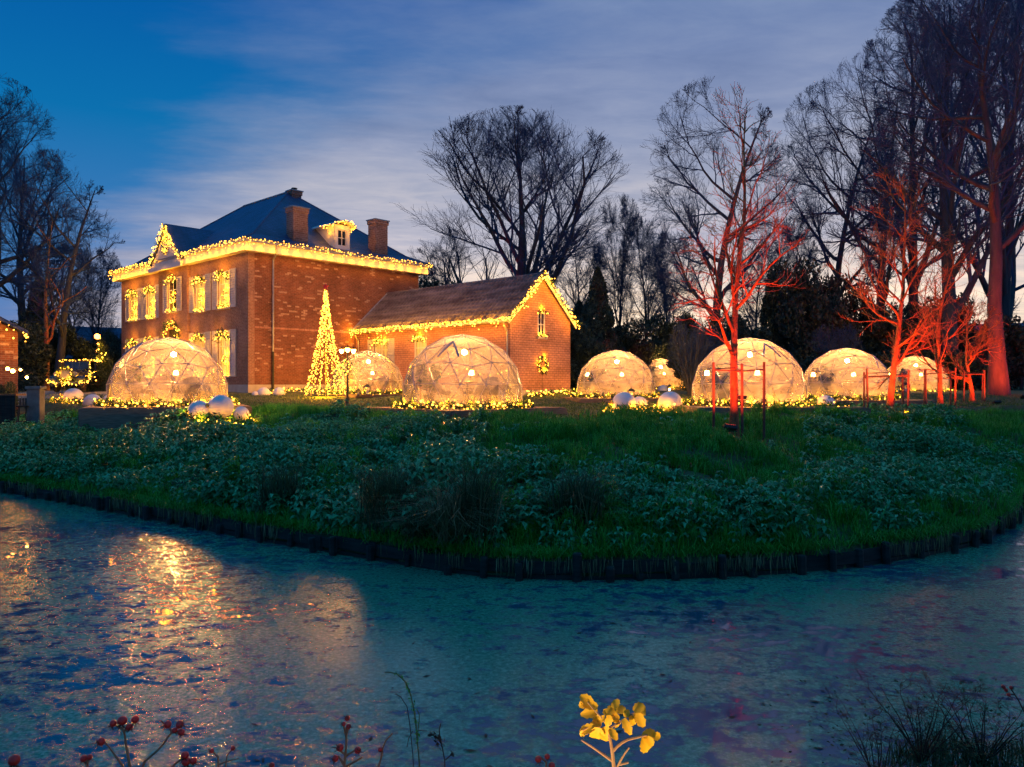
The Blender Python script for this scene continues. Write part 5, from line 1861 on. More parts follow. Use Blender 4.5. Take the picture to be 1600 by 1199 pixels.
def bare_tree_mesh(seed, H, spread, rt, clear=0.22, limbs=11, ang=42, up=0.10, wob=0.13, multi=1, levels=(8, 7, 6, 3), twig=0.011, crown_low=0.2, lean=0.0, spur=True, limb_len=0.62):
    g_ = np.random.default_rng(seed)
    cz_ = H * (1 + crown_low) / 2
    C = np.array([0, 0, cz_]); RR = np.array([spread, spread, H * (1 - crown_low) / 2 * 1.02])

    def limit(pos, D, L):
        o = (pos - C) / RR; d = D / RR
        A = (d * d).sum(1); B = (o * d).sum(1); Cc = (o * o).sum(1) - 1
        s_ = (-B + np.sqrt(np.maximum(B * B - A * Cc, 0))) / np.maximum(A, 1e-9)
        s_ = np.where(Cc > 0, 0.5 * L, s_)
        return np.minimum(L, np.maximum(s_ * g_.uniform(0.8, 1.08, len(L)), 0.12 * L))
    start = np.zeros((multi, 3)); dirs = np.zeros((multi, 3)); dirs[:, 2] = 1
    if multi > 1:
        aa = np.arange(multi) * 2 * PI / multi + g_.uniform(0, 1, multi)
        start[:, 0] = np.cos(aa) * rt * 0.8; start[:, 1] = np.sin(aa) * rt * 0.8
        dirs[:, 0] = np.cos(aa) * 0.34; dirs[:, 1] = np.sin(aa) * 0.34
    dirs[:, 0] += lean
    dirs /= np.linalg.norm(dirs, axis=1)[:, None]
    n_ = 10
    ln = np.full(multi, H * (0.92 if multi == 1 else 0.95)) * (1 if multi == 1 else g_.uniform(0.75, 1, multi))
    tp, tr_ = grow(g_, start, dirs, ln, np.full(multi, rt if multi == 1 else rt * 0.55), n_, wob * 0.38, 0.03, 0.10)
    # root flare
    tr_[:, 0] *= 1.35
    trunk = [tubes(tp, tr_, 9)]
    crown = []
    pos, D, L, r0 = spawn(g_, tp, tr_, ln, limbs, clear, 0.97, ang, 9, limb_len, 0.62)
    L = limit(pos, D, L)
    p1, q1 = grow(g_, pos, D, L, np.maximum(r0, min(0.02, rt * 0.2)), 8, wob, up, 0.22)
    trunk.append(tubes(p1, q1, 6))
    lens = L
    P_, Q_ = p1, q1
    cfg = [(6, 40, 0.56, 0.6, 4), (4, 36, 0.60, 0.6, 3), (3, 31, 0.70, 0.62, 3), (2, 26, 0.85, 0.75, 3)]
    for li, cnt in enumerate(levels):
        npts, an, lr, rr, sd_ = cfg[min(li, 3)]
        pos, D, L, r0 = spawn(g_, P_, Q_, lens, cnt, 0.18 if li < 2 else 0.10, 1.0, an, 12, lr, rr, taper=0.35, keep=lambda p_: (((p_ - C) / RR) ** 2).sum(1) < 1.02)
        L = limit(pos, D, L)
        r0 = np.maximum(r0, twig)
        P_, Q_ = grow(g_, pos, D, L, r0, npts, wob * (1.0 if li == 0 else 0.7), up * 0.8, 0.4)
        Q_ = np.maximum(Q_, twig * 0.6)
        crown.append(tubes(P_, Q_, sd_))
        lens = L
    return join(trunk), join(crown)


SIZE = {}


def tree_meshes(name, tm, cm, mt, mc):
    rad_ = np.hypot(cm[0][:, 0], cm[0][:, 1])
    SIZE[name] = (float(cm[0][:, 2].max()), float(np.percentile(rad_, 97)))
    a = raw_mesh('trunk', *tm); a.materials.append(M[mt]); a.polygons.foreach_set('use_smooth', np.ones(len(a.polygons), bool))
    b_ = raw_mesh('crown', *cm); b_.materials.append(M[mc])
    return a, b_


def place_tree(name, label, meshes, loc, rz, sc, group=None, cat='tree'):
    t = thing(name, label, cat, loc, rz, group, sc)
    link(bpy.data.objects.new('trunk', meshes[0]), t)
    c_ = link(bpy.data.objects.new('crown', meshes[1]), t)
    return t


TREES = {
    # prototypes of about unit proportions: (H, spread)
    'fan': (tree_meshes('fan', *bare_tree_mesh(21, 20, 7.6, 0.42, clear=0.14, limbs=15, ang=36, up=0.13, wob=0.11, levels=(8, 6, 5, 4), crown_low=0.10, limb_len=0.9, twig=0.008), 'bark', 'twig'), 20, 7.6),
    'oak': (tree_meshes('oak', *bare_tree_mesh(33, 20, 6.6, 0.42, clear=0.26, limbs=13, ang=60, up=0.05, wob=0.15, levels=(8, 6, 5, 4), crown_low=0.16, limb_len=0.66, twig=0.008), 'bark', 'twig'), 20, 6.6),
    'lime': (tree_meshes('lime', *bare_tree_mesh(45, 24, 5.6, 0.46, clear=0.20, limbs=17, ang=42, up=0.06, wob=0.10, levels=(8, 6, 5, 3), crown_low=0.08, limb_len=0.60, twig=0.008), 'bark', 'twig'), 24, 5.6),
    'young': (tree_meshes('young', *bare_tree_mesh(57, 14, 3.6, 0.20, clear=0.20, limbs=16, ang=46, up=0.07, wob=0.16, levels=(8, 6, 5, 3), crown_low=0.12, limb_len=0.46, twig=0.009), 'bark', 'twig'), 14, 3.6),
}


def tree_at(kind, px, d, top, hw, label, rz, base_px=None, name='bare_tree'):
    meshes = TREES[kind][0]
    H0, S0 = SIZE[kind]
    x = X(px, d)
    gz_ = Gz(x, d)
    H_ = CAMZ + (600 - top) / FPX * d - gz_
    return place_tree(name, label, meshes, (x, d, gz_ - 0.1), rz, (hw / FPX * d / S0, hw / FPX * d / S0, H_ / H0), 'bare winter trees')


BG = [
    ('fan', 806, 60, 172, 176, 'broad bare tree fanning out behind the annex roof', 0.4),
    ('oak', 1112, 54, 120, 128, 'large bare oak with red-lit trunk behind the tall staked tree', 1.1),
    ('young', 966, 72, 296, 44, 'slim bare tree between conifer and oak', 0.2),
    ('young', 1012, 78, 330, 46, 'farther slim bare tree just before the oak', 2.2),
    ('young', 905, 70, 350, 52, 'bare tree rising behind the conifer beside the gable', 1.4),
    ('oak', 700, 66, 355, 84, 'low wide bare tree between house eave and annex ridge', 3.0),
    ('oak', 1298, 64, 120, 108, 'bare tree at the outer edge of the tall group behind the domes', 0.9),
    ('oak', 1372, 58, 60, 125, 'tall bare tree behind the second red-lit tree', 1.9),
    ('lime', 1484, 50, -60, 150, 'tallest bare tree reaching out of the picture top', 2.9),
    ('lime', 1430, 62, -10, 110, 'bare tree between the two tallest trunks', 4.1),
    ('fan', 1560, 64, -40, 150, 'bare tree crown behind the thick red-lit trunk', 5.0),
    ('young', 1232, 70, 330, 46, 'slim bare tree above the dark evergreens', 5.2),
    ('lime', -12, 52, 112, 128, 'tall bare tree at the hut side of the picture', 0.7),
    ('oak', 92, 50, 232, 108, 'bare tree with rounded crown beside the house', 2.4),
    ('lime', 36, 66, 205, 90, 'bare tree filling the gap behind the hut trees', 3.7),
    ('young', 150, 74, 380, 44, 'thin far bare tree next to the house end', 1.0),
    ('oak', 120, 84, 400, 60, 'far bare tree low behind the old car', 4.4),
    ('young', 1046, 88, 360, 50, 'far bare tree left of the oak trunk', 3.3),
    ('young', 1180, 84, 380, 46, 'far bare tree right behind the oak', 4.6),
]
for (kd, px, d, top, hw, lab, rz) in BG:
    tree_at(kd, px, d, top, hw, lab.replace('left of', 'beside').replace('right behind', 'close behind'), rz)

# the thick old tree with red-lit trunk
d = 38.0
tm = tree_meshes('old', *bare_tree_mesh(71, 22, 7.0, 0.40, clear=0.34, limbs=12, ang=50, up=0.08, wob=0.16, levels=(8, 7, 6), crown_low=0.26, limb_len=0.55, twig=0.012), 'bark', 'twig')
old_x = X(1560, d)
place_tree('old_tree', 'thick old tree with its trunk lit bright red', tm, (old_x, d, Gz(old_x, d) - 0.1), 0.5, (1, 1, 1))

# red-lit staked saplings
SAP = [
    (1147, 17.6, 95, 108, 81, dict(limbs=19, ang=50, up=0.10, wob=0.16, clear=0.27, levels=(6, 5, 3), limb_len=0.34, spread=1.7, rt=0.105, crown_low=0.14), 'tallest staked tree, slender and lit orange-red, in front of the big dome', (-0.55, 0, 0.50)),
    (1390, 24.0, 262, 88, 83, dict(limbs=19, ang=56, up=0.07, wob=0.17, clear=0.18, levels=(6, 5, 3), limb_len=0.40, spread=2.0, rt=0.105, crown_low=0.10), 'second staked tree with spreading red-lit branches', None),
    (1470, 28.0, 372, 74, 85, dict(limbs=14, ang=52, up=0.08, wob=0.16, clear=0.20, levels=(6, 4, 3), limb_len=0.46, spread=1.8, rt=0.095, crown_low=0.12), 'third staked tree with bushy red-lit crown', None),
    (1519, 33.0, 470, 50, 87, dict(limbs=15, ang=56, up=0.06, wob=0.18, clear=0.22, levels=(6, 5, 3), limb_len=0.5, spread=1.5, rt=0.10, crown_low=0.15), 'smallest staked red-lit tree next to the thick trunk', None),
]
STAKES = [
    [(-0.53, -0.25, 1.80), (0.10, -0.30, 1.84), (0.645, -0.12, 1.82)],
    [(-0.74, -0.15, 1.45), (-0.55, 0.55, 1.40), (0.36, -0.40, 1.44), (0.62, 0.35, 1.40)],
    [(-0.60, -0.1, 1.40), (-0.35, 0.5, 1.38), (0.40, -0.2, 1.42), (0.58, 0.4, 1.36)],
    [(-0.42, -0.1, 1.35), (0.44, -0.15, 1.35), (0.66, 0.4, 1.35)],
]
WH = ['the tallest staked tree', 'the second staked tree', 'the third staked tree', 'the smallest staked tree']
spots = []
for i, (px, d, top, hwp, seed, kw, lab, _) in enumerate(SAP):
    x = X(px, d); gz_ = Gz(x, d)
    H_ = CAMZ + (600 - top) / FPX * d - gz_
    kw = dict(kw)
    tmm = tree_meshes('sapling', *bare_tree_mesh(seed, H_, kw.pop('spread'), kw.pop('rt'), twig=0.006, **kw), 'bark_pale', 'twig_pale')
    place_tree('staked_tree', lab, tmm, (x, d, gz_ - 0.05), 0.3 + i, (1, 1, 1), 'staked trees on the lawn')
    t = thing('tree_stakes', 'thin round wooden stakes with cross ties round ' + WH[i], 'tree stakes', (x, d, gz_), 0, 'stake frames')
    tops = []
    for (a, b_, h) in STAKES[i]:
        zz_ = Gz(x + a, d + b_) - gz_
        lean_ = rng.normal(size=2) * 0.02
        MB().tube([(a, b_, zz_ - 0.3), (a + lean_[0], b_ + lean_[1], zz_ + h)], [0.034, 0.030], 8).build('post', 'stake', t)
        tops.append((a + lean_[0], b_ + lean_[1], zz_ + h - 0.17))
    for j in range(len(tops) - 1):
        MB().tube([tops[j], tops[j + 1]], 0.020, 6).build('rail', 'stake', t)
        MB().tube([tuple(q * 0.97 for q in tops[j][:2]) + (tops[j][2] + 0.02,), (0.0, -0.115, tops[j][2] + 0.05)], 0.012, 5).build('tie', 'iron', t)


def floodlight(loc, aim, label, power, cone=70, box=0.14, col=(1.0, 0.055, 0.008), lens='red_lens', blend=0.6, name='floodlight'):
    loc = Vector(loc); aim = Vector(aim)
    t = thing(name, label, 'floodlight', loc)
    d = (aim - loc).normalized()
    q = Vector((0, 0, 1)).rotation_difference(d)
    hd_ = MB().box((-box, -box * 0.7, -0.08), (box, box * 0.7, 0.0)).build('housing', 'iron', t, bevel=0.008)
    hd_.rotation_mode = 'QUATERNION'; hd_.rotation_quaternion = q; hd_.location = (0, 0, 0.12)
    le = MB().box((-box * 0.85, -box * 0.55, 0.002), (box * 0.85, box * 0.55, 0.006)).build('lens', lens, t)
    le.rotation_mode = 'QUATERNION'; le.rotation_quaternion = q; le.location = (0, 0, 0.12)
    br_ = MB(); br_.tube([(-box * 1.1, 0, 0.12), (-box * 1.1, 0, 0.0), (box * 1.1, 0, 0.0), (box * 1.1, 0, 0.12)], 0.012, 6); br_.build('bracket', 'iron', t)
    ld = bpy.data.lights.new('beam', 'SPOT')
    ld.energy = power; ld.color = col; ld.spot_size = R(cone); ld.spot_blend = max(blend, 0.9); ld.shadow_soft_size = 0.05
    lo = bpy.data.objects.new('beam', ld)
    link(lo, t)
    lo.location = Vector((0, 0, 0.12)) + d * 0.03
    lo.rotation_mode = 'QUATERNION'; lo.rotation_quaternion = Vector((0, 0, -1)).rotation_difference(d)
    return t


def G3(x, y, h=0.0):
    return (x, y, Gz(x, y) + h)


x1, y1 = X(1147, 17.6), 17.6
RED = (1.0, 0.045, 0.002)
floodlight(G3(x1 - 0.45, y1 - 1.25, 0.16), (x1 + 0.02, y1, 4.6), 'small black floodlight on the grass at the foot of the tallest staked tree', 1200, 120, col=RED)
floodlight((x1 + 0.16, y1 + 0.16, Gz(x1, y1) + 0.98), (x1 + 0.25, y1 + 0.1, 8.0), 'black floodlight strapped to a stake beside the tallest trunk', 900, 60, 0.15, col=RED)
floodlight(G3(X(1105, 48), 48.0), (X(1112, 54), 54, 9.5), 'floodlight on the ground before the large oak', 3600, 34, col=(1.0, 0.04, 0.008))
x2, y2 = X(1390, 24), 24.0
floodlight(G3(x2 - 0.25, y2 - 1.5), (x2, y2, 4.6), 'small floodlight on the grass before the second staked tree', 1700, 120, col=RED)
x3, y3 = X(1470, 28), 28.0
floodlight(G3(x3 + 0.15, y3 - 1.5), (x3, y3, 4.4), 'small floodlight on the grass before the third staked tree', 1450, 120, col=RED)
x4, y4 = X(1519, 33), 33.0
floodlight(G3(x4 + 0.1, y4 - 1.5), (x4, y4, 3.8), 'small floodlight on the grass before the smallest staked tree', 1000, 120, col=RED)
floodlight(G3(old_x - 1.0, 34.6), (old_x, 38.0, 5.0), 'floodlight on the grass before the thick red trunk', 2900, 96, col=RED)
x5, y5 = X(72, 47), 47.0
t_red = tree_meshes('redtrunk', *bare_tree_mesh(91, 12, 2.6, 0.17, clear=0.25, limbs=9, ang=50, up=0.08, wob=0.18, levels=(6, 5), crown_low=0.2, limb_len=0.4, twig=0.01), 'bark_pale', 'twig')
place_tree('bare_tree', 'thin tree with red-lit trunk behind the stone pillar', t_red, (x5, y5, Gz(x5, y5) - 0.1), 0.2, (1, 1, 1))
floodlight(G3(x5 + 0.3, y5 - 1.0), (x5, y5, 5.5), 'floodlight at the foot of the thin red tree behind the pillar', 600, 28, col=(1.0, 0.035, 0.006))
x6, y6 = X(806, 60) - 0.8, 58.5
floodlight(G3(x6, y6), (X(806, 60), 60, 9.0), 'floodlight behind the annex under the broad tree', 2400, 26, col=(1.0, 0.03, 0.01))
x7, y7 = X(935, 44), 44.0
floodlight(G3(x7, y7), (X(940, 49), 49, 4.8), 'floodlight beside the dome past the gable, aimed into the conifers', 700, 60, col=(1.0, 0.035, 0.01))


# ================================================================== evergreens, shrubs
def leaf_blob(g_, n_, H, Rr, shape):
    if shape == 'cone':
        z = g_.uniform(0.02, 1, n_) ** 1.15
        rad = (1 - z) ** 0.8 * Rr * (0.55 + 0.45 * g_.uniform(0, 1, n_) ** 0.5)
        a = g_.uniform(0, 2 * PI, n_)
        rad *= 1 + 0.22 * np.sin(5 * a + 9 * z) + 0.15 * np.sin(23 * z)
        p = np.stack([rad * np.cos(a), rad * np.sin(a), z * H], 1)
    else:
        nb = 26
        c_ = g_.normal(size=(nb, 3)) * np.array([0.42, 0.42, 0.26]) * np.array([Rr, Rr, H]) + np.array([0, 0, H * 0.52])
        c_[:, 2] = np.clip(c_[:, 2], H * 0.12, H * 0.88)
        r_ = g_.uniform(0.16, 0.36, nb) * min(Rr, H)
        k_ = g_.integers(0, nb, n_)
        dd = g_.normal(size=(n_, 3)); dd /= np.linalg.norm(dd, axis=1)[:, None]
        p = c_[k_] + dd * (r_[k_] * g_.uniform(0.55, 1.08, n_))[:, None]
        p[:, 2] = np.maximum(p[:, 2], 0.05)
    return p


def evergreen_mesh(seed, H, Rr, shape, n_, L, W):
    g_ = np.random.default_rng(seed)
    p = leaf_blob(g_, n_, H, Rr, shape)
    V, F = leafbits(p, 1, L, W, 0.02, seed + 1, droop=0.25)
    me = raw_mesh('crown', V, F); me.materials.append(M['evergreen'])
    mb = MB(); mb.tube([(0, 0, 0), (0.03, 0, H * 0.4), (0, 0, H * 0.85)], [H * 0.03, H * 0.022, H * 0.006], 7)
    tm_ = mb.mesh('trunk'); tm_.materials.append(M['bark'])
    return tm_, me


EV = {'cone': (evergreen_mesh(5, 8, 2.4, 'cone', 11000, 0.42, 0.07), 8, 2.4),
      'blob': (evergreen_mesh(6, 6, 3.2, 'blob', 15000, 0.30, 0.075), 6, 3.2),
      'blob2': (evergreen_mesh(8, 5, 3.4, 'blob', 15000, 0.28, 0.075), 5, 3.4)}
EVL = [
    ('cone', 934, 50, 418, 46, 'dark conifer rising beside the annex gable', 'conifer'), ('cone', 905, 54, 470, 44, 'shorter conifer close behind the gable corner', 'conifer'),
    ('blob', 905, 46, 500, 50, 'dark shrub touching the annex gable corner', 'shrub'), ('blob', 985, 52, 505, 56, 'dark evergreen shrub behind the dome past the gable', 'shrub'),
    ('blob2', 1060, 56, 498, 60, 'dark evergreen shrub between gable dome and oak', 'shrub'), ('blob', 1138, 50, 492, 62, 'dark evergreen behind the tallest staked tree', 'shrub'),
    ('cone', 1206, 55, 424, 30, 'narrow conifer before the big dark evergreens', 'conifer'), ('blob', 1254, 54, 418, 66, 'largest dark evergreen behind the domes', 'shrub'), ('blob2', 1318, 56, 440, 60, 'dark evergreen next to the largest one', 'shrub'),
    ('blob', 1385, 54, 478, 60, 'dark evergreen behind the second staked tree', 'shrub'), ('blob2', 1452, 58, 470, 66, 'dark evergreen behind the third staked tree', 'shrub'), ('blob', 1530, 60, 500, 66, 'dark evergreen behind the smallest staked tree', 'shrub'), ('blob2', 1596, 50, 500, 60, 'dark evergreen past the thick red trunk', 'shrub'),
    ('blob2', 1190, 44, 545, 60, 'low dark shrub behind the big dome', 'shrub'), ('blob', 1285, 44, 545, 58, 'low dark shrub between the two misty domes', 'shrub'), ('blob2', 1400, 50, 548, 62, 'low dark shrub over the farthest dome', 'shrub'), ('blob2', 1500, 48, 548, 60, 'low dark shrub behind the small stakes', 'shrub'), ('blob', 1085, 47, 548, 44, 'low dark shrub beside the big dome', 'shrub'),
    ('blob', 20, 44, 508, 62, 'dark evergreen behind the brick hut', 'shrub'), ('blob2', 92, 52, 512, 52, 'dark evergreen behind the old car', 'shrub'), ('blob', 148, 54, 535, 40, 'dark evergreen beside the house end', 'shrub'), ('blob2', 168, 60, 520, 34, 'farther evergreen beside the house end', 'shrub'), ('cone', 60, 58, 430, 40, 'dark conifer among the trees behind the hut', 'conifer'),
    ('blob', 8, 25.2, 596, 20, 'clipped dark bush under the hut eaves', 'bush'),
    ('blob2', 880, 60, 520, 50, 'far dark shrub seen over the annex eave', 'shrub'), ('blob', 690, 62, 440, 70, 'far dark shrub hidden below the annex ridge', 'shrub'),
]
for i, (kd, px, d, top, hw, lab, cat) in enumerate(EVL):
    ms, H0, S0 = EV[kd]
    x = X(px, d); gz_ = Gz(x, d)
    H_ = CAMZ + (600 - top) / FPX * d - gz_
    place_tree('conifer' if kd == 'cone' else 'evergreen_shrub', lab, ms, (x, d, gz_ - 0.1), i * 1.3, (hw / FPX * d / S0, hw / FPX * d / S0, H_ / H0), 'evergreens behind the lawn', cat)
# bare many-stemmed shrub
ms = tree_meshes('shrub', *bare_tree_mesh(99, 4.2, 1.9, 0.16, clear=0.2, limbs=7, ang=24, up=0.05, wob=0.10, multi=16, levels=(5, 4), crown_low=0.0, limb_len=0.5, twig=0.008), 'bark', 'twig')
for (px, d, top, hw, lab) in ((1080, 37, 490, 40, 'bare many-stemmed shrub between gable dome and big dome'), (1102, 41, 505, 34, 'second bare shrub close to the big dome'), (1305, 43, 500, 44, 'pale bare shrub above the misty domes')):
    x = X(px, d); gz_ = Gz(x, d); H_ = CAMZ + (600 - top) / FPX * d - gz_
    place_tree('bare_shrub', lab, ms, (x, d, gz_ - 0.05), px * 0.01, (hw / FPX * d / 1.9,) * 2 + (H_ / 4.2,), 'bare shrubs', 'shrub')
# distant wood closing the horizon
g_ = np.random.default_rng(77)
n_ = 26000
px_ = g_.uniform(-500, 2100, n_); dd = g_.uniform(95, 125, n_)
xx = (px_ - 800) / FPX * dd
top_ = 2.1 + (2.5 + 5.5 * fbm(xx * 0.09, xx * 0 + 3, 41)) * 1.0
p = np.stack([xx, dd, 2.0 + (top_ - 2.0) * g_.uniform(0, 1, n_) ** 0.7], 1)
V, F = leafbits(p, 1, 1.1, 0.42, 0.1, 78)
wood = fast_obj('distant_wood', V, F, 'evergreen', kind='stuff')
wood['label'] = 'dark distant wood along the horizon behind the garden'; wood['category'] = 'wood'


# far houses behind the trees
def far_house(px, d, w, wallh, roofh, label, rz):
    x = X(px, d); gz_ = Gz(x, d)
    t = thing('far_house', label, 'house', (x, d, gz_), rz)
    MB().box((-w / 2, -3, -0.3), (w / 2, 3, wallh)).build('wall', 'brick_side', t)
    MB().poly_prism([(-3.4, wallh - 0.1), (3.4, wallh - 0.1), (0, wallh + roofh)], lambda a, dd_, z: (dd_, a, z), -w / 2 - 0.3, w / 2 + 0.3).build('roof', 'slate', t)
    for q in (-w * 0.28, w * 0.05, w * 0.3):
        wd = MB().box((q - 0.5, -3.05, 1.1), (q + 0.5, -3.002, 2.3)).build('window', 'white_paint', t)
        MB().box((q - 0.42, -3.07, 1.18), (q + 0.42, -3.052, 2.22)).build('pane', 'room_dark', wd)
    return t


far_house(168, 88, 8, 3.2, 3.6, 'dark house roof behind the trees at the house end', 0.5)
far_house(1588, 82, 9, 3.4, 3.4, 'dark house roof beyond the thick red trunk', -0.4)

# small conifer wound with lights by the house end
x, d = X(160, 42), 42.0
gz_ = Gz(x, d)
ft = place_tree('fairy_tree', 'small dark tree hung with sparse golden lights near the house end', EV['cone'][0], (x, d, gz_ - 0.05), 0.4, (0.9 / 2.4, 0.9 / 2.4, 2.9 / 8), None, 'tree')
pts = [(x + 0.05 * math.cos(q * 9), d - 0.75 + 0.5 * q, gz_ + 0.6 + 2.2 * q) for q in np.linspace(0, 1, 14)]
garland('fairy_tree_lights', 'sparse golden lights wound up the small dark tree', 'string lights', pts, 0.10, 0.042, 0, jit=0.10, seed=530)
garland('fairy_branch_lights', 'golden lights along one branch of the small dark tree', 'string lights', [(x + 0.1, d - 0.6, gz_ + 1.55), (x + 0.5, d - 0.6, gz_ + 2.1)], 0.08, 0.045, 0, jit=0.04, seed=531)

# ================================================================== bank vegetation
def scatter(n_, y0, y1, seed, dmin, dmax, xr=1.0):
    g_ = np.random.default_rng(seed)
    y = np.sqrt(g_.uniform(y0 ** 2, y1 ** 2, n_))
    x = y * g_.uniform(-0.70, 0.70, n_) * xr
    dist = edge_dist(x, y)
    k_ = (dist > dmin) & (dist < dmax)
    return x[k_], y[k_], dist[k_], g_


def bare(x, y, g_):
    """worn patches of soil on the slope"""
    m_ = np.zeros(len(x), bool)
    for (px, d, rx, ry) in ((1045, 13.1, 1.15, 0.5), (960, 14.6, 0.7, 0.4), (1130, 14.2, 0.8, 0.4), (1240, 16.0, 0.7, 0.5), (560, 14.8, 0.6, 0.35), (250, 15.5, 0.7, 0.3)):
        m_ |= (((x - X(px, d)) / rx) ** 2 + ((y - d) / ry) ** 2 + (fbm(x * 2.2, y * 2.2, 83) - 0.5) * 1.2) < 1
    return m_ & (g_.uniform(0, 1, len(x)) < 0.88)


def nettles():
    x, y, dist, g_ = scatter(60000, 9.6, 26, 601, 0.15, 8.3)
    msk = fbm(x * 0.42, y * 0.42, 51, 3)
    px_ = 800 + FPX * x / y
    bias = np.where(px_ < 760, 0.14, np.where((px_ < 1260) & (dist > 2.4), -0.20, -0.03)) + np.where((px_ > 1250) & (px_ < 1520), 0.07, 0)
    bias = bias + np.where((dist < 3.0), 0.05, 0) + np.where(dist > 6.6, -0.16, 0)
    keep = (msk + bias + g_.normal(size=len(x)) * 0.05) > 0.50
    x, y, dist = x[keep], y[keep], dist[keep]
    cl = (np.hypot(x - X(1137, 17.2), y - 17.1) > 1.1) & ~bare(x, y, g_)
    x, y, dist = x[cl], y[cl], dist[cl]
    keep = g_.uniform(0, 1, len(x)) < np.clip(0.26 + 0.018 * (24 - y), 0.1, 0.6)
    x, y, dist = x[keep], y[keep], dist[keep]
    z = G(x, y)
    n_ = len(x)
    hgt = (0.06 + 0.62 * fbm(x * 0.8, y * 0.8, 61) ** 1.3) * g_.uniform(0.6, 1.15, n_) * np.clip(1.25 - dist / 14, 0.55, 1.2)
    lean = g_.normal(size=(n_, 2)) * 0.12
    V = []; F = []
    nl = 0
    tiers = 3
    psz = 0.55 + 1.05 * fbm(x * 0.55 + 9, y * 0.55, 67, 3)
    for ti in range(tiers):
        f = 1 - ti * 0.30
        th0 = g_.uniform(0, 2 * PI, n_)
        for kx in range(5 if ti == 0 else 4):
            th = th0 + kx * 2 * PI / (5 if ti == 0 else 4) + g_.normal(size=n_) * 0.3
            L = (0.078 + 0.012 * ti) * g_.uniform(0.7, 1.35, n_) * psz
            W = L * g_.uniform(0.26, 0.36, n_)
            bx_ = x + lean[:, 0] * hgt * f; by_ = y + lean[:, 1] * hgt * f; bz_ = z + hgt * f
            dx, dy = np.cos(th), np.sin(th)
            rise = g_.uniform(-0.10, 0.45, n_) - 0.25 * ti * 0.5
            dr_ = g_.uniform(0.25, 0.75, n_)
            b0 = np.stack([bx_, by_, bz_], 1)
            midp = b0 + np.stack([dx * L * 0.5, dy * L * 0.5, L * rise * 0.5], 1)
            tip = b0 + np.stack([dx * L, dy * L, L * (rise * 0.5 - dr_)], 1)
            sd_ = np.stack([-dy * W, dx * W, -W * 0.25], 1)
            V.append(np.stack([b0, midp + sd_, tip, midp - sd_], 1).reshape(-1, 3))
            F.append((np.array([[0, 1, 2, 3]])[None] + (np.arange(n_) * 4)[:, None, None]).reshape(-1, 4) + nl)
            nl += n_ * 4
    V = np.concatenate(V); F = np.concatenate(F)
    o = fast_obj('nettle_bed', V, F, 'nettle', kind='stuff')
    o['label'] = 'dense bed of nettles and ground cover on the bank'; o['category'] = 'ground cover'
    return n_


def blades(x, y, z, g_, h, w, lean, curve=0.6):
    n_ = len(x)
    th = g_.uniform(0, 2 * PI, n_)
    dx, dy = np.cos(th), np.sin(th)
    ln_ = lean * g_.uniform(0.3, 1.4, n_)
    hh = h * g_.uniform(0.55, 1.2, n_)
    ww = w * g_.uniform(0.7, 1.3, n_)
    sx_, sy_ = -dy * ww, dx * ww
    b0 = np.stack([x - sx_, y - sy_, z], 1); b1 = np.stack([x + sx_, y + sy_, z], 1)
    mx_, my_ = x + dx * ln_ * hh * 0.35, y + dy * ln_ * hh * 0.35
    m0 = np.stack([mx_ - sx_ * 0.7, my_ - sy_ * 0.7, z + hh * 0.62], 1); m1_ = np.stack([mx_ + sx_ * 0.7, my_ + sy_ * 0.7, z + hh * 0.62], 1)
    tp = np.stack([x + dx * ln_ * hh, y + dy * ln_ * hh, z + hh * (1 - curve * np.clip(ln_, 0, 1.2) * 0.4)], 1)
    V = np.stack([b0, b1, m1_, m0, tp], 1).reshape(-1, 3)
    base = (np.arange(n_) * 5)[:, None]
    F = np.concatenate([base + np.array([[0, 1, 2]]), base + np.array([[0, 2, 3]]), base + np.array([[3, 2, 4]])])
    return V, F


nettles()
# grass tufts on the bank
x, y, dist, g_ = scatter(15000, 9.6, 26, 611, 0.06, 8.6)
msk = fbm(x * 0.42, y * 0.42, 51, 3)
px_ = 800 + FPX * x / y
keep = (np.hypot(x - X(1137, 17.2), y - 17.1) > 1.0) & ~bare(x, y, g_) & ((msk < 0.52) | (px_ > 760) | (dist < 0.8)) & (g_.uniform(0, 1, len(x)) < 0.75)
x, y, dist = x[keep], y[keep], dist[keep]
tuft_h = g_.uniform(0.10, 0.34, len(x))
nb = 30
X2 = np.repeat(x, nb); Y2 = np.repeat(y, nb); H2 = np.repeat(tuft_h, nb); R2 = np.repeat(g_.uniform(0.04, 0.16, len(x)), nb)
X2 = X2 + g_.normal(size=len(X2)) * R2; Y2 = Y2 + g_.normal(size=len(Y2)) * R2
Z2 = G(X2, Y2) - 0.01
ok = Z2 > 0
X2, Y2, Z2, H2 = X2[ok], Y2[ok], Z2[ok], H2[ok]
V, F = blades(X2, Y2, Z2, g_, H2, 0.0055, 0.75)
o = fast_obj('bank_grass', V, F, 'grass', kind='stuff')
o['label'] = 'rough tufty green grass covering the bank slope'; o['category'] = 'grass'
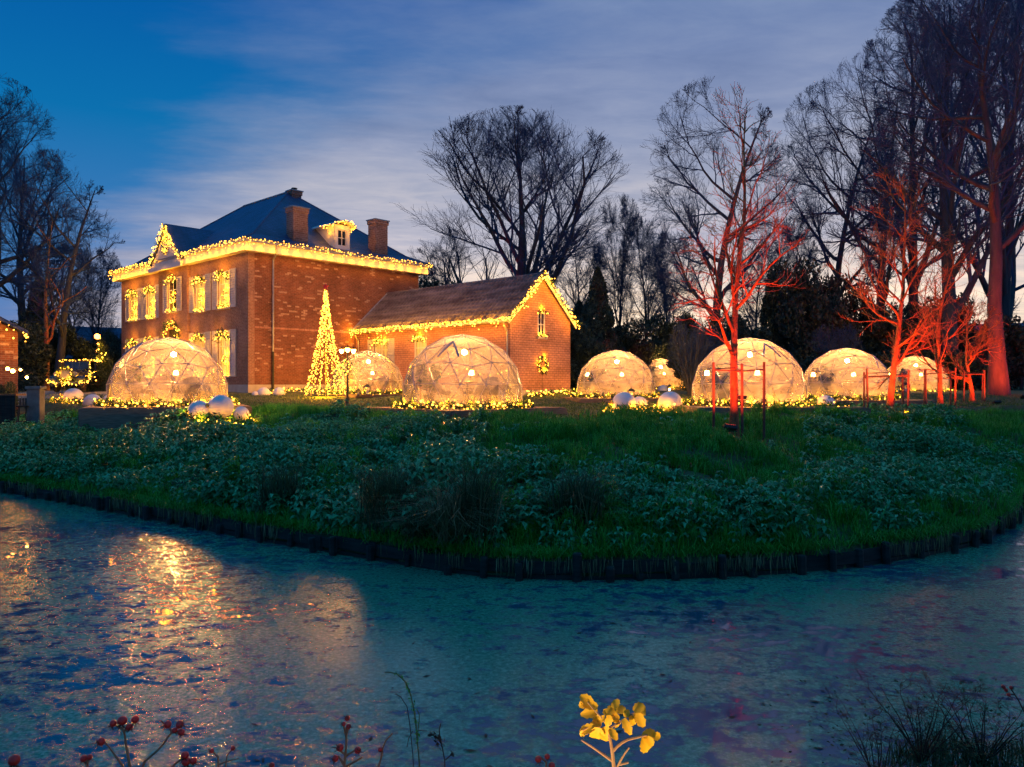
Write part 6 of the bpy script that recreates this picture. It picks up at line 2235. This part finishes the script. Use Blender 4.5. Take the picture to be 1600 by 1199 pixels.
# fringe of grass hanging over the timber edge
g_ = np.random.default_rng(617)
ep = resample(np.column_stack([pth, np.zeros(len(pth))]), 0.012)[:, :2]
ep = ep[g_.uniform(0, 1, len(ep)) < np.clip(fbm(ep[:, 0] * 1.1, ep[:, 1] * 1.1, 93) * 2.8 - 0.70, 0.12, 1)]
ep = np.repeat(ep, 5, axis=0) + g_.normal(size=(len(ep) * 5, 2)) * np.array([0.06, 0.05]) + np.array([0, 0.10])
zz_ = np.maximum(G(ep[:, 0], ep[:, 1]), 0.22)
V, F = blades(ep[:, 0], ep[:, 1], zz_ - 0.02, g_, np.full(len(ep), 0.20), 0.0055, 1.3, 1.5)
o = fast_obj('edge_grass', V, F, 'grass', kind='stuff')
o['label'] = 'grass fringe hanging over the timber edging'; o['category'] = 'grass'
ep2 = resample(np.column_stack([pth, np.zeros(len(pth))]), 0.02)[:, :2]
ep2 = ep2[g_.uniform(0, 1, len(ep2)) < np.clip(fbm(ep2[:, 0] * 1.7, ep2[:, 1] * 1.7, 95) * 3.0 - 1.25, 0.02, 1)]
ep2 = np.repeat(ep2, 3, axis=0) + g_.normal(size=(len(ep2) * 3, 2)) * np.array([0.05, 0.02]) + np.array([0.02, -0.12])
V, F = blades(ep2[:, 0], ep2[:, 1], np.full(len(ep2), 0.27) + g_.normal(size=len(ep2)) * 0.03, g_, np.full(len(ep2), -0.22), 0.005, 0.25, 0.2)
o = fast_obj('hanging_grass', V, F, 'dry', kind='stuff')
o['label'] = 'dry grass blades hanging down in front of the timber edging'; o['category'] = 'grass'
# hummocky tussock grass on the upper slope
x, y, dist, g_ = scatter(2300, 10.2, 22, 615, 0.5, 8.8)
px_ = 800 + FPX * x / y
keep = (np.hypot(x - X(1137, 17.2), y - 17.1) > 1.2) & ~bare(x, y, g_) & (g_.uniform(0, 1, len(x)) < np.where((px_ > 740) & (px_ < 1330), 0.62, 0.10))
x, y = x[keep], y[keep]
nb = 150
rr = g_.uniform(0.10, 0.30, len(x))
th = g_.uniform(0, 2 * PI, (len(x), nb)); qq = np.sqrt(g_.uniform(0, 1, (len(x), nb)))
X2 = (x[:, None] + rr[:, None] * qq * np.cos(th)).ravel(); Y2 = (y[:, None] + rr[:, None] * qq * np.sin(th)).ravel()
dome_ = (rr[:, None] * 1.25 * (1 - qq ** 2)).ravel()
Z2 = G(X2, Y2)
ok = Z2 > 0
V, F = blades(X2[ok], Y2[ok], (Z2 + dome_ - 0.03)[ok], g_, np.full(int(ok.sum()), 0.17), 0.0055, 1.1, 0.9)
o = fast_obj('hummock_grass', V, F, 'grass', kind='stuff')
o['label'] = 'bright green hummocky grass on the upper bank below the staked tree'; o['category'] = 'grass'
# lawn
x, y, dist, g_ = scatter(150000, 14, 38, 621, 6.4, 60)
dens = np.clip(1.5 - (y - 16) / 22, 0.12, 1)
keep = g_.uniform(0, 1, len(x)) < dens * 0.9
x, y = x[keep], y[keep]
V, F = blades(x, y, G(x, y) - 0.005, g_, 0.06 + 0.05 * fbm(x * 0.5, y * 0.5, 71), 0.0075, 0.8)
o = fast_obj('lawn_grass', V, F, 'lawn', kind='stuff')
o['label'] = 'short lawn grass between the bank top and the domes'; o['category'] = 'grass'
# fallen leaves
x, y, dist, g_ = scatter(9000, 11, 24, 631, 2.0, 11)
px_ = 800 + FPX * x / y
k_ = (g_.uniform(0, 1, len(x)) < np.where(bare(x, y, g_), 0.9, np.where((px_ > 900) & (px_ < 1250), 0.10, 0.02)))
x, y = x[k_], y[k_]
V, F = leafbits(np.stack([x, y, G(x, y) + 0.05], 1), 1, 0.085, 0.03, 0.02, 632)
o = fast_obj('fallen_leaves', V, F, 'fallen', kind='stuff')
o['label'] = 'scattered brown and orange fallen leaves on the bank'; o['category'] = 'leaves'


# leaves and bits of twig drifting on the water
g_ = np.random.default_rng(641)
y = np.sqrt(g_.uniform(4.6 ** 2, 17 ** 2, 900)); x = y * g_.uniform(-0.7, 0.7, 900)
k_ = (edge_dist(x, y) < -0.25) & (fbm(x * 0.6, y * 0.6, 97) > 0.5)
x, y = x[k_], y[k_]
n_ = len(x); a_ = g_.uniform(0, PI, n_); L_ = g_.uniform(0.02, 0.055, n_); W_ = g_.uniform(0.006, 0.02, n_)
dx, dy = np.cos(a_), np.sin(a_) * 0.7
b0 = np.stack([x, y, np.full(n_, 0.006)], 1)
e1 = np.stack([dx * L_, dy * L_, g_.uniform(0, 0.006, n_)], 1); e2 = np.stack([-dy * W_, dx * W_, g_.uniform(0, 0.004, n_)], 1)
V = np.stack([b0 - e1, b0 + e2, b0 + e1, b0 - e2], 1).reshape(-1, 3)
F = (np.array([[0, 1, 2, 3]])[None] + (np.arange(n_) * 4)[:, None, None]).reshape(-1, 4)
o = fast_obj('drifting_leaves', V, F, 'sepal', kind='stuff')
o['label'] = 'dark dead leaves and twig bits drifting on the water'; o['category'] = 'leaves'


# rush and dry grass tussocks at the water's edge
def tussock(px, py, d, h, n_, mat_, label, spread=0.10, lean=0.7, dry=0.3, seed=1):
    x0, y0 = X(px, d), d
    z0 = max(Gz(x0, y0), 0.1)
    t = thing('grass_tussock', label, 'tussock', (x0, y0, z0))
    g_ = np.random.default_rng(seed)
    for (nm, mt, cnt, hs, ls) in (('blade', mat_, int(n_ * (1 - dry)), h, lean), ('dry_blade', 'dry', int(n_ * dry), h * 0.85, lean * 1.5)):
        if cnt < 3:
            continue
        xx_ = g_.normal(size=cnt) * spread; yy_ = g_.normal(size=cnt) * spread
        V, F = blades(xx_, yy_, np.full(cnt, -0.03), g_, np.full(cnt, hs), 0.0065, ls, 0.8)
        fast_obj(nm, V, F, mt, t, kind='stuff')


for i, a in enumerate(((437, 800, 12.7, 0.85, 480, 'rush', 'dark rush clump low on the bank before the house corner', 0.13, 0.5, 0.05),
                       (606, 822, 11.35, 1.05, 800, 'rush', 'dark upright rush clump at the water edge below the front dome', 0.16, 0.55, 0.12),
                       (655, 850, 10.75, 0.6, 320, 'rush', 'thin dry tuft hanging over the timber edge', 0.10, 1.2, 0.7),
                       (706, 850, 10.5, 1.0, 700, 'dry', 'tan dry grass tussock at the bend of the timber edge', 0.10, 0.95, 0.6),
                       (745, 830, 10.45, 1.2, 520, 'rush', 'tall dark rush clump beside the tan tussock', 0.10, 0.45, 0.1),
                       (905, 830, 10.75, 0.95, 600, 'rush', 'drooping rush clump on the bank below the bare soil', 0.14, 0.7, 0.25),
                       (1490, 850, 12.6, 0.5, 420, 'grass', 'pale arching grass clump near the timber edge', 0.16, 1.0, 0.25),
                       (1530, 830, 13.4, 0.5, 420, 'grass', 'arching grass clump where the water turns the corner', 0.18, 1.0, 0.2),
                       (1410, 800, 14.2, 0.45, 360, 'grass', 'light green grass clump among the dark nettles', 0.16, 0.9, 0.15),
                       (1310, 860, 11.4, 0.38, 300, 'grass', 'low green tuft on the bank foot', 0.16, 0.8, 0.05))):
    tussock(*a, seed=700 + i)

# leafy upright weeds by the water
def weed(px, d, h, label, seed):
    x0, y0 = X(px, d), d
    t = thing('leafy_weed', label, 'plant', (x0, y0, Gz(x0, y0)))
    g_ = np.random.default_rng(seed)
    st_ = MB(); pts = []
    for k_ in range(6):
        a = g_.uniform(0, 2 * PI); o_ = g_.uniform(0.05, 0.28); L = h * g_.uniform(0.7, 1.1)
        pl = [(0.03 * math.cos(a), 0.03 * math.sin(a), -0.03), (o_ * 0.5 * math.cos(a), o_ * 0.5 * math.sin(a), L * 0.6), (o_ * math.cos(a), o_ * math.sin(a), L)]
        st_.tube(pl, [0.007, 0.005, 0.002], 4, cap=False)
        for q in np.linspace(0.25, 1, 12):
            pts.append((o_ * q * math.cos(a), o_ * q * math.sin(a), L * q))
    st_.build('stem', 'weed_stem', t, fix=False)
    V, F = leafbits(pts, 4, 0.11, 0.018, 0.03, seed)
    fast_obj('leaf', V, F, 'grass', t, kind='stuff')


for i, (px, d, h, lab) in enumerate(((365, 13.9, 0.6, 'leafy weed with pale leaf tips on the bank before the dome nest'), (770, 11.3, 0.65, 'pale tipped leafy weed behind the tall rush'), (800, 11.0, 0.6, 'leafy weed beside the tall rush at the edge'), (1222, 11.0, 0.35, 'small leafy weed above the timber edge'), (1345, 13.0, 0.4, 'leafy weed with broad leaves on the dark bank'))):
    weed(px, d, h, lab, 740 + i)

# ================================================================== foreground plants on the near bank
def px_path(pts, d, base):
    return [tuple(P(a, b_, d + (c_ if len(q) > 2 else 0)) - base) for q in pts for a, b_, c_ in [(q + (0,))[:3]]]


def near_base(px, d):
    x = X(px, d)
    return np.array((x, d, float(near_z(np.array([x]), np.array([d]))[0])))


def hip(t, pos, r_, dirv, seed):
    g_ = np.random.default_rng(seed)
    prof = [(max(0.0005, r_ * math.sin(q) * (1.0 if q < PI / 2 else 0.97)), -r_ * 0.92 * math.cos(q)) for q in np.linspace(0.05, PI - 0.12, 12)]
    o = MB().lathe(prof, 14).build('rose_hip', 'hip', t, smooth=True)
    q = Vector((0, 0, 1)).rotation_difference(Vector(dirv).normalized())
    o.location = tuple(float(c_) for c_ in pos); o.rotation_mode = 'QUATERNION'; o.rotation_quaternion = q
    sp_ = MB()
    for k_ in range(5):
        a = k_ * 2 * PI / 5 + g_.uniform(0, 0.5)
        L = r_ * g_.uniform(1.0, 1.8)
        b0 = Vector((0.25 * r_ * math.cos(a), 0.25 * r_ * math.sin(a), r_ * 0.85))
        d_ = Vector((math.cos(a) * 0.9, math.sin(a) * 0.9, g_.uniform(0.1, 0.9))).normalized()
        sp_.tube([b0, b0 + d_ * L * 0.6, b0 + d_ * L + Vector((0, 0, 0.2 * r_))], [r_ * 0.14, r_ * 0.10, r_ * 0.02], 4)
    sp_.build('sepal', 'sepal', o, kind='stuff', fix=False)


def rose(label, d, stem_px, hips, r=0.0032, mats='rose_stem', seed=1):
    bx_ = stem_px[0][0][0]
    base = near_base(bx_, d)
    t = thing('rose_stem', label, 'rose plant', base)
    for i, line in enumerate(stem_px):
        pts = [tuple(P(a, b_, d) - base) for a, b_ in line]
        pts = [tuple(p) for p in resample(pts, 0.02)]
        if i == 0:
            pts = [(pts[0][0] * 0.5, pts[0][1], 0.0)] + pts
        n_ = len(pts)
        MB().tube(pts, [r * (1.25 - 0.5 * q / max(n_ - 1, 1)) if i == 0 else r * (0.95 - 0.4 * q / max(n_ - 1, 1)) for q in range(n_)], 6).build('stem', mats, t, fix=False)
    for i, (a, b_, rp, dv) in enumerate(hips):
        hip(t, P(a, b_, d - 0.004) - base, rp / FPX * d, dv, seed * 31 + i)
    return t


DN = (0.2, -0.5, -0.8)
rose('rose stem with a crown of four red hips and a side hip', 1.9, [[(206, 1240), (203, 1199), (196, 1160), (194, 1140), (190, 1136)], [(204, 1215), (190, 1195), (176, 1176), (165, 1160), (160, 1158)], [(194, 1142), (178, 1132)], [(194, 1142), (203, 1137)], [(194, 1144), (211, 1129)]],
     [(191, 1127, 7.5, (0, -0.5, -0.8)), (177, 1131, 5.5, (-0.4, -0.4, -0.8)), (202, 1137, 5.5, (0.4, -0.4, -0.7)), (211, 1125, 6, (0.3, -0.4, -0.8)), (158, 1160, 6, (-0.5, -0.7, 0.1))], seed=1)
rose('arching rose stem ending in three red hips', 1.92, [[(214, 1240), (224, 1192), (236, 1182), (252, 1168), (264, 1150), (270, 1143)], [(268, 1145), (264, 1135)], [(269, 1144), (282, 1134)], [(270, 1144), (284, 1144)]],
     [(262, 1133, 6, (-0.8, -0.4, 0.1)), (281, 1133, 6.2, (0.8, -0.4, 0.1)), (283, 1145, 5.5, (0.4, -0.4, -0.8)), (273, 1142, 4.5, DN)], seed=2)
rose('short rose stem with a tight cluster of three red hips', 1.88, [[(262, 1240), (268, 1197), (280, 1190), (288, 1184)], [(284, 1188), (294, 1191)], [(286, 1187), (300, 1190)]],
     [(289, 1181, 6, (0, -0.6, -0.7)), (291, 1191, 7, DN), (302, 1190, 5.5, (0.5, -0.5, -0.5))], seed=3)
rose('low rose stem with a dull red hip', 1.9, [[(138, 1240), (137, 1200), (136, 1188)]], [(131, 1186, 5.5, DN), (140, 1184, 4.5, (0.3, -0.5, -0.7))], seed=4)
rose('rose stem in the corner with one dark red hip', 1.85, [[(4, 1240), (12, 1204), (20, 1192)]], [(22, 1189, 9, DN)], seed=5)
rose('bare rose twig with two tiny hips', 1.9, [[(342, 1240), (341, 1190), (340, 1178), (332, 1175)], [(353, 1235), (353, 1186), (357, 1175), (363, 1171)], [(342, 1195), (352, 1188), (366, 1192), (373, 1186)]], [(331, 1174, 3.6, (-0.8, -0.5, 0.1)), (364, 1170, 3.6, (0.8, -0.5, 0.2))], r=0.0024, seed=6)
rose('warm-lit rose stem with red hips above orange ones', 1.75, [[(535, 1240), (538, 1195), (541, 1170), (541, 1150), (542, 1135)], [(537, 1195), (530, 1183), (524, 1180), (518, 1186)], [(540, 1182), (548, 1170), (556, 1172)], [(538, 1200), (552, 1192), (566, 1184)], [(541, 1152), (537, 1135)], [(541, 1150), (545, 1138)], [(540, 1180), (532, 1174)]],
     [(542.5, 1123, 4.2, (0, -0.7, 0.6)), (537, 1132, 3.6, (-0.6, -0.6, 0.1)), (544.5, 1136, 4.2, (0.6, -0.6, 0.1)), (531, 1169, 6, (-0.3, -0.8, 0.3)), (559, 1173, 5.5, (0.5, -0.8, 0)), (524, 1186, 5.2, (-0.4, -0.7, -0.3))], seed=7)
rose('rose twig with a dark withered hip', 1.8, [[(587, 1240), (592, 1196), (597, 1180), (599, 1162), (604, 1156), (613, 1147)]], [(594, 1172, 3.5, DN)], r=0.0026, seed=8)
rose('rose twig with two hips beside the yellow leaves', 1.85, [[(852, 1240), (853, 1196), (855, 1186), (845, 1184)]], [(841, 1187, 5.5, DN), (855, 1183, 4.5, (0.2, -0.5, -0.7)), (862, 1197, 5.5, DN)], seed=9)
rose('rose hip twig peeking over the bottom edge', 1.8, [[(426, 1240), (425, 1202)]], [(424.5, 1197, 4.5, (0, -0.7, 0.3))], seed=10)
rose('thin rose twig with four small hips above the dark shrub', 2.4, [[(1612, 1205), (1604, 1120), (1590, 1092), (1580, 1078)], [(1585, 1086), (1576, 1086)]], [(1568, 1074, 3.2, (-0.5, -0.6, 0)), (1572, 1079, 3, DN), (1580, 1075, 3, (0.5, -0.6, 0)), (1576, 1086, 3, DN)], r=0.0026, mats='dead_stem', seed=11)

# trailing weeds
wd = thing('trailing_weed', 'thin green trailing weed stem with tiny leaves over the water', 'plant', near_base(655, 1.9))
b0 = np.array(wd.location)
for line, mt, r_ in (([(656, 1240), (656, 1199), (652, 1160), (650, 1135), (647, 1110), (640, 1080), (633, 1065), (618, 1052), (601, 1051)], 'weed_stem', 0.0016), ([(648, 1240), (645, 1180), (640, 1130), (636, 1105), (625, 1088), (617, 1085)], 'dead_stem', 0.0011), ([(655, 1200), (652, 1150), (656, 1120), (651, 1108)], 'weed_stem', 0.0012), ([(652, 1142), (663, 1142), (668, 1143)], 'dead_stem', 0.001), ([(645, 1143), (639, 1152), (636, 1168)], 'dead_stem', 0.001)):
    pts = resample([tuple(P(a, b_, 1.9) - b0) for a, b_ in line], 0.015)
    MB().tube(pts, r_, 5).build('stem', mt, wd, fix=False)
pts = resample([tuple(P(a, b_, 1.9) - b0) for a, b_ in [(652, 1160), (650, 1135), (647, 1110), (640, 1080), (633, 1065), (618, 1052)]], 0.006)
V, F = leafbits(pts, 2, 0.010, 0.0022, 0.003, 801)
fast_obj('leaf', V, F, 'grass', wd, kind='stuff')
wd2 = thing('withered_weed', 'dark withered weed stem with curled dead leaves', 'plant', near_base(695, 1.95))
b0 = np.array(wd2.location)
for line in ([(694, 1240), (695, 1190), (691, 1168), (687, 1150), (686, 1138), (689, 1131)], [(691, 1165), (682, 1152), (673, 1147)], [(696, 1188), (701, 1178), (708, 1177)]):
    MB().tube(resample([tuple(P(a, b_, 1.95) - b0) for a, b_ in line], 0.015), 0.0016, 5).build('stem', 'dead_stem', wd2, fix=False)
pts = [tuple(P(a, b_, 1.95) - b0) for a, b_ in ((682, 1152), (684, 1156), (681, 1150), (688, 1155), (672, 1149), (690, 1168), (708, 1178), (684, 1162))]
V, F = leafbits(pts, 4, 0.014, 0.004, 0.003, 802)
fast_obj('leaf', V, F, 'sepal', wd2, kind='stuff')

# the bright yellow leafed rose branch
DY = 1.55
yb = near_base(955, DY)
yl = thing('yellow_rose_branch', 'rose branch with bright yellow rounded autumn leaves', 'rose plant', yb)
for line, r0, r1 in (([(960, 1260), (959, 1199), (956, 1170), (952, 1150), (949, 1132)], 0.0052, 0.003), ([(957, 1190), (940, 1178), (924, 1167), (908, 1157)], 0.0030, 0.0016), ([(957, 1175), (968, 1163), (982, 1156), (1000, 1152), (1012, 1149)], 0.0032, 0.0018), ([(964, 1200), (972, 1184), (983, 1169)], 0.0026, 0.0016), ([(966, 1196), (974, 1193), (982, 1192)], 0.0024, 0.002),
                     ([(949, 1134), (938, 1120), (928, 1110), (918, 1098)], 0.0022, 0.0012), ([(949, 1132), (955, 1118), (962, 1110)], 0.0022, 0.0012), ([(950, 1140), (968, 1130), (984, 1118), (1000, 1110)], 0.0022, 0.0012), ([(951, 1146), (938, 1138), (922, 1136), (910, 1142)], 0.0022, 0.0012)):
    p_ = resample([tuple(P(a, b_, DY) - yb) for a, b_ in line], 0.012)
    MB().tube(p_, list(np.linspace(r0, r1, len(p_))), 6).build('stem', 'rose_stem', yl, fix=False)


def leaflet(px, py, ang, L, W, seed, fold=0.25, curl=0.35):
    """rounded leaflet: base at px,py, pointing along ang (degrees, picture plane), mesh with real curl"""
    g_ = np.random.default_rng(seed)
    Lm = L / FPX * DY; Wm = W * 1.15 / FPX * DY
    nu, nv = 8, 5
    vs_ = []; fs_ = []
    for i in range(nu):
        t = i / (nu - 1)
        wd_ = Wm * (math.sin(PI * min(1, t * 0.92 + 0.05)) ** 0.5) * (0.9 + 0.12 * math.sin(20 * t))
        for j in range(nv):
            s_ = -1 + 2 * j / (nv - 1)
            vs_.append((t * Lm, s_ * wd_ * 0.5, fold * abs(s_) * wd_ * 0.5 - curl * Lm * t * t))
    for i in range(nu - 1):
        for j in range(nv - 1):
            a = i * nv + j
            fs_.append((a, a + 1, a + nv + 1, a + nv))
    me = bpy.data.meshes.new('leaf'); me.from_pydata(vs_, [], fs_); me.materials.append(M['yellow_leaf'])
    me.polygons.foreach_set('use_smooth', np.ones(len(me.polygons), bool))
    o = bpy.data.objects.new('leaf', me)
    a = R(ang)
    ex = Vector((math.cos(a), g_.normal() * 0.30, -math.sin(a))).normalized()
    nz_ = Vector((g_.normal() * 0.25, -1, 0.55 + g_.normal() * 0.2))
    ey = nz_.cross(ex).normalized(); ez = ex.cross(ey)
    mt_ = Matrix((ex, ey, ez)).transposed()
    o.location = tuple(float(q) for q in (P(px, py, DY + g_.normal() * 0.006) - yb))
    o.rotation_euler = mt_.to_euler()
    link(o, yl)


for i, a in enumerate(((934, 1106, 200, 28, 15), (934, 1113, 178, 26, 15), (938, 1118, 130, 20, 10), (926, 1101, 215, 22, 16), (916, 1099, 160, 12, 12),
                       (942, 1112, 10, 26, 13), (948, 1116, 330, 22, 14), (955, 1114, 60, 22, 12), (962, 1112, 350, 20, 13), (952, 1118, 100, 18, 12), (945, 1120, 140, 16, 10), (958, 1108, 300, 16, 12),
                       (966, 1127, 95, 22, 12), (974, 1124, 62, 24, 13), (984, 1119, 60, 24, 12), (992, 1113, 55, 26, 16), (990, 1112, 330, 20, 15), (1000, 1110, 20, 16, 14), (976, 1121, 300, 12, 10),
                       (934, 1137, 95, 28, 23), (930, 1136, 165, 26, 14), (914, 1141, 120, 14, 9), (944, 1136, 75, 24, 20), (952, 1140, 40, 18, 12), (940, 1133, 185, 18, 10),
                       (1006, 1152, 78, 26, 20), (1004, 1151, 345, 24, 14), (1018, 1148, 25, 18, 13), (1012, 1152, 60, 16, 12))):
    leaflet(*a, seed=900 + i, curl=0.25 + 0.2 * (i % 3) / 2)
# garden spotlight on the near bank that lights the yellow branch and the stem beside it
lpos = np.array((0.02, 0.95, 1.02))
floodlight(lpos, (X(900, 1.55), 1.58, 1.78), 'small garden spotlight on the near bank below the yellow leaves', 62, 46, 0.05, col=(1.0, 0.66, 0.30), lens='lamp_globe', name='garden_spotlight', blend=0.8)

# dark brambly shrub and grass at the bottom corner
ms = tree_meshes('bramble', *bare_tree_mesh(133, 0.55, 0.55, 0.007, clear=0.25, limbs=4, ang=40, up=0.02, wob=0.24, multi=11, levels=(4, 4), crown_low=0.0, limb_len=0.45, twig=0.0006), 'dead_stem', 'dead_stem')
for (px, d, lab) in ((1440, 2.42, 'dark twiggy bramble in the bottom corner of the near bank'), (1535, 2.40, 'second dark bramble deeper in the corner'), (1372, 2.50, 'thin bramble at the edge of the corner shrubs')):
    bz = near_base(px, d)
    t = place_tree('bramble', lab, ms, bz, px * 0.1, (0.85, 0.5, 0.55), 'brambles on the near bank', 'shrub')
    g_ = np.random.default_rng(px)
    n_ = 170
    p = g_.normal(size=(n_, 3)) * np.array([0.24, 0.2, 0.14]) + np.array([0, 0, 0.18])
    p[:, 2] = np.clip(p[:, 2], 0.02, 0.5)
    V, F = leafbits(p, 1, 0.020, 0.006, 0.01, px)
    fast_obj('leaf', V, F, 'rush', t, kind='stuff')
g_ = np.random.default_rng(888)
n_ = 16000
x = g_.uniform(0.85, 2.6, n_); y = g_.uniform(1.9, 2.72, n_)
V, F = blades(x, y, near_z(x, y) - 0.01, g_, np.full(n_, 0.085) * (0.4 + 1.2 * fbm(x * 5, y * 5, 88)), 0.0018, 0.8)
o = fast_obj('near_grass', V, F, 'rush', kind='stuff')
o['label'] = 'dark grass on the near bank in the bottom corner'; o['category'] = 'grass'
